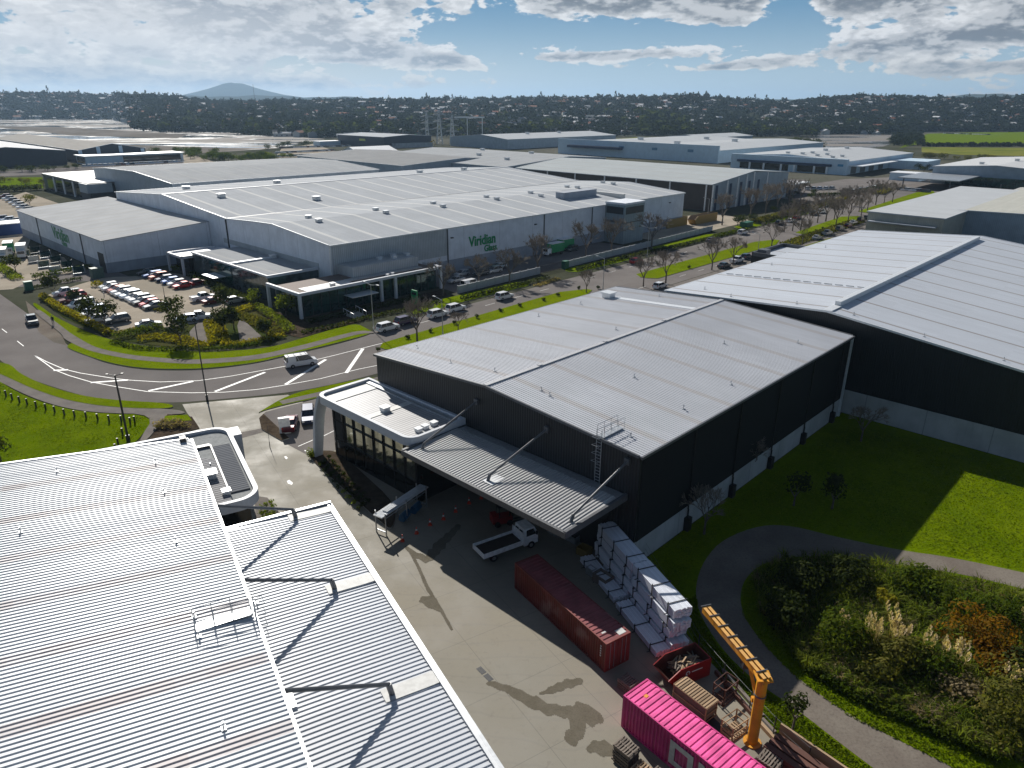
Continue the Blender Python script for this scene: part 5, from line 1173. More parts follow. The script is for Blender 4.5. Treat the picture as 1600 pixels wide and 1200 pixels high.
# forklift (half hidden under the canopy)
fk = thing('forklift', 'red forklift parked in the shade under the canopy', 'forklift', (G(785, 818).x, G(785, 818).y, .04), R(20)); rm_ = simple('forklift_red', (.25, .012, .012), .4)
b = MB(); b.box(-1.0, .9, -.55, .55, .25, .95); b.box(-1.2, -.6, -.55, .55, .4, 1.25); b.obj('body', rm_, fk)
b = MB()
for x, y in ((-.5, -.5), (-.5, .5), (.6, -.5), (.6, .5)): b.beam((x, y, .9), (x*.9, y*.9, 2.1), .06, .06)
b.box(-.6, .7, -.52, .52, 2.1, 2.15); b.obj('overhead_guard', M['darksteel'], fk)
b = MB(); b.box(.95, 1.05, -.4, -.3, .1, 2.4); b.box(.95, 1.05, .3, .4, .1, 2.4); b.box(1.05, 2.1, -.35, -.2, .1, .15); b.box(1.05, 2.1, .2, .35, .1, .15); b.obj('mast', M['darksteel'], fk)
for x, y in ((-.7, -.6), (-.7, .6), (.6, -.6), (.6, .6)): b = MB(); b.tube((x, y-.1, .3), (x, y+.1, .3), .3, n=12); b.obj('wheel', M['rubber'], fk)
# small clutter in the shade by the canopy's end
def tote(px, py, rz, w, d, h, mt, label):
    p = G(px, py); t = thing('steel_bin', label, 'bin', (p.x, p.y, .04), R(rz)); b = MB()
    b.box(0, w, 0, .05, 0, h); b.box(0, w, d-.05, d, 0, h); b.box(0, .05, .05, d-.05, 0, h); b.box(w-.05, w, .05, d-.05, 0, h); b.box(.05, w-.05, .05, d-.05, 0, .06); b.obj('body', mt, t)
tote(925, 908, -50, 1.6, 1.1, .9, M['timber_old'], 'brown open topped bin beside the white bundles'); tote(900, 866, -40, 1.2, 1.0, .8, simple('yellow_bin', (.22, .15, .04), .6), 'dull yellow bin in the shade by the canopy corner')
tote(915, 896, -50, .8, .6, .7, M['zinc'], 'small white bin in the yard between container and bundles')
tote(855, 832, -45, 1.6, 1.0, .8, M['galv'], 'grey steel bin under the canopy corner, left one'); tote(880, 842, -45, 1.5, 1.0, .7, M['galv'], 'grey steel bin under the canopy corner, right one')
# flatbed truck
tk = thing('flatbed_truck', 'white flatbed truck with dark deck parked near the canopy', 'truck', (0, 0, .04), 0)
pf_, pb_ = G(820, 850), G(748, 876); tk.rotation_euler = (0, 0, math.atan2(pf_.y-pb_.y, pf_.x-pb_.x)); tk.location = (pb_.x, pb_.y, .04)
b = MB(); b.prism([(4.5, -.95), (6.1, -.9), (6.1, .9), (4.5, .95)], .45, 1.35); b.raw([(4.5, -.93, 1.35), (6.12, -.9, 1.35), (6.12, .9, 1.35), (4.5, .93, 1.35), (4.6, -.82, 2.2), (5.75, -.8, 2.2), (5.75, .8, 2.2), (4.6, .82, 2.2)], [(0, 1, 5, 4), (1, 2, 6, 5), (2, 3, 7, 6), (3, 0, 4, 7), (4, 5, 6, 7)]); b.obj('cab', M['white'], tk)
b = MB(); b.raw([(6.13, -.8, 1.4), (6.13, .8, 1.4), (5.8, .72, 2.1), (5.8, -.72, 2.1)], [(0, 1, 2, 3)]); b.obj('windscreen', M['carglass'], tk)
for sgn in (-1, 1): b = MB(); b.raw([(4.75, sgn*.945, 1.45), (5.85, sgn*.93, 1.45), (5.6, sgn*.85, 2.08), (4.8, sgn*.86, 2.08)], [(0, 1, 2, 3)]); b.obj('side_window', M['carglass'], tk)
b = MB(); b.box(4.49, 4.5, -.6, -.1, 1.6, 2.0); b.box(4.49, 4.5, .1, .6, 1.6, 2.0); b.obj('rear_window', M['carglass'], tk)
b = MB(); b.box(0, 4.35, -1.0, 1.0, .85, .95); b.obj('deck', simple('deck_dark', (.03, .022, .016), .8), tk)
b = MB(); b.box(0, 4.4, -1.05, -1.0, .75, 1.25); b.box(0, 4.4, 1.0, 1.05, .75, 1.25); b.box(-.05, 0, -1.05, 1.05, .75, 1.25); b.box(4.36, 4.42, -1.0, 1.0, .9, 1.9); b.obj('dropside', M['white'], tk)
b = MB(); b.box(.2, 6, -.4, .4, .45, .8); b.obj('chassis', M['darksteel'], tk)
for x in (1.1, 5.3):
    for y in (-.85, .85):
        b = MB(); b.tube((x, y-.13, .38), (x, y+.13, .38), .38, n=14); wh = b.obj('wheel', M['rubber'], tk); b = MB(); b.tube((x, y-.14, .38), (x, y+.14, .38), .2, n=10); b.obj('rim', M['chrome'], wh)
b = MB(); b.box(6.12, 6.2, -.92, .92, .45, .7); b.obj('bumper', M['darksteel'], tk); b = MB(); b.box(6.12, 6.14, -.5, .5, .85, 1.1); b.obj('grille', M['black'], tk)
for y in (-1.12, 1.12): b = MB(); b.box(5.75, 5.85, y-.1, y+.1, 1.5, 1.85); b.beam((5.8, y*.85, 1.7), (5.8, y, 1.7), .03, .03); b.obj('mirror', M['black'], tk)
for y in (-.7, .7): b = MB(); b.box(6.11, 6.15, y-.15, y+.15, .8, 1.0); b.obj('headlight', M['lamp'], tk)
# white sign block at the drive
sb = thing('sign', 'white upright sign block beside the parking bays at the drive', 'sign', (G(446, 677).x, G(446, 677).y, .04), R(20)); b = MB(); b.box(-.7, .7, -.25, .25, 0, 2.2); b.obj('panel', M['white'], sb)
# ---------------------------------------------------------------- lamps
def lamp(px, py, h, arms, label, mt=None, name='street_lamp', r=.09, az=AZ+math.pi/2, al=1.0):
    p = G(px, py); t = thing(name, label, 'street lamp', (p.x, p.y, 0), az, 'street lamps'); mt = mt or M['galv']
    b = MB(); b.tube((0, 0, 0), (0, 0, h), r, r*.6, n=8); b.tube((0, 0, 0), (0, 0, .9), r*1.6, n=8); b.obj('post', mt, t)
    for s in arms:
        b = MB(); b.tube((0, 0, h-.1), (s*1.9*al, 0, h+.25*al), .045, n=6); arm = b.obj('arm', mt, t); b = MB(); b.box(min(s*1.8, s*2.5)*al, max(s*1.8, s*2.5)*al, -.14, .14, h+.18*al, h+.12+.18*al); b.obj('lamp_head', mt, arm)
    return t
lamp(201, 690, 9.0, (-1, 1), 'dark street lamp with double head, left of the bottom left roof', M['darksteel'], az=R(10), r=.16, al=.4)
lamp(324, 626, 12.5, (), 'tall slim dark mast in the road at the yard entrance', M['darksteel'], r=.11)
lamp(584, 518, 9.0, (-1, 1), 'pale double armed street lamp in front of the glass office'); lamp(692, 526, 7.0, (1,), 'pale single armed street lamp beyond the black warehouse left corner')
lamp(942, 455, 7.6, (1,), 'pale single armed street lamp just beyond the black warehouse roof'); lamp(1011, 402, 8.2, (1, -1), 'pale street lamp opposite the grey louvred tower')
lamp(258, 468, 4.2, (), 'short dark lamp post in the car park between the rows', M['darksteel'], r=.07); lamp(163, 463, 2.6, (), 'short grey post at the left of the car park', M['galv'], r=.05)
lamp(1183, 402, 6.5, (1,), 'slim street lamp beyond the pale warehouse roof'); lamp(1290, 330, 8, (1, -1), 'street lamp near the far junction'); lamp(1105, 345, 8, (1,), 'street lamp beside the brown warehouse')
lamp(422, 700, 3.2, (), 'thin leaning flag pole at the kerb of the yard drive', M['darksteel'], r=.03)
# bollards round the park
BP = [(0, 614), (10, 620), (19.5, 625), (31, 629.5), (43, 633), (57, 637.5), (72, 641), (86, 645), (101, 649.5), (117, 652), (135, 654), (153, 657), (171, 659.5), (190, 660), (211, 661), (204, 663), (192, 680), (185, 696), (181, 705)]
b0 = thing('bollard', 'short dark timber bollard edging the bright green park', 'bollard', G(*BP[0]), 0, 'bollards round the park'); b = MB(); b.tube((0, 0, 0), (0, 0, 1.0), .12, n=8); b.obj('post', M['darksteel'], b0); b = MB(); b.tube((0, 0, .01), (0, 0, .06), .2, n=8); b.obj('collar', M['kerb'], b0)
for q in BP[1:]: copy_tree(b0, G(*q))
# pylons and gantries in the middle distance
def pylon(px, base_y, top_y, label, arms=True, wdt=5.0):
    p = G(px, base_y); 
    r_ = math.hypot(p.x, p.y); h = CAM_H-(top_y-163)*7.75e-4*r_; t = thing('pylon', label, 'pylon', (p.x, p.y, 0), R(12)); b = MB(); n = 8
    for sx in (-1, 1):
        for sy in (-1, 1): b.tube((sx*wdt/2, sy*wdt/2, 0), (sx*.5, sy*.5, h), .35, .2, n=4)
    for i in range(n):
        z0, z1 = h*i/n, h*(i+1)/n; w0 = wdt/2+(.5-wdt/2)*i/n; w1 = wdt/2+(.5-wdt/2)*(i+1)/n
        for s in (-1, 1): b.tube((-w0, s*w0, z0), (w1, s*w1, z1), .14, n=3); b.tube((w0, s*w0, z0), (-w1, s*w1, z1), .14, n=3); b.tube((s*w0, -w0, z0), (s*w1, w1, z1), .14, n=3)
    b.obj('lattice', M['galv'], t)
    if arms:
        for k in (.45, .65, .85):
            b = MB(); b.tube((-7, 0, h*k), (7, 0, h*k), .3, n=4); b.tube((-7, 0, h*k), (0, 0, h*(k+.06)), .15, n=3); b.tube((7, 0, h*k), (0, 0, h*(k+.06)), .15, n=3); b.obj('cross_arm', M['galv'], t)
pylon(668, 224, 176, 'thin lattice pylon at the left of the group', True, 4); pylon(687, 225, 172, 'tallest lattice pylon of the group', True, 6); pylon(707, 226, 180, 'lattice pylon at the right of the group', True, 5)
gn = thing('gantry', 'wide steel substation gantry right of the pylons', 'gantry', G(730, 222), R(10))
for x in (0, 17): b = MB(); b.box(x, x+.8, 0, .8, 0, 26); b.obj('post', M['galv'], gn)
b = MB(); b.box(-14, 20, 0, .8, 25.5, 27); b.obj('beam', M['galv'], gn)
mast = thing('radio_mast', 'thin radio mast on the skyline right of the volcano', 'mast', (math.sin(pxaz(399))*2600, math.cos(pxaz(399))*2600, 0), 0)
b = MB(); b.tube((0, 0, 20), (0, 0, 95), 1.2, .5, n=4); b.obj('pole', M['greysteel'], mast)
# ================================================================ VEHICLES
SPEC = { # length, width, height, body outline (x, z) of the shoulder, cabin base x range, roof x range
 'suv':   dict(L=4.6, W=1.86, sh=[(-2.3, .80), (-2.25, .98), (1.0, 1.0), (2.15, .86), (2.3, .6)], cb=(-2.2, 1.15), cr=(-1.85, .35), H=1.68),
 'hatch': dict(L=4.2, W=1.76, sh=[(-2.1, .75), (-2.05, .92), (.95, .92), (1.95, .76), (2.1, .55)], cb=(-2.0, 1.15), cr=(-1.55, .2), H=1.48),
 'sedan': dict(L=4.7, W=1.8, sh=[(-2.35, .72), (-2.28, .92), (-1.4, .96), (1.0, .90), (2.2, .74), (2.35, .5)], cb=(-1.65, 1.15), cr=(-.95, .25), H=1.45),
 'wagon': dict(L=4.8, W=1.82, sh=[(-2.4, .75), (-2.36, .94), (1.0, .92), (2.25, .76), (2.4, .55)], cb=(-2.3, 1.2), cr=(-2.0, .3), H=1.5),
 'van':   dict(L=5.1, W=1.9, sh=[(-2.55, .9), (-2.54, 1.1), (1.6, 1.08), (2.4, .9), (2.55, .6)], cb=(-2.5, 1.9), cr=(-2.4, 1.05), H=1.98),
 'ute':   dict(L=5.3, W=1.88, sh=[(-2.65, .8), (-2.65, 1.08), (1.2, 1.02), (2.5, .92), (2.65, .6)], cb=(-.95, 1.35), cr=(-.65, .65), H=1.75),
}
_vm = {}
def car_meshes(kind):
    if kind in _vm: return _vm[kind]
    sp = SPEC[kind]; L, Wd, H = sp['L'], sp['W']/2, sp['H']; b = MB(); sh = sp['sh']
    zb = .28; rings = []
    for x, z in sh:
        k = 1-.10*(abs(x)/(L/2))**4
        rings.append([(x, -Wd*k*.96, zb), (x, -Wd*k, .55), (x, -Wd*k*.95, z), (x, -Wd*k*.86, z+.03), (x, Wd*k*.86, z+.03), (x, Wd*k*.95, z), (x, Wd*k, .55), (x, Wd*k*.96, zb)])
    vs = [p for r in rings for p in r]; n = 8; fs = []
    for i in range(len(rings)-1):
        for j in range(n): fs.append((i*n+j, i*n+(j+1) % n, (i+1)*n+(j+1) % n, (i+1)*n+j))
    fs += [tuple(range(n-1, -1, -1)), tuple(range((len(rings)-1)*n, len(rings)*n))]
    fs = [f[::-1] for f in fs]
    b.raw(vs, fs)
    (c0, c1), (r0, r1) = sp['cb'], sp['cr']; zs = np.interp([c0, c1], [a for a, z in sh], [z for a, z in sh])
    y0, y1 = Wd*.86, Wd*.72
    # roof panel and pillars in body colour
    b.box(r0-.02, r1+.02, -y1, y1, H-.05, H)
    for s in (-1, 1):
        for xb, xt, z_ in ((c0, r0, zs[0]), (c1, r1, zs[1]), ((c0+c1)/2-.1, (r0+r1)/2-.1, (zs[0]+zs[1])/2)):
            b.beam((xb, s*(y0+.005), z_), (xt, s*(y1+.005), H-.03), .07, .05)
        if kind == 'van': b.raw([(c0+.3, s*(y0+.012), 1.1), (-.9, s*(y0+.012), 1.1), (-.9, s*(y1+.02), H-.05), (c0+.3, s*(y1+.02), H-.05)], [(0, 1, 2, 3)] if s < 0 else [(3, 2, 1, 0)])
    if kind == 'ute':
        b.box(-2.6, -.98, -Wd*.9, -Wd*.82, 1.0, 1.2); b.box(-2.6, -.98, Wd*.82, Wd*.9, 1.0, 1.2); b.box(-2.64, -2.56, -Wd*.9, Wd*.9, 1.0, 1.2)
    body = b
    g = MB(); g.raw([(c0, -y0, zs[0]), (c1, -y0, zs[1]), (c1, y0, zs[1]), (c0, y0, zs[0]), (r0, -y1, H-.05), (r1, -y1, H-.05), (r1, y1, H-.05), (r0, y1, H-.05)], [(0, 1, 5, 4), (1, 2, 6, 5), (2, 3, 7, 6), (3, 0, 4, 7)])
    w = MB(); w.tube((0, -.1, 0), (0, .1, 0), .33, n=14); w.tube((0, -.11, 0), (0, .11, 0), .19, n=8, mi=1)
    hl = MB(); hl.box(0, .05, -.16, .16, -.07, .07); tl = MB(); tl.box(-.04, 0, -.1, .1, -.14, .14)
    out = {}
    for nm, mb, mats in (('body', body, [M['white']]), ('windows', g, [M['carglass']]), ('wheel', w, [M['rubber'], M['chrome']]), ('headlight', hl, [M['lamp']]), ('tail_light', tl, [M['red_lens']])):
        me = bpy.data.meshes.new(kind+'_'+nm); me.from_pydata(mb.v, [], mb.f)
        for q in mats: me.materials.append(q)
        me.polygons.foreach_set('material_index', mb.mi if len(mats) > 1 else [0]*len(mb.f)); me.update(); out[nm] = me
    _vm[kind] = out; return out
_paint = {}
def paint(c):
    if c not in _paint:
        col = {'white': (.74, .75, .77), 'silver': (.42, .44, .46), 'grey': (.13, .14, .15), 'black': (.012, .013, .016), 'navy': (.012, .02, .06), 'blue': (.01, .08, .28), 'red': (.38, .012, .018), 'darkred': (.10, .012, .02), 'orange': (.36, .07, .03), 'slate': (.05, .065, .075), 'purple': (.03, .015, .07), 'bluewhite': (.5, .58, .7), 'green': (.01, .16, .09)}[c]
        m, t, p = newmat('car_paint_'+c); p.inputs['Base Color'].default_value = (*col, 1); p.inputs['Roughness'].default_value = .32; p.inputs['Metallic'].default_value = .25 if c != 'white' else 0
        p.inputs['Coat Weight'].default_value = .6; p.inputs['Coat Roughness'].default_value = .06; _paint[c] = m
    return _paint[c]
def car(kind, colr, pos, az, label, cat='car', group=None, small=False, name=None):
    me = car_meshes(kind); sp = SPEC[kind]
    t = thing(name or {'van': 'van', 'ute': 'pickup'}.get(kind, 'parked_car'), label, cat, (pos[0], pos[1], pos[2] if len(pos) > 2 else .05), az, group)
    def put(nm, part, loc):
        o = bpy.data.objects.new(nm, me[part]); COL.objects.link(o); o.parent = t; o.location = loc; return o
    o = put('body', 'body', (0, 0, 0)); o.material_slots[0].link = 'OBJECT'; o.material_slots[0].material = paint(colr)
    put('windows', 'windows', (0, 0, 0))
    for x in (-sp['L']*.3, sp['L']*.31):
        for y in (-sp['W']/2+.1, sp['W']/2-.1): put('wheel', 'wheel', (x, y, .33))
    if not small:
        for y in (-.62, .62): put('headlight', 'headlight', (sp['L']/2-.06, y*sp['W']/1.86, .66)); put('tail_light', 'tail_light', (-sp['L']/2+.02, y*1.15*sp['W']/1.86, .82))
    return t
def gcar(kind, colr, px, py, az, label, **kw):
    p = G(px, py, .05); return car(kind, colr, (p.x, p.y, .05), az, label, **kw)
BK = AZ+math.pi            # nose towards the street bend
GRP = 'cars in the office car park'
rowA = [('hatch', 'silver'), ('sedan', 'white'), ('hatch', 'orange'), ('suv', 'white'), ('wagon', 'silver'), ('suv', 'bluewhite'), ('hatch', 'white'), ('suv', 'white'), ('wagon', 'slate'), ('hatch', 'red'), ('sedan', 'grey')]
a0, a1 = G(171, 451), G(243, 482)
words = ['farthest', 'second farthest', 'third farthest', 'fourth farthest', 'fifth farthest', 'middle (sixth)', 'fifth nearest', 'fourth nearest', 'third nearest', 'second nearest', 'nearest']
for i, (k, c) in enumerate(rowA):
    p = a0.lerp(a1, i/10.0); car(k, c, (p.x, p.y, .05), BK+R(random.Random(i).uniform(-3, 3)), '%s %s, %s of eleven in the centre row of the car park' % ({'bluewhite': 'pale blue', 'slate': 'dark slate'}.get(c, c), {'suv': 'SUV', 'hatch': 'hatchback', 'sedan': 'sedan', 'wagon': 'wagon'}[k], words[i]), group=GRP)
rowB = [('suv', 'black', 'far black SUV by the grey hall'), ('wagon', 'blue', 'blue wagon, second from the far end'), ('suv', 'orange', 'rusty orange SUV'), ('hatch', 'navy', 'navy hatchback beside the orange SUV'), ('hatch', 'blue', 'bright blue hatchback'), ('hatch', 'white', 'white hatchback between blue and red cars'), ('sedan', 'red', 'red sedan, nearest')]
a0, a1 = G(231, 430), G(287, 450)
for i, (k, c, l) in enumerate(rowB):
    p = a0.lerp(a1, i/6.0); car(k, c, (p.x, p.y, .05), BK+R(random.Random(i+40).uniform(-3, 3)), l+' in the rear row of the office car park', group=GRP)
gcar('sedan', 'darkred', 305, 446, BK, 'dark red sedan behind the red one, by the glass office', group=GRP)
gcar('ute', 'white', 318, 469, AZ, 'white pickup alone in the car park aisle, nose to the glass office', cat='pickup truck', group=GRP)
gcar('hatch', 'silver', 368, 473, AZ, 'silver hatchback half hidden by the car park trees', group=GRP); gcar('sedan', 'darkred', 334, 474, AZ, 'small dark car behind the white pickup', group=GRP)
gcar('ute', 'white', 311, 499, R(20), 'white pickup parked next to the slim mast top', cat='pickup truck', group=GRP); gcar('hatch', 'bluewhite', 293, 502, R(200), 'pale hatchback left of the white pickup by the mulch bed', group=GRP)
gcar('sedan', 'white', 233, 511, R(30), 'white sedan behind the clipped hedge', group=GRP)
gcar('ute', 'white', 104, 461, BK, 'white pickup at the left end of the front row', cat='pickup truck', group=GRP); gcar('hatch', 'red', 119, 465, BK, 'red hatchback behind the first tree of the front row', group=GRP)
gcar('wagon', 'darkred', 112, 472, BK, 'dark red car beneath the first tree', group=GRP); gcar('van', 'white', 128, 481, BK, 'long white van in the front row', cat='van', group=GRP)
gcar('hatch', 'bluewhite', 150, 487, BK, 'blue white hatchback behind the second tree', group=GRP); gcar('sedan', 'white', 144, 494, BK, 'white sedan partly under the second tree', group=GRP); gcar('hatch', 'white', 152, 503, BK, 'white hatchback nearest the yellow hedge', group=GRP); gcar('suv', 'slate', 184, 504, BK, 'dark SUV at the right end of the front row', group=GRP)
gcar('ute', 'slate', 51, 505, R(-52), 'dark slate pickup driving on the bend beside the pedestrian', cat='pickup truck', name='moving_pickup')
v = gcar('van', 'white', 471, 571, R(29), 'white van with roof rack driving through the bend', cat='van')
b = MB()
for y in (-.7, .7): b.tube((-2.2, y, 2.12), (1.0, y, 2.12), .03, n=4)
for x in (-2, -1, 0, .8): b.tube((x, -.8, 2.08), (x, .8, 2.08), .03, n=4)
b.obj('roof_rack', M['galv'], v)
GS = 'cars along the street'
for k, c, x, y, l in (('suv', 'white', 606, 516, 'white SUV parked nearest the bend, in front of the glass office'), ('suv', 'purple', 634, 506, 'dark purple SUV behind the bare street tree'), ('suv', 'white', 684, 495, 'white SUV parked left of the single armed lamp'), ('suv', 'white', 712, 486, 'white SUV parked just right of the single armed lamp'), ('suv', 'white', 788, 467, 'white SUV parked alone along the pale street wall'), ('hatch', 'red', 994, 411, 'red hatchback parked across from the louvred tower'), ('sedan', 'grey', 1111, 378, 'dark grey car driving on the far carriageway'), ('suv', 'white', 1160, 366, 'white SUV on the far carriageway by the teal bins')):
    gcar(k, c, x, y, AZ, l, group=GS)
for k, c, x, y, l in (('hatch', 'white', 1031, 450, 'white hatchback at the kerb just beyond the black warehouse'), ('sedan', 'slate', 1131, 418, 'dark sedan left of the pair of cars beyond the pale roof'), ('ute', 'white', 1151, 410, 'white pickup beyond the pale roof'), ('hatch', 'navy', 1166, 404, 'navy hatchback behind the low parapeted office'), ('sedan', 'silver', 1276, 374, 'silver sedan in the south lane parking'), ('ute', 'silver', 1292, 367, 'silver pickup in the south lane parking'), ('suv', 'grey', 1312, 360, 'grey SUV in the south lane parking'), ('hatch', 'darkred', 1325, 355, 'dark red hatchback in the south lane parking'), ('sedan', 'white', 1333, 350, 'white sedan in the south lane parking'), ('suv', 'black', 1345, 346, 'black SUV near the cream hall'), ('suv', 'slate', 1355, 343, 'slate SUV nearest the cream hall'), ('suv', 'black', 1218, 351, 'black SUV at the head of the far group'), ('hatch', 'white', 1235, 347, 'white hatchback in the far group'), ('hatch', 'red', 1245, 342, 'red hatchback in the far group'), ('suv', 'black', 1271, 336, 'black SUV in front of the white one, far group'), ('suv', 'white', 1283, 333, 'white SUV in the far group'), ('sedan', 'grey', 1305, 326, 'grey sedan furthest up the street'), ('wagon', 'bluewhite', 1287, 316, 'white and blue wagon in the hedged lot')):
    gcar(k, c, x, y, AZ, l, group=GS)
for k, c, x, y, az, l in (('van', 'white', 735, 449, AZ, 'white van behind the pale street wall'), ('sedan', 'silver', 713, 441, BK, 'silver sedan in the shaded works lot, leftmost'), ('hatch', 'silver', 722, 431, BK, 'silver hatchback in the shaded works lot, in front of the wall'), ('suv', 'silver', 772, 426, BK, 'silver SUV under the bare trees of the works lot'), ('wagon', 'silver', 779, 420, BK, 'long silver wagon in the works lot'), ('suv', 'slate', 752, 430, BK, 'slate SUV in the works lot'), ('suv', 'slate', 893, 392, BK, 'grey SUV right of the green vans')):
    gcar(k, c, x, y, az, l, cat='van' if k == 'van' else 'car', group='vehicles in the works lot')
gcar('sedan', 'darkred', 454, 667, R(100), 'dark red sedan in the parking bay by the sign block', group='cars by the black warehouse office'); gcar('wagon', 'navy', 482, 655, R(-75), 'navy wagon in the parking bay under the office frame', group='cars by the black warehouse office')
def boxtruck(px, py, az, col, label):
    p = G(px, py); t = thing('box_truck', label, 'truck', (p.x, p.y, .05), az, 'green and white box trucks'); b = MB(); b.box(-3, 2.2, -1.15, 1.15, .9, 3.3); b.obj('box', col, t); b = MB(); b.box(-3.05, 2.25, -1.2, 1.2, 3.3, 3.4); b.obj('box_roof', M['white'], t)
    b = MB(); b.prism([(2.4, -1.0), (3.9, -.95), (3.9, .95), (2.4, 1.0)], .5, 2.2); b.obj('cab', M['white'], t); b = MB(); b.box(3.88, 3.93, -.8, .8, 1.35, 2.05); b.obj('windscreen', M['carglass'], t)
    for x in (-1.8, 3.0):
        for y in (-1, 1): b = MB(); b.tube((x, y-.15, .45), (x, y+.15, .45), .45, n=12); b.obj('wheel', M['rubber'], t)
boxtruck(866, 398, BK, M['green'], 'green box truck in the works lot, left one'); boxtruck(882, 391, BK, M['green'], 'green box truck in the works lot, right one')
boxtruck(16, 397, R(-60), M['green'], 'white roofed green box truck at the left, behind the other two'); boxtruck(36, 401, R(-60), M['whitemetal'], 'white and green box truck nearest the side hall'); boxtruck(6, 408, R(-60), M['offwhite'], 'grey white box truck cut by the left edge of the photo')
bsh = thing('blue_shelter', 'blue sided shelter with white roof edge at the left edge of the photo', 'shelter', G(-30, 372), AZ); b = MB(); b.box(-8, 14, 0, 7, 0, 3.4); b.obj('wall', simple('blue_panel', (.005, .04, .16), .5), bsh); b = MB(); b.box(-8.2, 14.4, -.4, 7.4, 3.4, 3.7); b.obj('roof', M['white'], bsh)
# service yard clutter under the side hall: glass racks
for i in range(9):
    p = W(52.5-(i % 2)*4, 200+i*4.6); t = thing('glass_rack', 'dark steel glass rack standing in the shade along the side hall', 'rack', (p.x, p.y, .04), AZ, 'glass racks beside the side hall'); b = MB()
    b.box(-1.4, 1.4, -.5, .5, 0, .2)
    for y in (-.3, .3):
        for x in (-1.3, 1.2): b.beam((x, y*1.4, .2), (x, y*.3, 2.0), .1, .1)
    b.obj('frame', M['galv' if i % 3 == 0 else 'greysteel'], t); b = MB(); b.box(-1.2, 1.1, -.05, .05, .25, 1.8); b.obj('load', M['zinc' if i % 4 == 1 else 'teal_glass'], t)
# distant parked cars, too small to show parts
_far = {}
def farcar(x, y, z, az, c, label, group):
    if c not in _far:
        me = car_meshes('suv'); b = MB()
        b.raw([tuple(v.co) for v in me['body'].vertices], [tuple(p.vertices) for p in me['body'].polygons]); b.raw([tuple(v.co) for v in me['windows'].vertices], [tuple(p.vertices) for p in me['windows'].polygons], 1)
        q = b.obj('distant_car', [paint(c), M['carglass']]); _far[c] = q.data; bpy.data.objects.remove(q)
    o = bpy.data.objects.new('distant_car', _far[c]); COL.objects.link(o); o.location = (x, y, z); o.rotation_euler = (0, 0, az); tag(o, label, 'car', group)
rr = random.Random(77)
cl = ['white', 'white', 'silver', 'bluewhite', 'grey', 'white', 'slate', 'darkred', 'white', 'navy']
def farrow(p0_, p1_, n, az, where, grp):
    a, c = G(*p0_), G(*p1_)
    for i in range(n):
        p = a.lerp(c, i/max(1, n-1)); farcar(p.x, p.y, .06, az+rr.uniform(-.05, .05), rr.choice(cl), where, grp)
farrow((134, 261), (282, 254), 20, AZ, 'distant car in the row before the far left warehouse', 'cars before the far left warehouse')
farrow((8, 309), (42, 330), 7, BK, 'car in the left edge lot behind the blue shelter, upper row', 'cars in the left edge lot, upper row'); farrow((2, 344), (24, 348), 3, BK, 'car in the left edge lot beside the blue shelter', 'cars beside the blue shelter')
farrow((1328, 302), (1372, 294), 9, AZ, 'distant car parked before the white annexe', 'cars before the white annexe'); farrow((1403, 297), (1446, 301), 8, AZ+1.57, 'distant car under the long canopy', 'cars under the long canopy'); farrow((1262, 297), (1300, 296), 5, AZ, 'distant car before the blue window band', 'cars before the blue band')
farrow((1476, 209), (1545, 211), 16, 0, 'distant car beyond the green field', 'cars beyond the green field')
for (x0, y0, x1, y1, n) in ((440, 232, 545, 229, 22), (434, 240, 520, 236, 22), (430, 246, 500, 243, 16)): farrow((x0, y0), (x1, y1), n, .6, 'distant vehicle in the depot yard by the estuary', 'vehicles in the depot yard')
gg = thing('green_tank', 'green machine behind the pale roofs, right of the navy shed', 'machine', G(650, 227), 0); b = MB(); b.tube((-9, 0, 4), (9, 0, 4), 4, n=12); b.box(-11, 12, -3, 3, 0, 2); b.tube((0, 0, 7), (0, 0, 11), 1, n=8); b.obj('body', simple('machine_green', (.01, .2, .1), .5), gg)
yy = thing('yellow_machine', 'yellow excavator body beside the green machine', 'machine', G(663, 229), 0); b = MB(); b.box(-4, 5, -2, 2, 1, 4); b.box(-5, 6, -2.4, 2.4, 0, 1.2); b.beam((4, 0, 3), (10, 0, 6), .8, 1); b.beam((10, 0, 6), (12, 0, 1), .6, .8); b.obj('body', simple('machine_yellow', (.5, .3, .03), .5), yy)
for i, (x, y) in enumerate(((1040, 358), (1085, 352))):
    t = thing('yellow_bin', 'yellow skip behind the street wall, %s one' % ('left' if i == 0 else 'right'), 'skip bin', G(x, y), AZ); open_bin(t, 14 if i == 0 else 16, 3, 3.0, 1.5, simple('bin_yellow', (.32, .20, .04), .6), simple('bin_inside', (.22, .17, .12), .8))
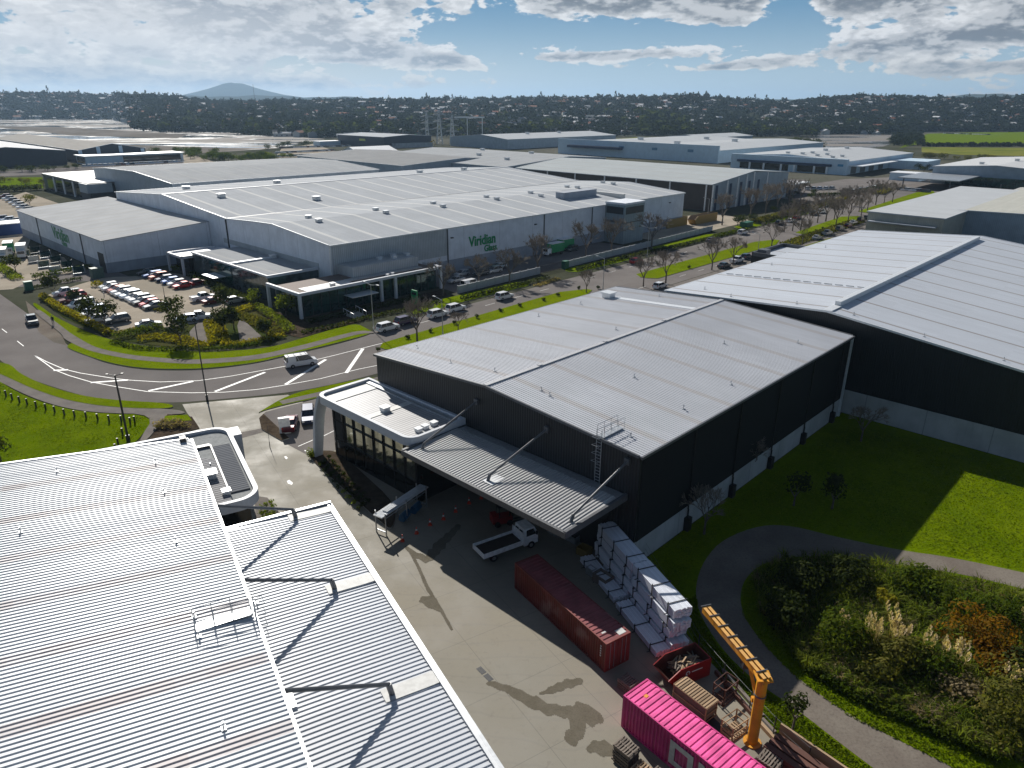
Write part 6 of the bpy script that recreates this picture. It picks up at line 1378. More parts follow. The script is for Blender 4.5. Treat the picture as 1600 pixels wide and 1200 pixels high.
# pedestrian
def person(px, py, label):
    p = G(px, py); me = bpy.data.meshes.new('body')
    J = [((0, 0, .93), .13), ((0, 0, 1.15), .135), ((0, 0, 1.38), .16), ((0, 0, 1.52), .055), ((0, .01, 1.66), .10), ((0, .01, 1.76), .08),
         ((-.19, 0, 1.42), .06), ((-.26, .03, 1.15), .045), ((-.24, -.06, .90), .035), ((.19, 0, 1.42), .06), ((.26, -.04, 1.15), .045), ((.25, .10, .92), .035),
         ((-.10, 0, .88), .10), ((-.11, .14, .50), .065), ((-.11, .06, .08), .045), ((-.11, -.12, .03), .04), ((.10, 0, .88), .10), ((.11, -.10, .50), .065), ((.11, .14, .10), .045), ((.11, 0.0, .04), .04)]
    E_ = [(0, 1), (1, 2), (2, 3), (3, 4), (4, 5), (2, 6), (6, 7), (7, 8), (2, 9), (9, 10), (10, 11), (0, 12), (12, 13), (13, 14), (14, 15), (0, 16), (16, 17), (17, 18), (18, 19)]
    me.from_pydata([j[0] for j in J], E_, []); o = bpy.data.objects.new('person', me); COL.objects.link(o)
    md = o.modifiers.new('skin', 'SKIN'); 
    for i, (_, r) in enumerate(J): me.skin_vertices[0].data[i].radius = (r, r)
    me.skin_vertices[0].data[0].use_root = True
    o.modifiers.new('sub', 'SUBSURF').levels = 1; dg = bpy.context.evaluated_depsgraph_get(); m2 = bpy.data.meshes.new_from_object(o.evaluated_get(dg)); bpy.data.objects.remove(o)
    m2.materials.append(simple('dark_clothes', (.02, .022, .028), .8)); m2.materials.append(simple('skin', (.42, .27, .20), .6)); m2.materials.append(simple('trousers', (.03, .035, .06), .8))
    for f in m2.polygons:
        z = sum(m2.vertices[v].co.z for v in f.vertices)/len(f.vertices); f.material_index = 1 if z > 1.5 else (2 if z < .9 and abs(sum(m2.vertices[v].co.x for v in f.vertices)/len(f.vertices)) < .2 else 0)
    t = thing('person', label, 'person', (p.x, p.y, .14), R(-40)); q = bpy.data.objects.new('body', m2); COL.objects.link(q); q.parent = t; q.rotation_euler = (0, 0, R(90))
    b = MB(); b.tube((0, 0, 1.68), (0, 0, 1.80), .11, .07, n=8); b.obj('hair', M['black'], t)
person(84, 508, 'person in dark clothes walking on the footpath beside the bend')
# ================================================================ PLANTS
def leaf_ball(b, c, r, n, size, rnd_, flat=.25, mi=0):
    """n small leaf clumps spread through a ragged ellipsoid"""
    rx, ry, rz = r
    lobes = [(rnd_.uniform(-.55, .55)*rx, rnd_.uniform(-.55, .55)*ry, rnd_.uniform(-.35, .5)*rz, rnd_.uniform(.45, .72)) for _ in range(7)]
    for i in range(n):
        lx, ly, lz, lr = rnd_.choice(lobes); u = rnd_.uniform(-1, 1); th = rnd_.uniform(0, 2*math.pi); q = math.sqrt(1-u*u); k = lr*rnd_.uniform(.6, 1.05)
        p = Vector((lx+q*math.cos(th)*rx*k, ly+q*math.sin(th)*ry*k, max(-rz*.95, lz+u*rz*k)))
        nrm = Vector((q*math.cos(th)+rnd_.uniform(-.6, .6), q*math.sin(th)+rnd_.uniform(-.6, .6), u+rnd_.uniform(-.2, .9))).normalized()
        a = nrm.orthogonal().normalized(); a.rotate(Matrix.Rotation(rnd_.uniform(0, 6.28), 3, nrm)); d = nrm.cross(a); s = size*rnd_.uniform(.6, 1.4)
        p = p+Vector(c); b.face([p-a*s, p-d*s*.6, p+a*s+nrm*s*.2, p+d*s*.6], mi)
def trunk(b, h, r, rnd_, limbs=4, spread=.5, top=.5):
    b.tube((0, 0, 0), (0, 0, h), r, r*.6, n=6)
    for i in range(limbs):
        a = i*2*math.pi/limbs+rnd_.uniform(-.4, .4); b.tube((0, 0, h*.8), (math.cos(a)*spread, math.sin(a)*spread, h+top*rnd_.uniform(.6, 1.2)), r*.5, r*.2, n=4)
def leafy_tree(label, loc, h, w, leaf='leaf_dark', th=.35, n=700, size=.2, seed=0, group=None, name='leafy_tree', cat='tree'):
    r = random.Random(seed); t = thing(name, label, cat, loc, r.uniform(0, 6), group); b = MB(); trunk(b, h*th, .05+h*.018, r, 5, w*.3, h*.3); b.obj('trunk', M['bark'], t)
    b = MB(); leaf_ball(b, (0, 0, h*th+(h-h*th)*.52), (w/2, w/2, (h-h*th)*.55), n, size, r); b.obj('crown', M[leaf], t); return t
def bush(label, loc, r3, leaf='leaf_mid', n=500, size=.16, seed=0, name='shrub', cat='shrub', group=None, rz=0):
    r = random.Random(seed); t = thing(name, label, cat, loc, rz, group); b = MB()
    for k in range(5): b.tube((0, 0, 0), (r.uniform(-.4, .4)*r3[0], r.uniform(-.4, .4)*r3[1], r3[2]*1.0), .04, .015, n=4)
    b.obj('stem', M['bark'], t); b = MB(); leaf_ball(b, (0, 0, r3[2]*.9), r3, n, size, r); b.obj('foliage', M[leaf], t); return t
def hedge(label, pts, w, h, leaf, dens=60, size=.14, seed=0, name='hedge', z=.05):
    r = random.Random(seed); b = MB(); P = [G(*p) if len(p) == 2 and not isinstance(p, Vector) else p for p in pts]
    for a, c in zip(P, P[1:]):
        L = (c-a).length; d = (c-a).normalized(); q = Vector((-d.y, d.x, 0))
        for i in range(int(L*dens*w)):
            hh = h*(.85+.25*math.sin((a.x+L*.3)*2+i)) if False else h
            u = r.uniform(0, L); v = r.uniform(-.5, .5)*w*1.1; zz = h*(1-abs(2*v/w)**4*.3)*r.uniform(.25, 1.08)
            p = a+d*u+q*v+Vector((0, 0, z+zz)); nrm = Vector((r.uniform(-1, 1), r.uniform(-1, 1), r.uniform(0, 1.4))).normalized(); e = nrm.orthogonal().normalized(); e.rotate(Matrix.Rotation(r.uniform(0, 6.28), 3, nrm)); f = nrm.cross(e); s = size*r.uniform(.7, 1.5)
            b.face([p-e*s, p-f*s*.6, p+e*s, p+f*s*.6])
    o = b.obj(name, M[leaf]); return tag(o, label, 'hedge')
# bare street trees: forking skeletons, three models
def branch(b, p, d, L, r, depth, rnd_):
    q = p+d*L; r = max(r, .02); b.tube(tuple(p), tuple(q), r, max(r*.62, .016), n=5 if depth > 2 else 3, caps=False, mi=0 if depth > 1 else 1)
    if depth == 0: return
    for i in range(3 if depth > 2 else 5 if depth == 1 else 4):
        a = d.orthogonal().normalized(); a.rotate(Matrix.Rotation(rnd_.uniform(0, 6.28), 3, d)); ang = rnd_.uniform(.30, .72)
        nd = (d*math.cos(ang)+a*math.sin(ang)); nd.z += .12; nd.normalize(); branch(b, p+d*L*rnd_.uniform(.65, 1.0), nd, L*rnd_.uniform(.58, .82), r*.56, depth-1, rnd_)
bare_protos = []
for i in range(4):
    r = random.Random(100+i); t = thing('bare_tree', None, 'tree', (0, 0, -500), 0); b = MB(); b.tube((0, 0, 0), (0, 0, 1.9), .16, .12, n=7); b.obj('trunk', M['bark'], t)
    b = MB()
    for k in range(5):
        a = k*1.257+r.uniform(-.3, .3); d = Vector((math.cos(a)*.55, math.sin(a)*.55, 1)).normalized(); branch(b, Vector((0, 0, 1.5+.15*k)), d, 1.9, .08, 4, r)
    b.obj('crown', [M['bark'], M['twig']], t); bare_protos.append(t)
_used = set()
def bare(px, py, h, label, grp='leafless street trees', i=None, xy=None):
    i = (len(_used) if i is None else i) % 4; p = G(px, py) if xy is None else xy; src = bare_protos[i]; sc = h/5.3
    if src.location.z < -100: src.location = (p.x, p.y, .05); src.scale = (sc, sc, sc); src.rotation_euler = (0, 0, px*.37); t = src
    else: t = copy_tree(src, (p.x, p.y, .05), px*.37, sc)
    _used.add(px*1000+py); tag(t, label, 'tree', grp)
bare(652, 534, 6.5, 'bare reddish street tree on the grass beyond the black warehouse corner'); 
for x, y, h, l in ((693, 462, 6.5, 'bare tree at the near end of the pale street wall'), (748, 447, 6.0, 'bare tree in front of the green lettering'), (796, 444, 7.0, 'bare tree right of the green lettering'), (840, 428, 8, 'bare tree left of the gate'),
                (915, 404, 8.5, 'bare tree right of the gate, first one'), (955, 398, 8.5, 'bare tree in front of the louvred tower'), (1018, 386, 8.5, 'bare tree right of the louvred tower'),
                (1128, 352, 9, 'bare tree at the near corner of the brown warehouse'), (1172, 340, 9.5, 'bare tree along the brown warehouse, first'), (1196, 334, 9.5, 'bare tree along the brown warehouse, second'), (1214, 328, 9.5, 'bare tree along the brown warehouse, third'), (1232, 324, 9.5, 'bare tree along the brown warehouse, fourth'), (1250, 318, 8.5, 'bare tree before the white roofed corner office'),
                (1005, 448, 6.0, 'small bare tree on the median behind the black roof, left'), (1040, 443, 7.0, 'spreading bare tree on the median behind the black roof'), (916, 458, 4.5, 'thin bare sapling on the median'), (1112, 422, 7.0, 'bare tree at the kerb left of the pale roof'), (1145, 414, 6, 'bare tree beside the parked pair'), (1205, 388, 6.5, 'bare tree above the parapeted office, left'), (1253, 383, 6.5, 'bare tree above the parapeted office, right'), (1306, 352, 7, 'bare tree on the far median, left'), (1325, 345, 7, 'bare tree on the far median, middle'), (1345, 340, 7, 'bare tree on the far median, right'), (1316, 320, 6, 'small bare tree at the junction'), (716, 520, 3.5, 'bare sapling beside the lamp on the grass')):
    bare(x, y, h, l)
for i in range(14):
    x = 1225+i*13; y = 366-i*4.0+((i*37) % 7-3); bare(x, y, 6.8+(i % 3), 'bare tree in the thick row on the far median', 'thick row of bare trees on the far median')
for i, (x, y) in enumerate(((1170, 745), (1345, 690), (1100, 835))):
    bare(x, y, 4.2, 'bare sapling in the shade beside the black warehouse, %s' % ('below the third downpipe', 'closest to the charcoal wall', 'nearest the white bundles')[i], 'bare saplings on the shaded lawn')
for i, (x, y) in enumerate(((590, 549), (637, 529), (673, 519), (709, 507), (745, 497), (782, 487), (812, 479), (872, 462), (905, 452), (935, 451), (1027, 413), (1077, 419), (850, 470), (1265, 366), (1275, 362), (1285, 358))):
    bush('small round dark shrub clipped on the street median', G(x, y, .1), (.55, .55, .45), 'leaf_dark', 110, .13, i, 'median_shrub', group='clipped shrubs on the median')
# office corner planting
for i, (x, y, h, w, l) in enumerate(((84, 462, 4.2, 4.2, 'dark tree at the left end of the car park'), (120, 478, 3.2, 3.2, 'small dark tree over the dark red car'), (139, 505, 5.5, 4.2, 'round dark tree before the white van'), (165, 508, 4.6, 5.2, 'wide dark tree at the front row right end'), (272, 505, 5.6, 4.8, 'round dark tree between car park and mulch bed'), (283, 538, 6.0, 4.6, 'dark tree left of the gravel bed'), (352, 486, 5.6, 4.6, 'dark tree beside the car park exit'), (350, 519, 5.0, 4.2, 'dark tree between the two mulch beds'), (366, 515, 4.8, 3.4, 'second dark tree between the mulch beds, right hand'), (417, 526, 3.4, 3.0, 'small dark tree right of the triangular bed'), (25, 425, 4.5, 5.0, 'dark round tree beside the box trucks'), (47, 321, 4.5, 6.5, 'loose green tree in the left edge lot'))):
    leafy_tree(l, G(x, y, .05), h, w, 'leaf_dark' if i < 11 else 'leaf_olive', .3, 520, .26, i+300, 'dark round trees of the office corner')
leafy_tree('light green tree between the two glass offices', G(447, 494), 4.6, 3.8, 'leaf_lime', .3, 420, .24, 9); leafy_tree('pale green tree at the corner of the side office', G(398, 475), 3.4, 2.8, 'leaf_lime', .3, 300, .22, 10)
hedge('yellow hedge along the front of the office car park', [(67, 465), (92, 483), (118, 496), (150, 512), (172, 524)], 1.5, 1.0, 'leaf_yellow', 42, .2, 1)
hedge('clipped green hedge before the white sedan', [(176, 532), (195, 528), (222, 521), (250, 513)], 2.2, 1.3, 'leaf_mid', 40, .17, 2)
hedge('long green hedge strip curving round the office corner', [(175, 536), (215, 546), (280, 549), (345, 548), (400, 540), (440, 528)], 1.2, .7, 'leaf_mid', 34, .17, 3)
hedge('yellow planting between hedge and first mulch bed', [(215, 532), (250, 528), (285, 533), (300, 541), (330, 541)], 3.2, .7, 'leaf_yellow', 22, .2, 4)
hedge('yellow planting between the two mulch beds', [(333, 503), (338, 520), (345, 538)], 3.4, .7, 'leaf_yellow', 26, .2, 5); hedge('yellow hedge below the triangular bed', [(345, 541), (372, 540), (410, 534), (445, 526)], 1.6, .8, 'leaf_yellow', 30, .2, 6)
hedge('bright yellow planting at the car park exit', [(365, 490), (380, 486), (398, 481)], 3.0, .9, 'leaf_yellow', 28, .2, 7); hedge('olive ground cover above the triangular bed', [(372, 494), (400, 502), (425, 516), (440, 524)], 3.6, .5, 'leaf_olive', 22, .2, 8); hedge('sunlit green hedge by the glass office', [(402, 482), (420, 492), (440, 506), (455, 520)], 2.0, 1.2, 'leaf_lime', 30, .18, 9)
hedge('dark planter below the green glass office', [(480, 506), (520, 497), (560, 487), (600, 479), (660, 466)], 2.4, .8, 'leaf_dark', 24, .2, 10); hedge('second dark planter strip below the glass office', [(470, 522), (520, 512), (575, 498), (640, 484), (690, 472)], 1.6, .6, 'leaf_dark', 24, .2, 11)
hedge('dark hedge along the service yard, lower edge', [(50, 437), (90, 430), (130, 423), (145, 420)], 1.5, 1.3, 'leaf_mid', 36, .2, 12); hedge('dark hedge at the back of the service yard', [(54, 452), (90, 444), (128, 437)], 1.2, .8, 'leaf_dark', 30, .2, 13)
hedge('yellow green bush at the head of the centre car row', [(148, 449), (158, 446)], 2.4, 1.2, 'leaf_yellow', 40, .2, 14); hedge('low olive island planting at the end of the centre row', [(243, 488), (258, 485)], 2.0, .6, 'leaf_olive', 40, .18, 15); hedge('sunlit shrubs at the lobby columns', [(270, 424), (282, 422)], 2.0, 1.2, 'leaf_lime', 40, .2, 16); hedge('dark hedge along the glass side office', [(300, 432), (330, 446), (365, 462), (400, 476)], 2.4, 1.2, 'leaf_dark', 30, .2, 17)
hedge('purple brown ground cover at the front hedge', [(178, 523), (200, 518), (218, 513)], 1.6, .35, 'leaf_dry', 34, .16, 18)
hedge('sunlit green hedge by the box trucks', [(-10, 412), (12, 426), (28, 438)], 2.5, .9, 'leaf_lime', 26, .2, 19)
hedge('dark shrubs at the foot of the pale street wall, left part', [(722, 470), (760, 460), (800, 450), (858, 436)], 1.4, .9, 'leaf_dark', 26, .22, 20); hedge('dark hedge at the foot of the pale street wall, right part', [(900, 424), (985, 402), (1060, 386), (1110, 374)], 1.4, .9, 'leaf_dark', 22, .24, 21)
hedge('mid green hedge at the far drive', [(1115, 372), (1165, 360)], 2, 1.0, 'leaf_mid', 22, .25, 22); hedge('long olive hedge along the brown warehouse frontage', [(1180, 350), (1230, 336), (1265, 326)], 4, 1.6, 'leaf_olive', 14, .35, 23); hedge('hedge round the far lot, near side', [(1272, 326), (1300, 317), (1322, 310)], 3, 1.2, 'leaf_yellow', 12, .35, 24); hedge('dark hedge round the far lot, far side', [(1262, 308), (1300, 306), (1322, 306)], 3, 1.4, 'leaf_dark', 12, .35, 25)
hedge('yellow hedge at the right drive', [(1372, 304), (1385, 298)], 4, 1.4, 'leaf_yellow', 14, .4, 26); hedge('dark hedge beside the white annexe lot', [(1318, 300), (1345, 301), (1378, 292)], 4, 1.4, 'leaf_dark', 12, .4, 27); hedge('dark shrub belt behind the bright lawn at the far left', [(-30, 300), (20, 299), (66, 297)], 5, 2.5, 'leaf_dark', 8, .5, 28); hedge('dry grass on the far median', [(1230, 383), (1280, 366), (1340, 346)], 5, .5, 'leaf_olive', 8, .4, 29)
hedge('purple brown flower bed on the verge at the gate', [(838, 448), (855, 442), (872, 436)], 1.6, .4, 'leaf_dry', 30, .18, 30)
# bed at the black warehouse's office
for i in range(9):
    for j in range(4):
        x = 500+i*7.6+j*4.5; y = 729+i*8.4-j*4.0
        if (x-478)*.9 < 0: continue
        k = j == 0 and i in (5, 6, 7); bush('%s cushion plant in the bed before the black office' % ('bright lime' if k else 'dark green'), G(x, y, .15), (.38, .38, .3), 'leaf_lime' if k else 'leaf_dark', 55, .1, i*7+j, 'cushion_plant', group='%s cushion plants in the office bed' % ('lime' if k else 'dark'))
bush('round yellow green bush at the foot of the white frame leg', G(488, 714, .15), (.7, .7, .55), 'leaf_lime', 240, .11, 77)
for i in range(3):
    for j in range(3): bush('lime cushion plant in the gravel bed by the bottom left office', G(408+j*8+i*2, 797+i*8-j*5, .1), (.38, .38, .3), 'leaf_lime', 55, .1, i+50+j*3, 'cushion_plant', group='lime cushion plants by the left office')
sheet('garden_bed', gp((398, 775), (418, 778), (440, 806), (400, 826)), .05, M['path'])
for i in range(7): bush('purple brown shrub in the bed behind the bottom left roof', G(248+i*7, 668-(i % 2)*5, .1), (.8, .8, .4), 'leaf_dry', 110, .14, i+90, 'low_shrub', group='brown shrubs behind the left roof')
# young trees on the lawn
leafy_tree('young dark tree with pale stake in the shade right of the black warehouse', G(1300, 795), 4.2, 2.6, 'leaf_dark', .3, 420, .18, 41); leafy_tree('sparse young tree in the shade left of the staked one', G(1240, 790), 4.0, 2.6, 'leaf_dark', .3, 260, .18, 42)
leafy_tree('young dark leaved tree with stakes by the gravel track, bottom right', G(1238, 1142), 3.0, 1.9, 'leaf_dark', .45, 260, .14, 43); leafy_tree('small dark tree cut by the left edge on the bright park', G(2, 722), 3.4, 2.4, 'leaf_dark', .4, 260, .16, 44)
# wetland scrub: background mass plus the plants one can tell apart
def mass(name, label, poly, n, hmin, hmax, size, leaf, seed, zf=None):
    r = random.Random(seed); P = [(G(*p).x, G(*p).y) for p in poly]; xs = [p[0] for p in P]; ys = [p[1] for p in P]
    def inside(x, y):
        c = False; j = len(P)-1
        for i in range(len(P)):
            if (P[i][1] > y) != (P[j][1] > y) and x < (P[j][0]-P[i][0])*(y-P[i][1])/(P[j][1]-P[i][1])+P[i][0]: c = not c
            j = i
        return c
    b = MB(); k = 0; cl_ = [(r.uniform(min(xs), max(xs)), r.uniform(min(ys), max(ys)), r.uniform(.4, 1)) for _ in range(60)]
    while k < n:
        x, y = r.uniform(min(xs), max(xs)), r.uniform(min(ys), max(ys))
        if not inside(x, y): continue
        k += 1; hh = hmin+(hmax-hmin)*max(0, 1-min(math.hypot(x-a, y-c)/(1.3+d*1.5) for a, c, d in cl_))**.7
        z = hh*r.uniform(.1, 1); nrm = Vector((r.uniform(-1, 1), r.uniform(-1, 1), r.uniform(.1, 1.5))).normalized(); e = nrm.orthogonal().normalized(); e.rotate(Matrix.Rotation(r.uniform(0, 6.28), 3, nrm)); f = nrm.cross(e); s = size*r.uniform(.6, 1.5); p = Vector((x, y, z))
        b.face([p-e*s, p-f*s*.5, p+e*s, p+f*s*.5])
    return tag(b.obj(name, M[leaf]), label, 'undergrowth', kind='stuff')
mass('wetland_scrub', 'dark green undergrowth filling the wetland', [(1188, 905), (1215, 888), (1300, 882), (1390, 895), (1500, 918), (1620, 955), (1640, 1150), (1560, 1120), (1450, 1085), (1340, 1045), (1270, 1030), (1222, 985), (1195, 945)], 12000, .2, 1.5, .13, 'leaf_mid', 1)
mass('dry_grass', 'pale dry grass along the lower edge of the wetland', [(1262, 1035), (1300, 1025), (1400, 1055), (1500, 1085), (1620, 1140), (1640, 1200), (1560, 1180), (1450, 1130), (1340, 1085)], 11000, .2, .7, .13, 'leaf_dry', 2)
mass('edge_shrubs', 'low green shrubs lining the grass strip of the wetland', [(1248, 1040), (1262, 1042), (1340, 1085), (1450, 1132), (1560, 1185), (1560, 1198), (1440, 1145), (1330, 1096), (1255, 1052)], 2200, .3, .8, .14, 'leaf_mid', 3)
def blades(name, label, poly, n, h0, h1, leaf, seed):
    r = random.Random(seed); P = [(G(*p).x, G(*p).y) for p in poly]; xs = [p[0] for p in P]; ys = [p[1] for p in P]; b = MB(); k = 0
    def inside(x, y):
        c = False; j = len(P)-1
        for i in range(len(P)):
            if (P[i][1] > y) != (P[j][1] > y) and x < (P[j][0]-P[i][0])*(y-P[i][1])/(P[j][1]-P[i][1])+P[i][0]: c = not c
            j = i
        return c
    while k < n:
        cx, cy = r.uniform(min(xs), max(xs)), r.uniform(min(ys), max(ys))
        if not inside(cx, cy): continue
        hh = r.uniform(h0, h1)
        for q in range(14):
            a = r.uniform(0, 6.28); o = r.uniform(0, .25); L = hh*r.uniform(.7, 1.1); w = .03; c, s_ = math.cos(a), math.sin(a); p = Vector((cx+c*o, cy+s_*o, 0)); m_ = p+Vector((c*L*.2, s_*L*.2, L*.65)); e = p+Vector((c*L*.6, s_*L*.6, L*r.uniform(.5, .95))); g = Vector((-s_, c, 0))*w
            b.face([p-g, p+g, m_+g, m_-g]); b.face([m_-g, m_+g, e]); k += 1
    return tag(b.obj(name, M[leaf]), label, 'grass', kind='stuff')
WL = [(1180, 900), (1215, 880), (1300, 874), (1390, 888), (1500, 908), (1620, 940), (1640, 1190), (1560, 1185), (1450, 1135), (1340, 1085), (1250, 1040), (1205, 985), (1183, 945)]
blades('rough_grass', 'rough green grass between the wetland bushes', WL, 15000, .7, 1.7, 'leaf_mid', 61)
blades('golden_grass', 'golden grass between the wetland bushes', WL, 9000, .6, 1.4, 'leaf_dry', 62)
blades('olive_grass', 'olive tussocks between the wetland bushes', WL, 9000, .8, 2.0, 'leaf_lime', 63)
mass('lawn_tufts', 'uneven grass blades over the right hand lawn', [(1215, 735), (1330, 665), (1660, 745), (1660, 905), (1480, 866), (1300, 832), (1190, 816), (1120, 838), (1090, 870), (1060, 930), (1010, 870)], 26000, .05, .16, .09, 'leaf_grass', 71)
mass('verge_tufts', 'uneven grass blades between track and wetland', [(1180, 895), (1215, 876), (1300, 871), (1390, 885), (1500, 900), (1620, 928), (1620, 950), (1500, 918), (1390, 893), (1300, 880), (1215, 888), (1192, 910), (1200, 960), (1262, 1040), (1450, 1135), (1600, 1205), (1500, 1205), (1330, 1122), (1245, 1062), (1196, 1012), (1160, 962), (1158, 922)], 9000, .05, .28, .09, 'leaf_grass', 72)
mass('verge_tufts', 'uneven grass blades between fence and track', [(1060, 950), (1088, 930), (1092, 960), (1125, 1016), (1175, 1066), (1240, 1108), (1300, 1155), (1370, 1208), (1300, 1208), (1215, 1148), (1165, 1093), (1115, 1038), (1088, 1008)], 7000, .05, .22, .09, 'leaf_grass', 73)
mass('park_tufts', 'uneven grass blades over the left hand park', [(-20, 585), (40, 624), (90, 641), (150, 651), (240, 653), (212, 690), (120, 720), (-20, 745)], 12000, .10, .2, .10, 'leaf_grass', 74)
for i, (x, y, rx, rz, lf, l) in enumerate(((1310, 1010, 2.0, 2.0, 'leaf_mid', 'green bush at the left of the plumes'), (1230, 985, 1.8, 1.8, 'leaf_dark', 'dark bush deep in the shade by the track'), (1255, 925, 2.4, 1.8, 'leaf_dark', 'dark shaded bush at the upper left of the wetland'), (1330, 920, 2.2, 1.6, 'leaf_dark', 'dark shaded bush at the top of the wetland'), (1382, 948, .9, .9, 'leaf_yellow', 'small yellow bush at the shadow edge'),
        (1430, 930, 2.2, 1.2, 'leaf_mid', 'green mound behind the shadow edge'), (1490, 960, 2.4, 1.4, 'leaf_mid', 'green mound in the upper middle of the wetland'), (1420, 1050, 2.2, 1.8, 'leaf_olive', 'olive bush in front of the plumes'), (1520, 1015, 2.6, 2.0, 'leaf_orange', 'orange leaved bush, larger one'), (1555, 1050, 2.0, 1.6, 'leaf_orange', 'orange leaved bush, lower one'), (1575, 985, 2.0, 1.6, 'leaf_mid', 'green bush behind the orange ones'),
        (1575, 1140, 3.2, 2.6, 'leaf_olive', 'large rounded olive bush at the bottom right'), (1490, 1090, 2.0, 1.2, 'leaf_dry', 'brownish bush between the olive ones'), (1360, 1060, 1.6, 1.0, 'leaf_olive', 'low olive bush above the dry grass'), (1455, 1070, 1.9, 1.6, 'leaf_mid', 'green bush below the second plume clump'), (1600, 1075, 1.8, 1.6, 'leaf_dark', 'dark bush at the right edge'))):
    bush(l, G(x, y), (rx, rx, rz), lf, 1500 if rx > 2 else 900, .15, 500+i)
def pampas(px, py, h, n, label, seed):
    r = random.Random(seed); t = thing('pampas_grass', label, 'pampas grass', G(px, py), 0, 'pampas grass clumps'); b = MB()
    for i in range(420):
        a = r.uniform(0, 6.28); L = h*r.uniform(.5, .85); o = r.uniform(.0, .3); w = .025; c, s_ = math.cos(a), math.sin(a); rr_ = L*r.uniform(.25, .75)
        p0_, p1_, p2_ = Vector((c*o, s_*o, 0)), Vector((c*(o+rr_*.45), s_*(o+rr_*.45), L*.7)), Vector((c*(o+rr_), s_*(o+rr_), L*r.uniform(.35, .75))); q = Vector((-s_, c, 0))*w
        b.face([p0_-q, p0_+q, p1_+q, p1_-q]); b.face([p1_-q, p1_+q, p2_])
    b.obj('blades', M['leaf_olive'], t)
    for i in range(n):
        a = r.uniform(0, 6.28); o = r.uniform(.1, .9); x, y = math.cos(a)*o, math.sin(a)*o; z = h*r.uniform(.75, 1.05); b = MB(); b.tube((x*.3, y*.3, 0), (x, y, z), .02, .012, n=3)
        for k in range(46):
            u = k/46; rr_ = .15*math.sin(math.pi*min(1, u*.95+.08))+.015; th = r.uniform(0, 6.28); p = Vector((x*(1+u*.12)+math.cos(th)*rr_, y*(1+u*.12)+math.sin(th)*rr_, z-.15+u*.95)); e = Vector((math.cos(th)*.05, math.sin(th)*.05, .09)); f = Vector((-math.sin(th), math.cos(th), 0))*.05
            b.face([p-e, p-f, p+e, p+f])
        b.obj('plume', M['plume'], t)
pampas(1318, 1003, 2.4, 4, 'pampas clump with few plumes, leftmost', 1); pampas(1357, 1018, 2.7, 10, 'pampas clump with dense plumes, left one of the close pair', 2); pampas(1392, 1024, 2.9, 13, 'pampas clump with fanned plumes, right one of the close pair', 3)
pampas(1455, 1045, 2.6, 7, 'pampas clump in the middle of the wetland, left', 4); pampas(1488, 1060, 2.7, 9, 'pampas clump in the middle of the wetland, right', 5); pampas(1394, 985, 2.2, 2, 'pampas clump with two plumes behind the others', 6); pampas(1575, 1088, 2.4, 4, 'pampas clump above the big olive bush', 7); pampas(1605, 1105, 2.6, 4, 'pampas clump at the right edge', 8); pampas(1598, 1005, 2.3, 3, 'pampas clump far right behind the orange bush', 9)
# ================================================================ DISTANT VEGETATION AND SUBURBS
def np_mesh(name, verts, quads, mat, extra_mats=(), mi=None):
    me = bpy.data.meshes.new(name); nv = len(verts); nf = len(quads)
    me.vertices.add(nv); me.vertices.foreach_set('co', np.asarray(verts, dtype=np.float32).ravel())
    me.loops.add(nf*4); me.loops.foreach_set('vertex_index', np.asarray(quads, dtype=np.int32).ravel())
    me.polygons.add(nf); me.polygons.foreach_set('loop_start', np.arange(0, nf*4, 4, dtype=np.int32)); me.polygons.foreach_set('loop_total', np.full(nf, 4, dtype=np.int32))
    me.materials.append(mat)
    for q in extra_mats: me.materials.append(q)
    if mi is not None: me.polygons.foreach_set('material_index', np.asarray(mi, dtype=np.int32))
    me.update(calc_edges=True); me.validate(); return me
def tree_template(seed, n=46, conifer=False):
    """unit tree: 1 high, 1 wide; leaf clumps as quads"""
    r = np.random.RandomState(seed); V = []
    for i in range(n):
        if conifer: z = r.uniform(.08, 1); rad = .26*(1-z)+.03; th = r.uniform(0, 6.28); c = np.array([np.cos(th)*rad, np.sin(th)*rad, z]); s = .09
        else:
            u = r.uniform(-.8, 1); th = r.uniform(0, 6.28); q = np.sqrt(1-u*u); k = r.uniform(.55, 1.05)*(1+.25*np.sin(th*3+seed)); c = np.array([np.cos(th)*q*.46*k, np.sin(th)*q*.46*k, .56+u*.42*k]); s = .15
        nn = r.normal(size=3)+np.array([np.cos(th)*.6, np.sin(th)*.6, .6]); nn /= np.linalg.norm(nn); a = np.cross(nn, r.normal(size=3)); a /= np.linalg.norm(a); d = np.cross(nn, a); s *= r.uniform(.7, 1.35)
        V += [c-a*s, c-d*s*.8, c+a*s, c+d*s*.8]
    return np.array(V)
TT = [tree_template(i) for i in range(8)]+[tree_template(20+i, 40, True) for i in range(2)]
def quads_for(nv): return np.arange(nv).reshape(-1, 4)
def scatter(name, label, pts, mat, cat='trees', rs=None):
    """pts: (x,y,z,h,w,template) -> one stuff mesh"""
    out = []
    for x, y, z, h, w, k, a in pts:
        v = TT[k]; c, s = math.cos(a), math.sin(a); q = np.empty_like(v); q[:, 0] = (v[:, 0]*c-v[:, 1]*s)*w+x; q[:, 1] = (v[:, 0]*s+v[:, 1]*c)*w+y; q[:, 2] = v[:, 2]*h+z; out.append(q)
    V = np.concatenate(out); me = np_mesh(name, V, quads_for(len(V)), mat); o = bpy.data.objects.new(name, me); COL.objects.link(o); return tag(o, label, cat, kind='stuff')
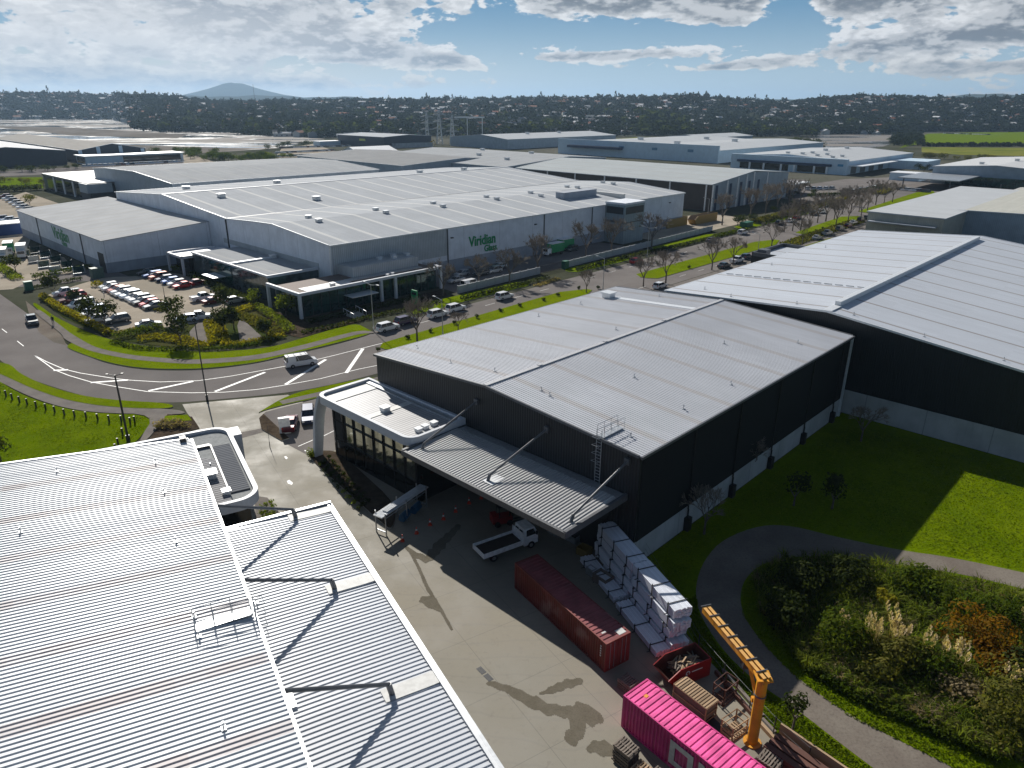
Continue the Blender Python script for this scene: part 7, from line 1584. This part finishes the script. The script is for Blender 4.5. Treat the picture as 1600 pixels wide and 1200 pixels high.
# tree model with parts for the ones that stand out
far_models = []
for k in range(10):
    me = np_mesh('crown', TT[k], quads_for(len(TT[k])), M['leaf_far'] if k % 3 else M['leaf_dark']); b = MB(); b.tube((0, 0, -.05), (0, 0, .4 if k < 8 else .9), .035, .015, n=4); tm_ = b.obj('trunk', M['bark']); far_models.append((me, tm_.data)); bpy.data.objects.remove(tm_)
def one_tree(x, y, z, h, w, k, a, label, group):
    t = thing('hillside_tree' if k < 8 else 'conifer', label, 'tree', (x, y, z), a, group); t.scale = (w, w, h)
    for nm, me in zip(('crown', 'trunk'), far_models[k]): o = bpy.data.objects.new(nm, me); COL.objects.link(o); o.parent = t
# houses: walls, gabled roof, windows
wall_cols = [(.50, .48, .44), (.58, .57, .55), (.35, .33, .30), (.62, .60, .55), (.28, .30, .33)]
roof_cols = [(.38, .39, .41), (.55, .56, .58), (.25, .11, .07), (.12, .12, .13), (.65, .66, .68), (.30, .16, .11), (.20, .22, .24)]
WM_ = [simple('house_wall', mul(c, .85), .95, spec=.05) for c in wall_cols]; RM_ = [simple('house_roof', mul(c, .75), .95, spec=.05) for c in roof_cols]
def house_geo(L, Wd, h, rh):
    v = [(-L/2, -Wd/2, -6), (L/2, -Wd/2, -6), (L/2, Wd/2, -6), (-L/2, Wd/2, -6), (-L/2, -Wd/2, h), (L/2, -Wd/2, h), (L/2, Wd/2, h), (-L/2, Wd/2, h), (-L/2, 0, h+rh), (L/2, 0, h+rh)]
    wf = [(0, 1, 5, 4), (1, 2, 6, 5), (2, 3, 7, 6), (3, 0, 4, 7), (4, 7, 8, 8), (5, 9, 6, 6)]
    o = .5; k = rh/(Wd/2); rv = [(-L/2-o, -Wd/2-o, h-o*k+.1), (L/2+o, -Wd/2-o, h-o*k+.1), (L/2+o, 0, h+rh+.1), (-L/2-o, 0, h+rh+.1), (L/2+o, Wd/2+o, h-o*k+.1), (-L/2-o, Wd/2+o, h-o*k+.1)]
    rf = [(0, 1, 2, 3), (3, 2, 4, 5)]; return v, wf, rv, rf
hm = []
for i in range(6):
    L, Wd, h, rh = [(13, 9, 3.2, 2.2), (16, 10, 5.5, 2.4), (11, 8, 3, 1.8), (18, 9, 3.4, 2.4), (12, 10, 5.8, 2.0), (22, 12, 4.2, 1.6)][i]; v, wf, rv, rf = house_geo(L, Wd, h, rh)
    b = MB(); b.raw(v, [f if f[2] != f[3] else f[:3] for f in wf]); w = b.obj('wall', WM_[i % 5]); b = MB(); b.raw(rv, rf); rr2 = b.obj('roof', RM_[i]); b = MB()
    for q in range(3): b.box(-L*.35+q*L*.28, -L*.35+q*L*.28+1.6, -Wd/2-.08, -Wd/2-.01, 1, 2.3)
    ww = b.obj('window', M['carglass']); hm.append((w.data, rr2.data, ww.data, (L, Wd, h, rh)))
    for o in (w, rr2, ww): bpy.data.objects.remove(o)
def one_house(x, y, z, a, k, label, group):
    t = thing('house', label, 'house', (x, y, z), a, group)
    for nm, me in zip(('wall', 'roof', 'window'), hm[k]): o = bpy.data.objects.new(nm, me); COL.objects.link(o); o.parent = t
    c = (k*7+int(abs(x)*3)) % len(RM_); o = t.children[1]; 
    for ch in t.children:
        if ch.name.startswith('roof'): ch.material_slots[0].link = 'OBJECT'; ch.material_slots[0].material = RM_[c]
        if ch.name.startswith('wall'): ch.material_slots[0].link = 'OBJECT'; ch.material_slots[0].material = WM_[(c+k) % 5]
rg = random.Random(11)
def hill_pt(minr=0):
    px = rg.uniform(-40, 1640); r0 = interp(SHORE, px); r1 = ridge_r(px)+80; u = rg.random(); r = r0+15+(r1-r0)*(u**1.15)
    a = pxaz(px); return px, r, math.sin(a)*r, math.cos(a)*r, hill_z(px, r)
H_ = []; T_ = []
while len(H_) < 2000:
    px, r, x, y, z = hill_pt()
    if 1400 < px and r < interp(SHORE, px)+60: continue
    H_.append((r, x, y, z, rg.uniform(0, 3.14) if rg.random() < .4 else rg.choice((.2, .3, 1.8)), rg.randrange(6)))
while len(T_) < 11500:
    px, r, x, y, z = hill_pt()
    if 1400 < px and r < interp(SHORE, px): continue
    big = rg.random() < .08; h = rg.uniform(11, 17) if big else rg.uniform(5, 11); k = rg.randrange(8) if rg.random() < .93 else 8+rg.randrange(2)
    if k > 7: h *= 1.3
    T_.append((r, x, y, z-.5, h, h*rg.uniform(.9, 1.5) if k < 8 else h*.9, k, rg.uniform(0, 6.28)))
# dense dark belts along the far shore
for px0, px1, y0, y1, n, hmax in ((-20, 200, 186, 180, 320, 12), (205, 520, 206, 190, 520, 13), (245, 500, 214, 206, 160, 8), (500, 1250, 214, 204, 560, 12), (1000, 1080, 214, 198, 90, 20), (1230, 1420, 210, 202, 220, 12), (1392, 1440, 228, 208, 120, 8), (1440, 1660, 206, 200, 200, 13), (1440, 1660, 229.5, 228, 170, 5), (1150, 1275, 214, 206, 110, 14), (1400, 1440, 207, 198, 60, 16)):
    for _ in range(n):
        px = rg.uniform(px0, px1); yy_ = rg.uniform(y0, y1)
        if 245 <= px <= 500 and y0 == 214: yy_ = min(yy_, interp(SHORE_Y, px)+1)
        v = G(px, yy_); r = math.hypot(v.x, v.y); h = rg.uniform(hmax*.4, hmax); z = hill_z(px, r) if r > interp(SHORE, px) else 0
        if z > 0: a = pxaz(px); v = Vector((math.sin(a)*r, math.cos(a)*r, 0))
        T_.append((r, v.x, v.y, z-.4, h, h*rg.uniform(1.0, 1.6), rg.randrange(8), rg.uniform(0, 6.28)))
H_.sort(); T_.sort(key=lambda q: q[0]/q[4])
for q in H_[:290]: one_house(*q[1:4], q[4], q[5], 'small gabled house on the suburban hillside beyond the estuary', 'houses on the far hillsides')
for q in T_[:270]: one_tree(q[1], q[2], q[3], q[4], q[5], q[6], q[7], 'dark tree among the houses beyond the estuary', 'trees on the far hillsides')
scatter('distant_trees', 'dark trees covering the suburban hills', [q[1:] for q in T_[270:]], M['leaf_far'])
V = []; Q = []; MI = []
for r, x, y, z, a, k in H_[290:]:
    L, Wd, h, rh = hm[k][3]; v, wf, rv, rf = house_geo(L, Wd, h, rh); c, s = math.cos(a), math.sin(a); b0_ = len(V)
    V += [(p[0]*c-p[1]*s+x, p[0]*s+p[1]*c+y, p[2]+z) for p in v+rv]; wm_ = rg.randrange(5); rm2 = 5+rg.randrange(7)
    for f in wf[:4]: Q.append([b0_+i for i in f]); MI.append(wm_)
    for f in rf: Q.append([b0_+10+i for i in f]); MI.append(rm2)
me = np_mesh('distant_houses', V, Q, WM_[0], WM_[1:]+RM_, MI); o = bpy.data.objects.new('distant_houses', me); COL.objects.link(o); tag(o, 'smaller houses packed over the suburban hills', 'houses', kind='stuff')
# Norfolk pines standing above the skyline, and trees along the crest
for px, y_, l in ((845, 143, 'tall conifer on the skyline in the centre'), (961, 142, 'taller conifer of the skyline pair'), (966, 145, 'shorter conifer of the skyline pair'), (1103, 143, 'broad dark tree on the crest right of centre'), (1178, 147, 'conifer on the skyline, right of the dip'), (1196, 148, 'second conifer on the skyline, right of the dip'), (79, 134, 'conifer above the left hillside'), (667, 145, 'conifer behind the pylons'), (707, 147, 'conifer right of the pylons')):
    r = ridge_r(px)-20; a = pxaz(px); z = hill_z(px, r); top = CAM_H+ray(px, y_)[1]*r; h = max(12, top-z); one_tree(math.sin(a)*r, math.cos(a)*r, z, h, h*.9, 8 if px != 1103 else 2, 0, l, 'skyline conifers')
pts = []
for _ in range(420):
    px = rg.uniform(1290, 1400) if rg.random() < .15 else rg.uniform(-30, 1640); r = ridge_r(px)+rg.uniform(-60, 40); a = pxaz(px); h = rg.uniform(7, 15); pts.append((math.sin(a)*r, math.cos(a)*r, hill_z(px, r)-1, h, h*rg.uniform(.7, 1.2), rg.randrange(8), rg.uniform(0, 6)))
scatter('crest_trees', 'trees along the crest of the hills', pts, M['leaf_far'])
# nearer tree belts inside the estate's edge
def belt(pts, n, spread, h0, h1, leaf, label, group, name='belt_tree', seed=0):
    r = random.Random(seed); P = [G(*p) for p in pts]
    for i in range(n):
        k = (i+r.random())/n*(len(P)-1); j = min(int(k), len(P)-2); p = P[j].lerp(P[j+1], k-j); p = p+Vector((r.uniform(-spread, spread), r.uniform(-spread, spread), 0)); h = r.uniform(h0, h1)
        t = thing(name, label, 'tree', (p.x, p.y, 0), r.uniform(0, 6), group); w = h*r.uniform(1.1, 1.7); t.scale = (w, w, h); kk = r.randrange(4)
        key = (leaf, kk)
        if key not in _bm:
            b = MB(); rq = random.Random(kk); leaf_ball(b, (0, 0, .52), (.5, .5, .48), 330, .055, rq); q = b.obj('crown', M[leaf]); _bm[key] = q.data; bpy.data.objects.remove(q)
        o = bpy.data.objects.new('crown', _bm[key]); COL.objects.link(o); o.parent = t; o = bpy.data.objects.new('trunk', far_models[0][1]); COL.objects.link(o); o.parent = t
_bm = {}
belt([(275, 240), (300, 244), (340, 250), (400, 252), (430, 250)], 46, 14, 4, 7, 'leaf_mid', 'green tree in the belt between the estuary and the grey roofs', 'trees along the estuary path', seed=1)
belt([(380, 250), (410, 248), (432, 246)], 12, 9, 3, 5, 'leaf_lime', 'bright green tree at the right end of the estuary belt', 'bright trees at the belt end', seed=2)
belt([(1385, 243), (1420, 246), (1480, 249), (1560, 252), (1620, 254)], 44, 6, 3, 5.5, 'leaf_olive', 'olive tree in the belt between white warehouse and meadow', 'trees by the meadow', seed=3)
belt([(1425, 262), (1440, 268)], 5, 5, 3, 5, 'leaf_dark', 'dark tree right of the gatehouse', 'dark trees right of the gatehouse', seed=4)
belt([(1236, 232), (1262, 236), (1275, 230)], 14, 8, 7, 12, 'leaf_dark', 'tall dark tree behind the largest white warehouse', 'dark trees behind the white warehouse', seed=5)
belt([(400, 235), (445, 231), (480, 228)], 6, 6, 5, 7, 'leaf_dark', 'dark tree in the depot yard by the estuary', 'dark trees of the depot yard', seed=6)
belt([(0, 283), (30, 285), (66, 290)], 8, 4, 2, 4, 'leaf_olive', 'olive tree along the far left lawn', 'olive trees of the far left lawn', seed=7)
belt([(0, 268), (60, 268), (125, 262)], 12, 5, 2.5, 5, 'leaf_dark', 'dark tree before the far left warehouses', 'dark trees before the far left warehouses', seed=8)
belt([(1150, 352), (1168, 345), (1240, 318), (1268, 300)], 8, 4, 2, 4, 'leaf_dark', 'dark shrub tree at the brown warehouse corner', 'dark shrub trees at the brown warehouse', seed=9)
# works lot shrubs
belt([(770, 395), (830, 385), (905, 372)], 5, 2, 4, 6, 'leaf_dark', 'narrow dark tree against the glassworks wall', 'dark trees against the glassworks wall', seed=10)
# unused tree models would hide below ground: none are left there
for t in bare_protos:
    if t.location.z < -100:
        for c in list(t.children): bpy.data.objects.remove(c)
        bpy.data.objects.remove(t)
# ---------------------------------------------------------------- the air
hz = bpy.data.materials.new('haze'); hz.use_nodes = True; t = NT(hz.node_tree); t.n.clear(); ot = t.new('ShaderNodeOutputMaterial'); pv = t.new('ShaderNodeVolumePrincipled')
pv.inputs['Color'].default_value = (.45, .66, .92, 1); pv.inputs['Density'].default_value = 8e-5; pv.inputs['Anisotropy'].default_value = .3; t.l.new(pv.outputs[0], ot.inputs['Volume'])
b = MB(); b.box(-17000, 17000, -4000, 17000, -1.2, 330); o = b.obj('haze', hz); tag(o, kind='stuff')
S.cycles.volume_bounces = 0; S.cycles.max_bounces = 6; S.cycles.use_denoising = True
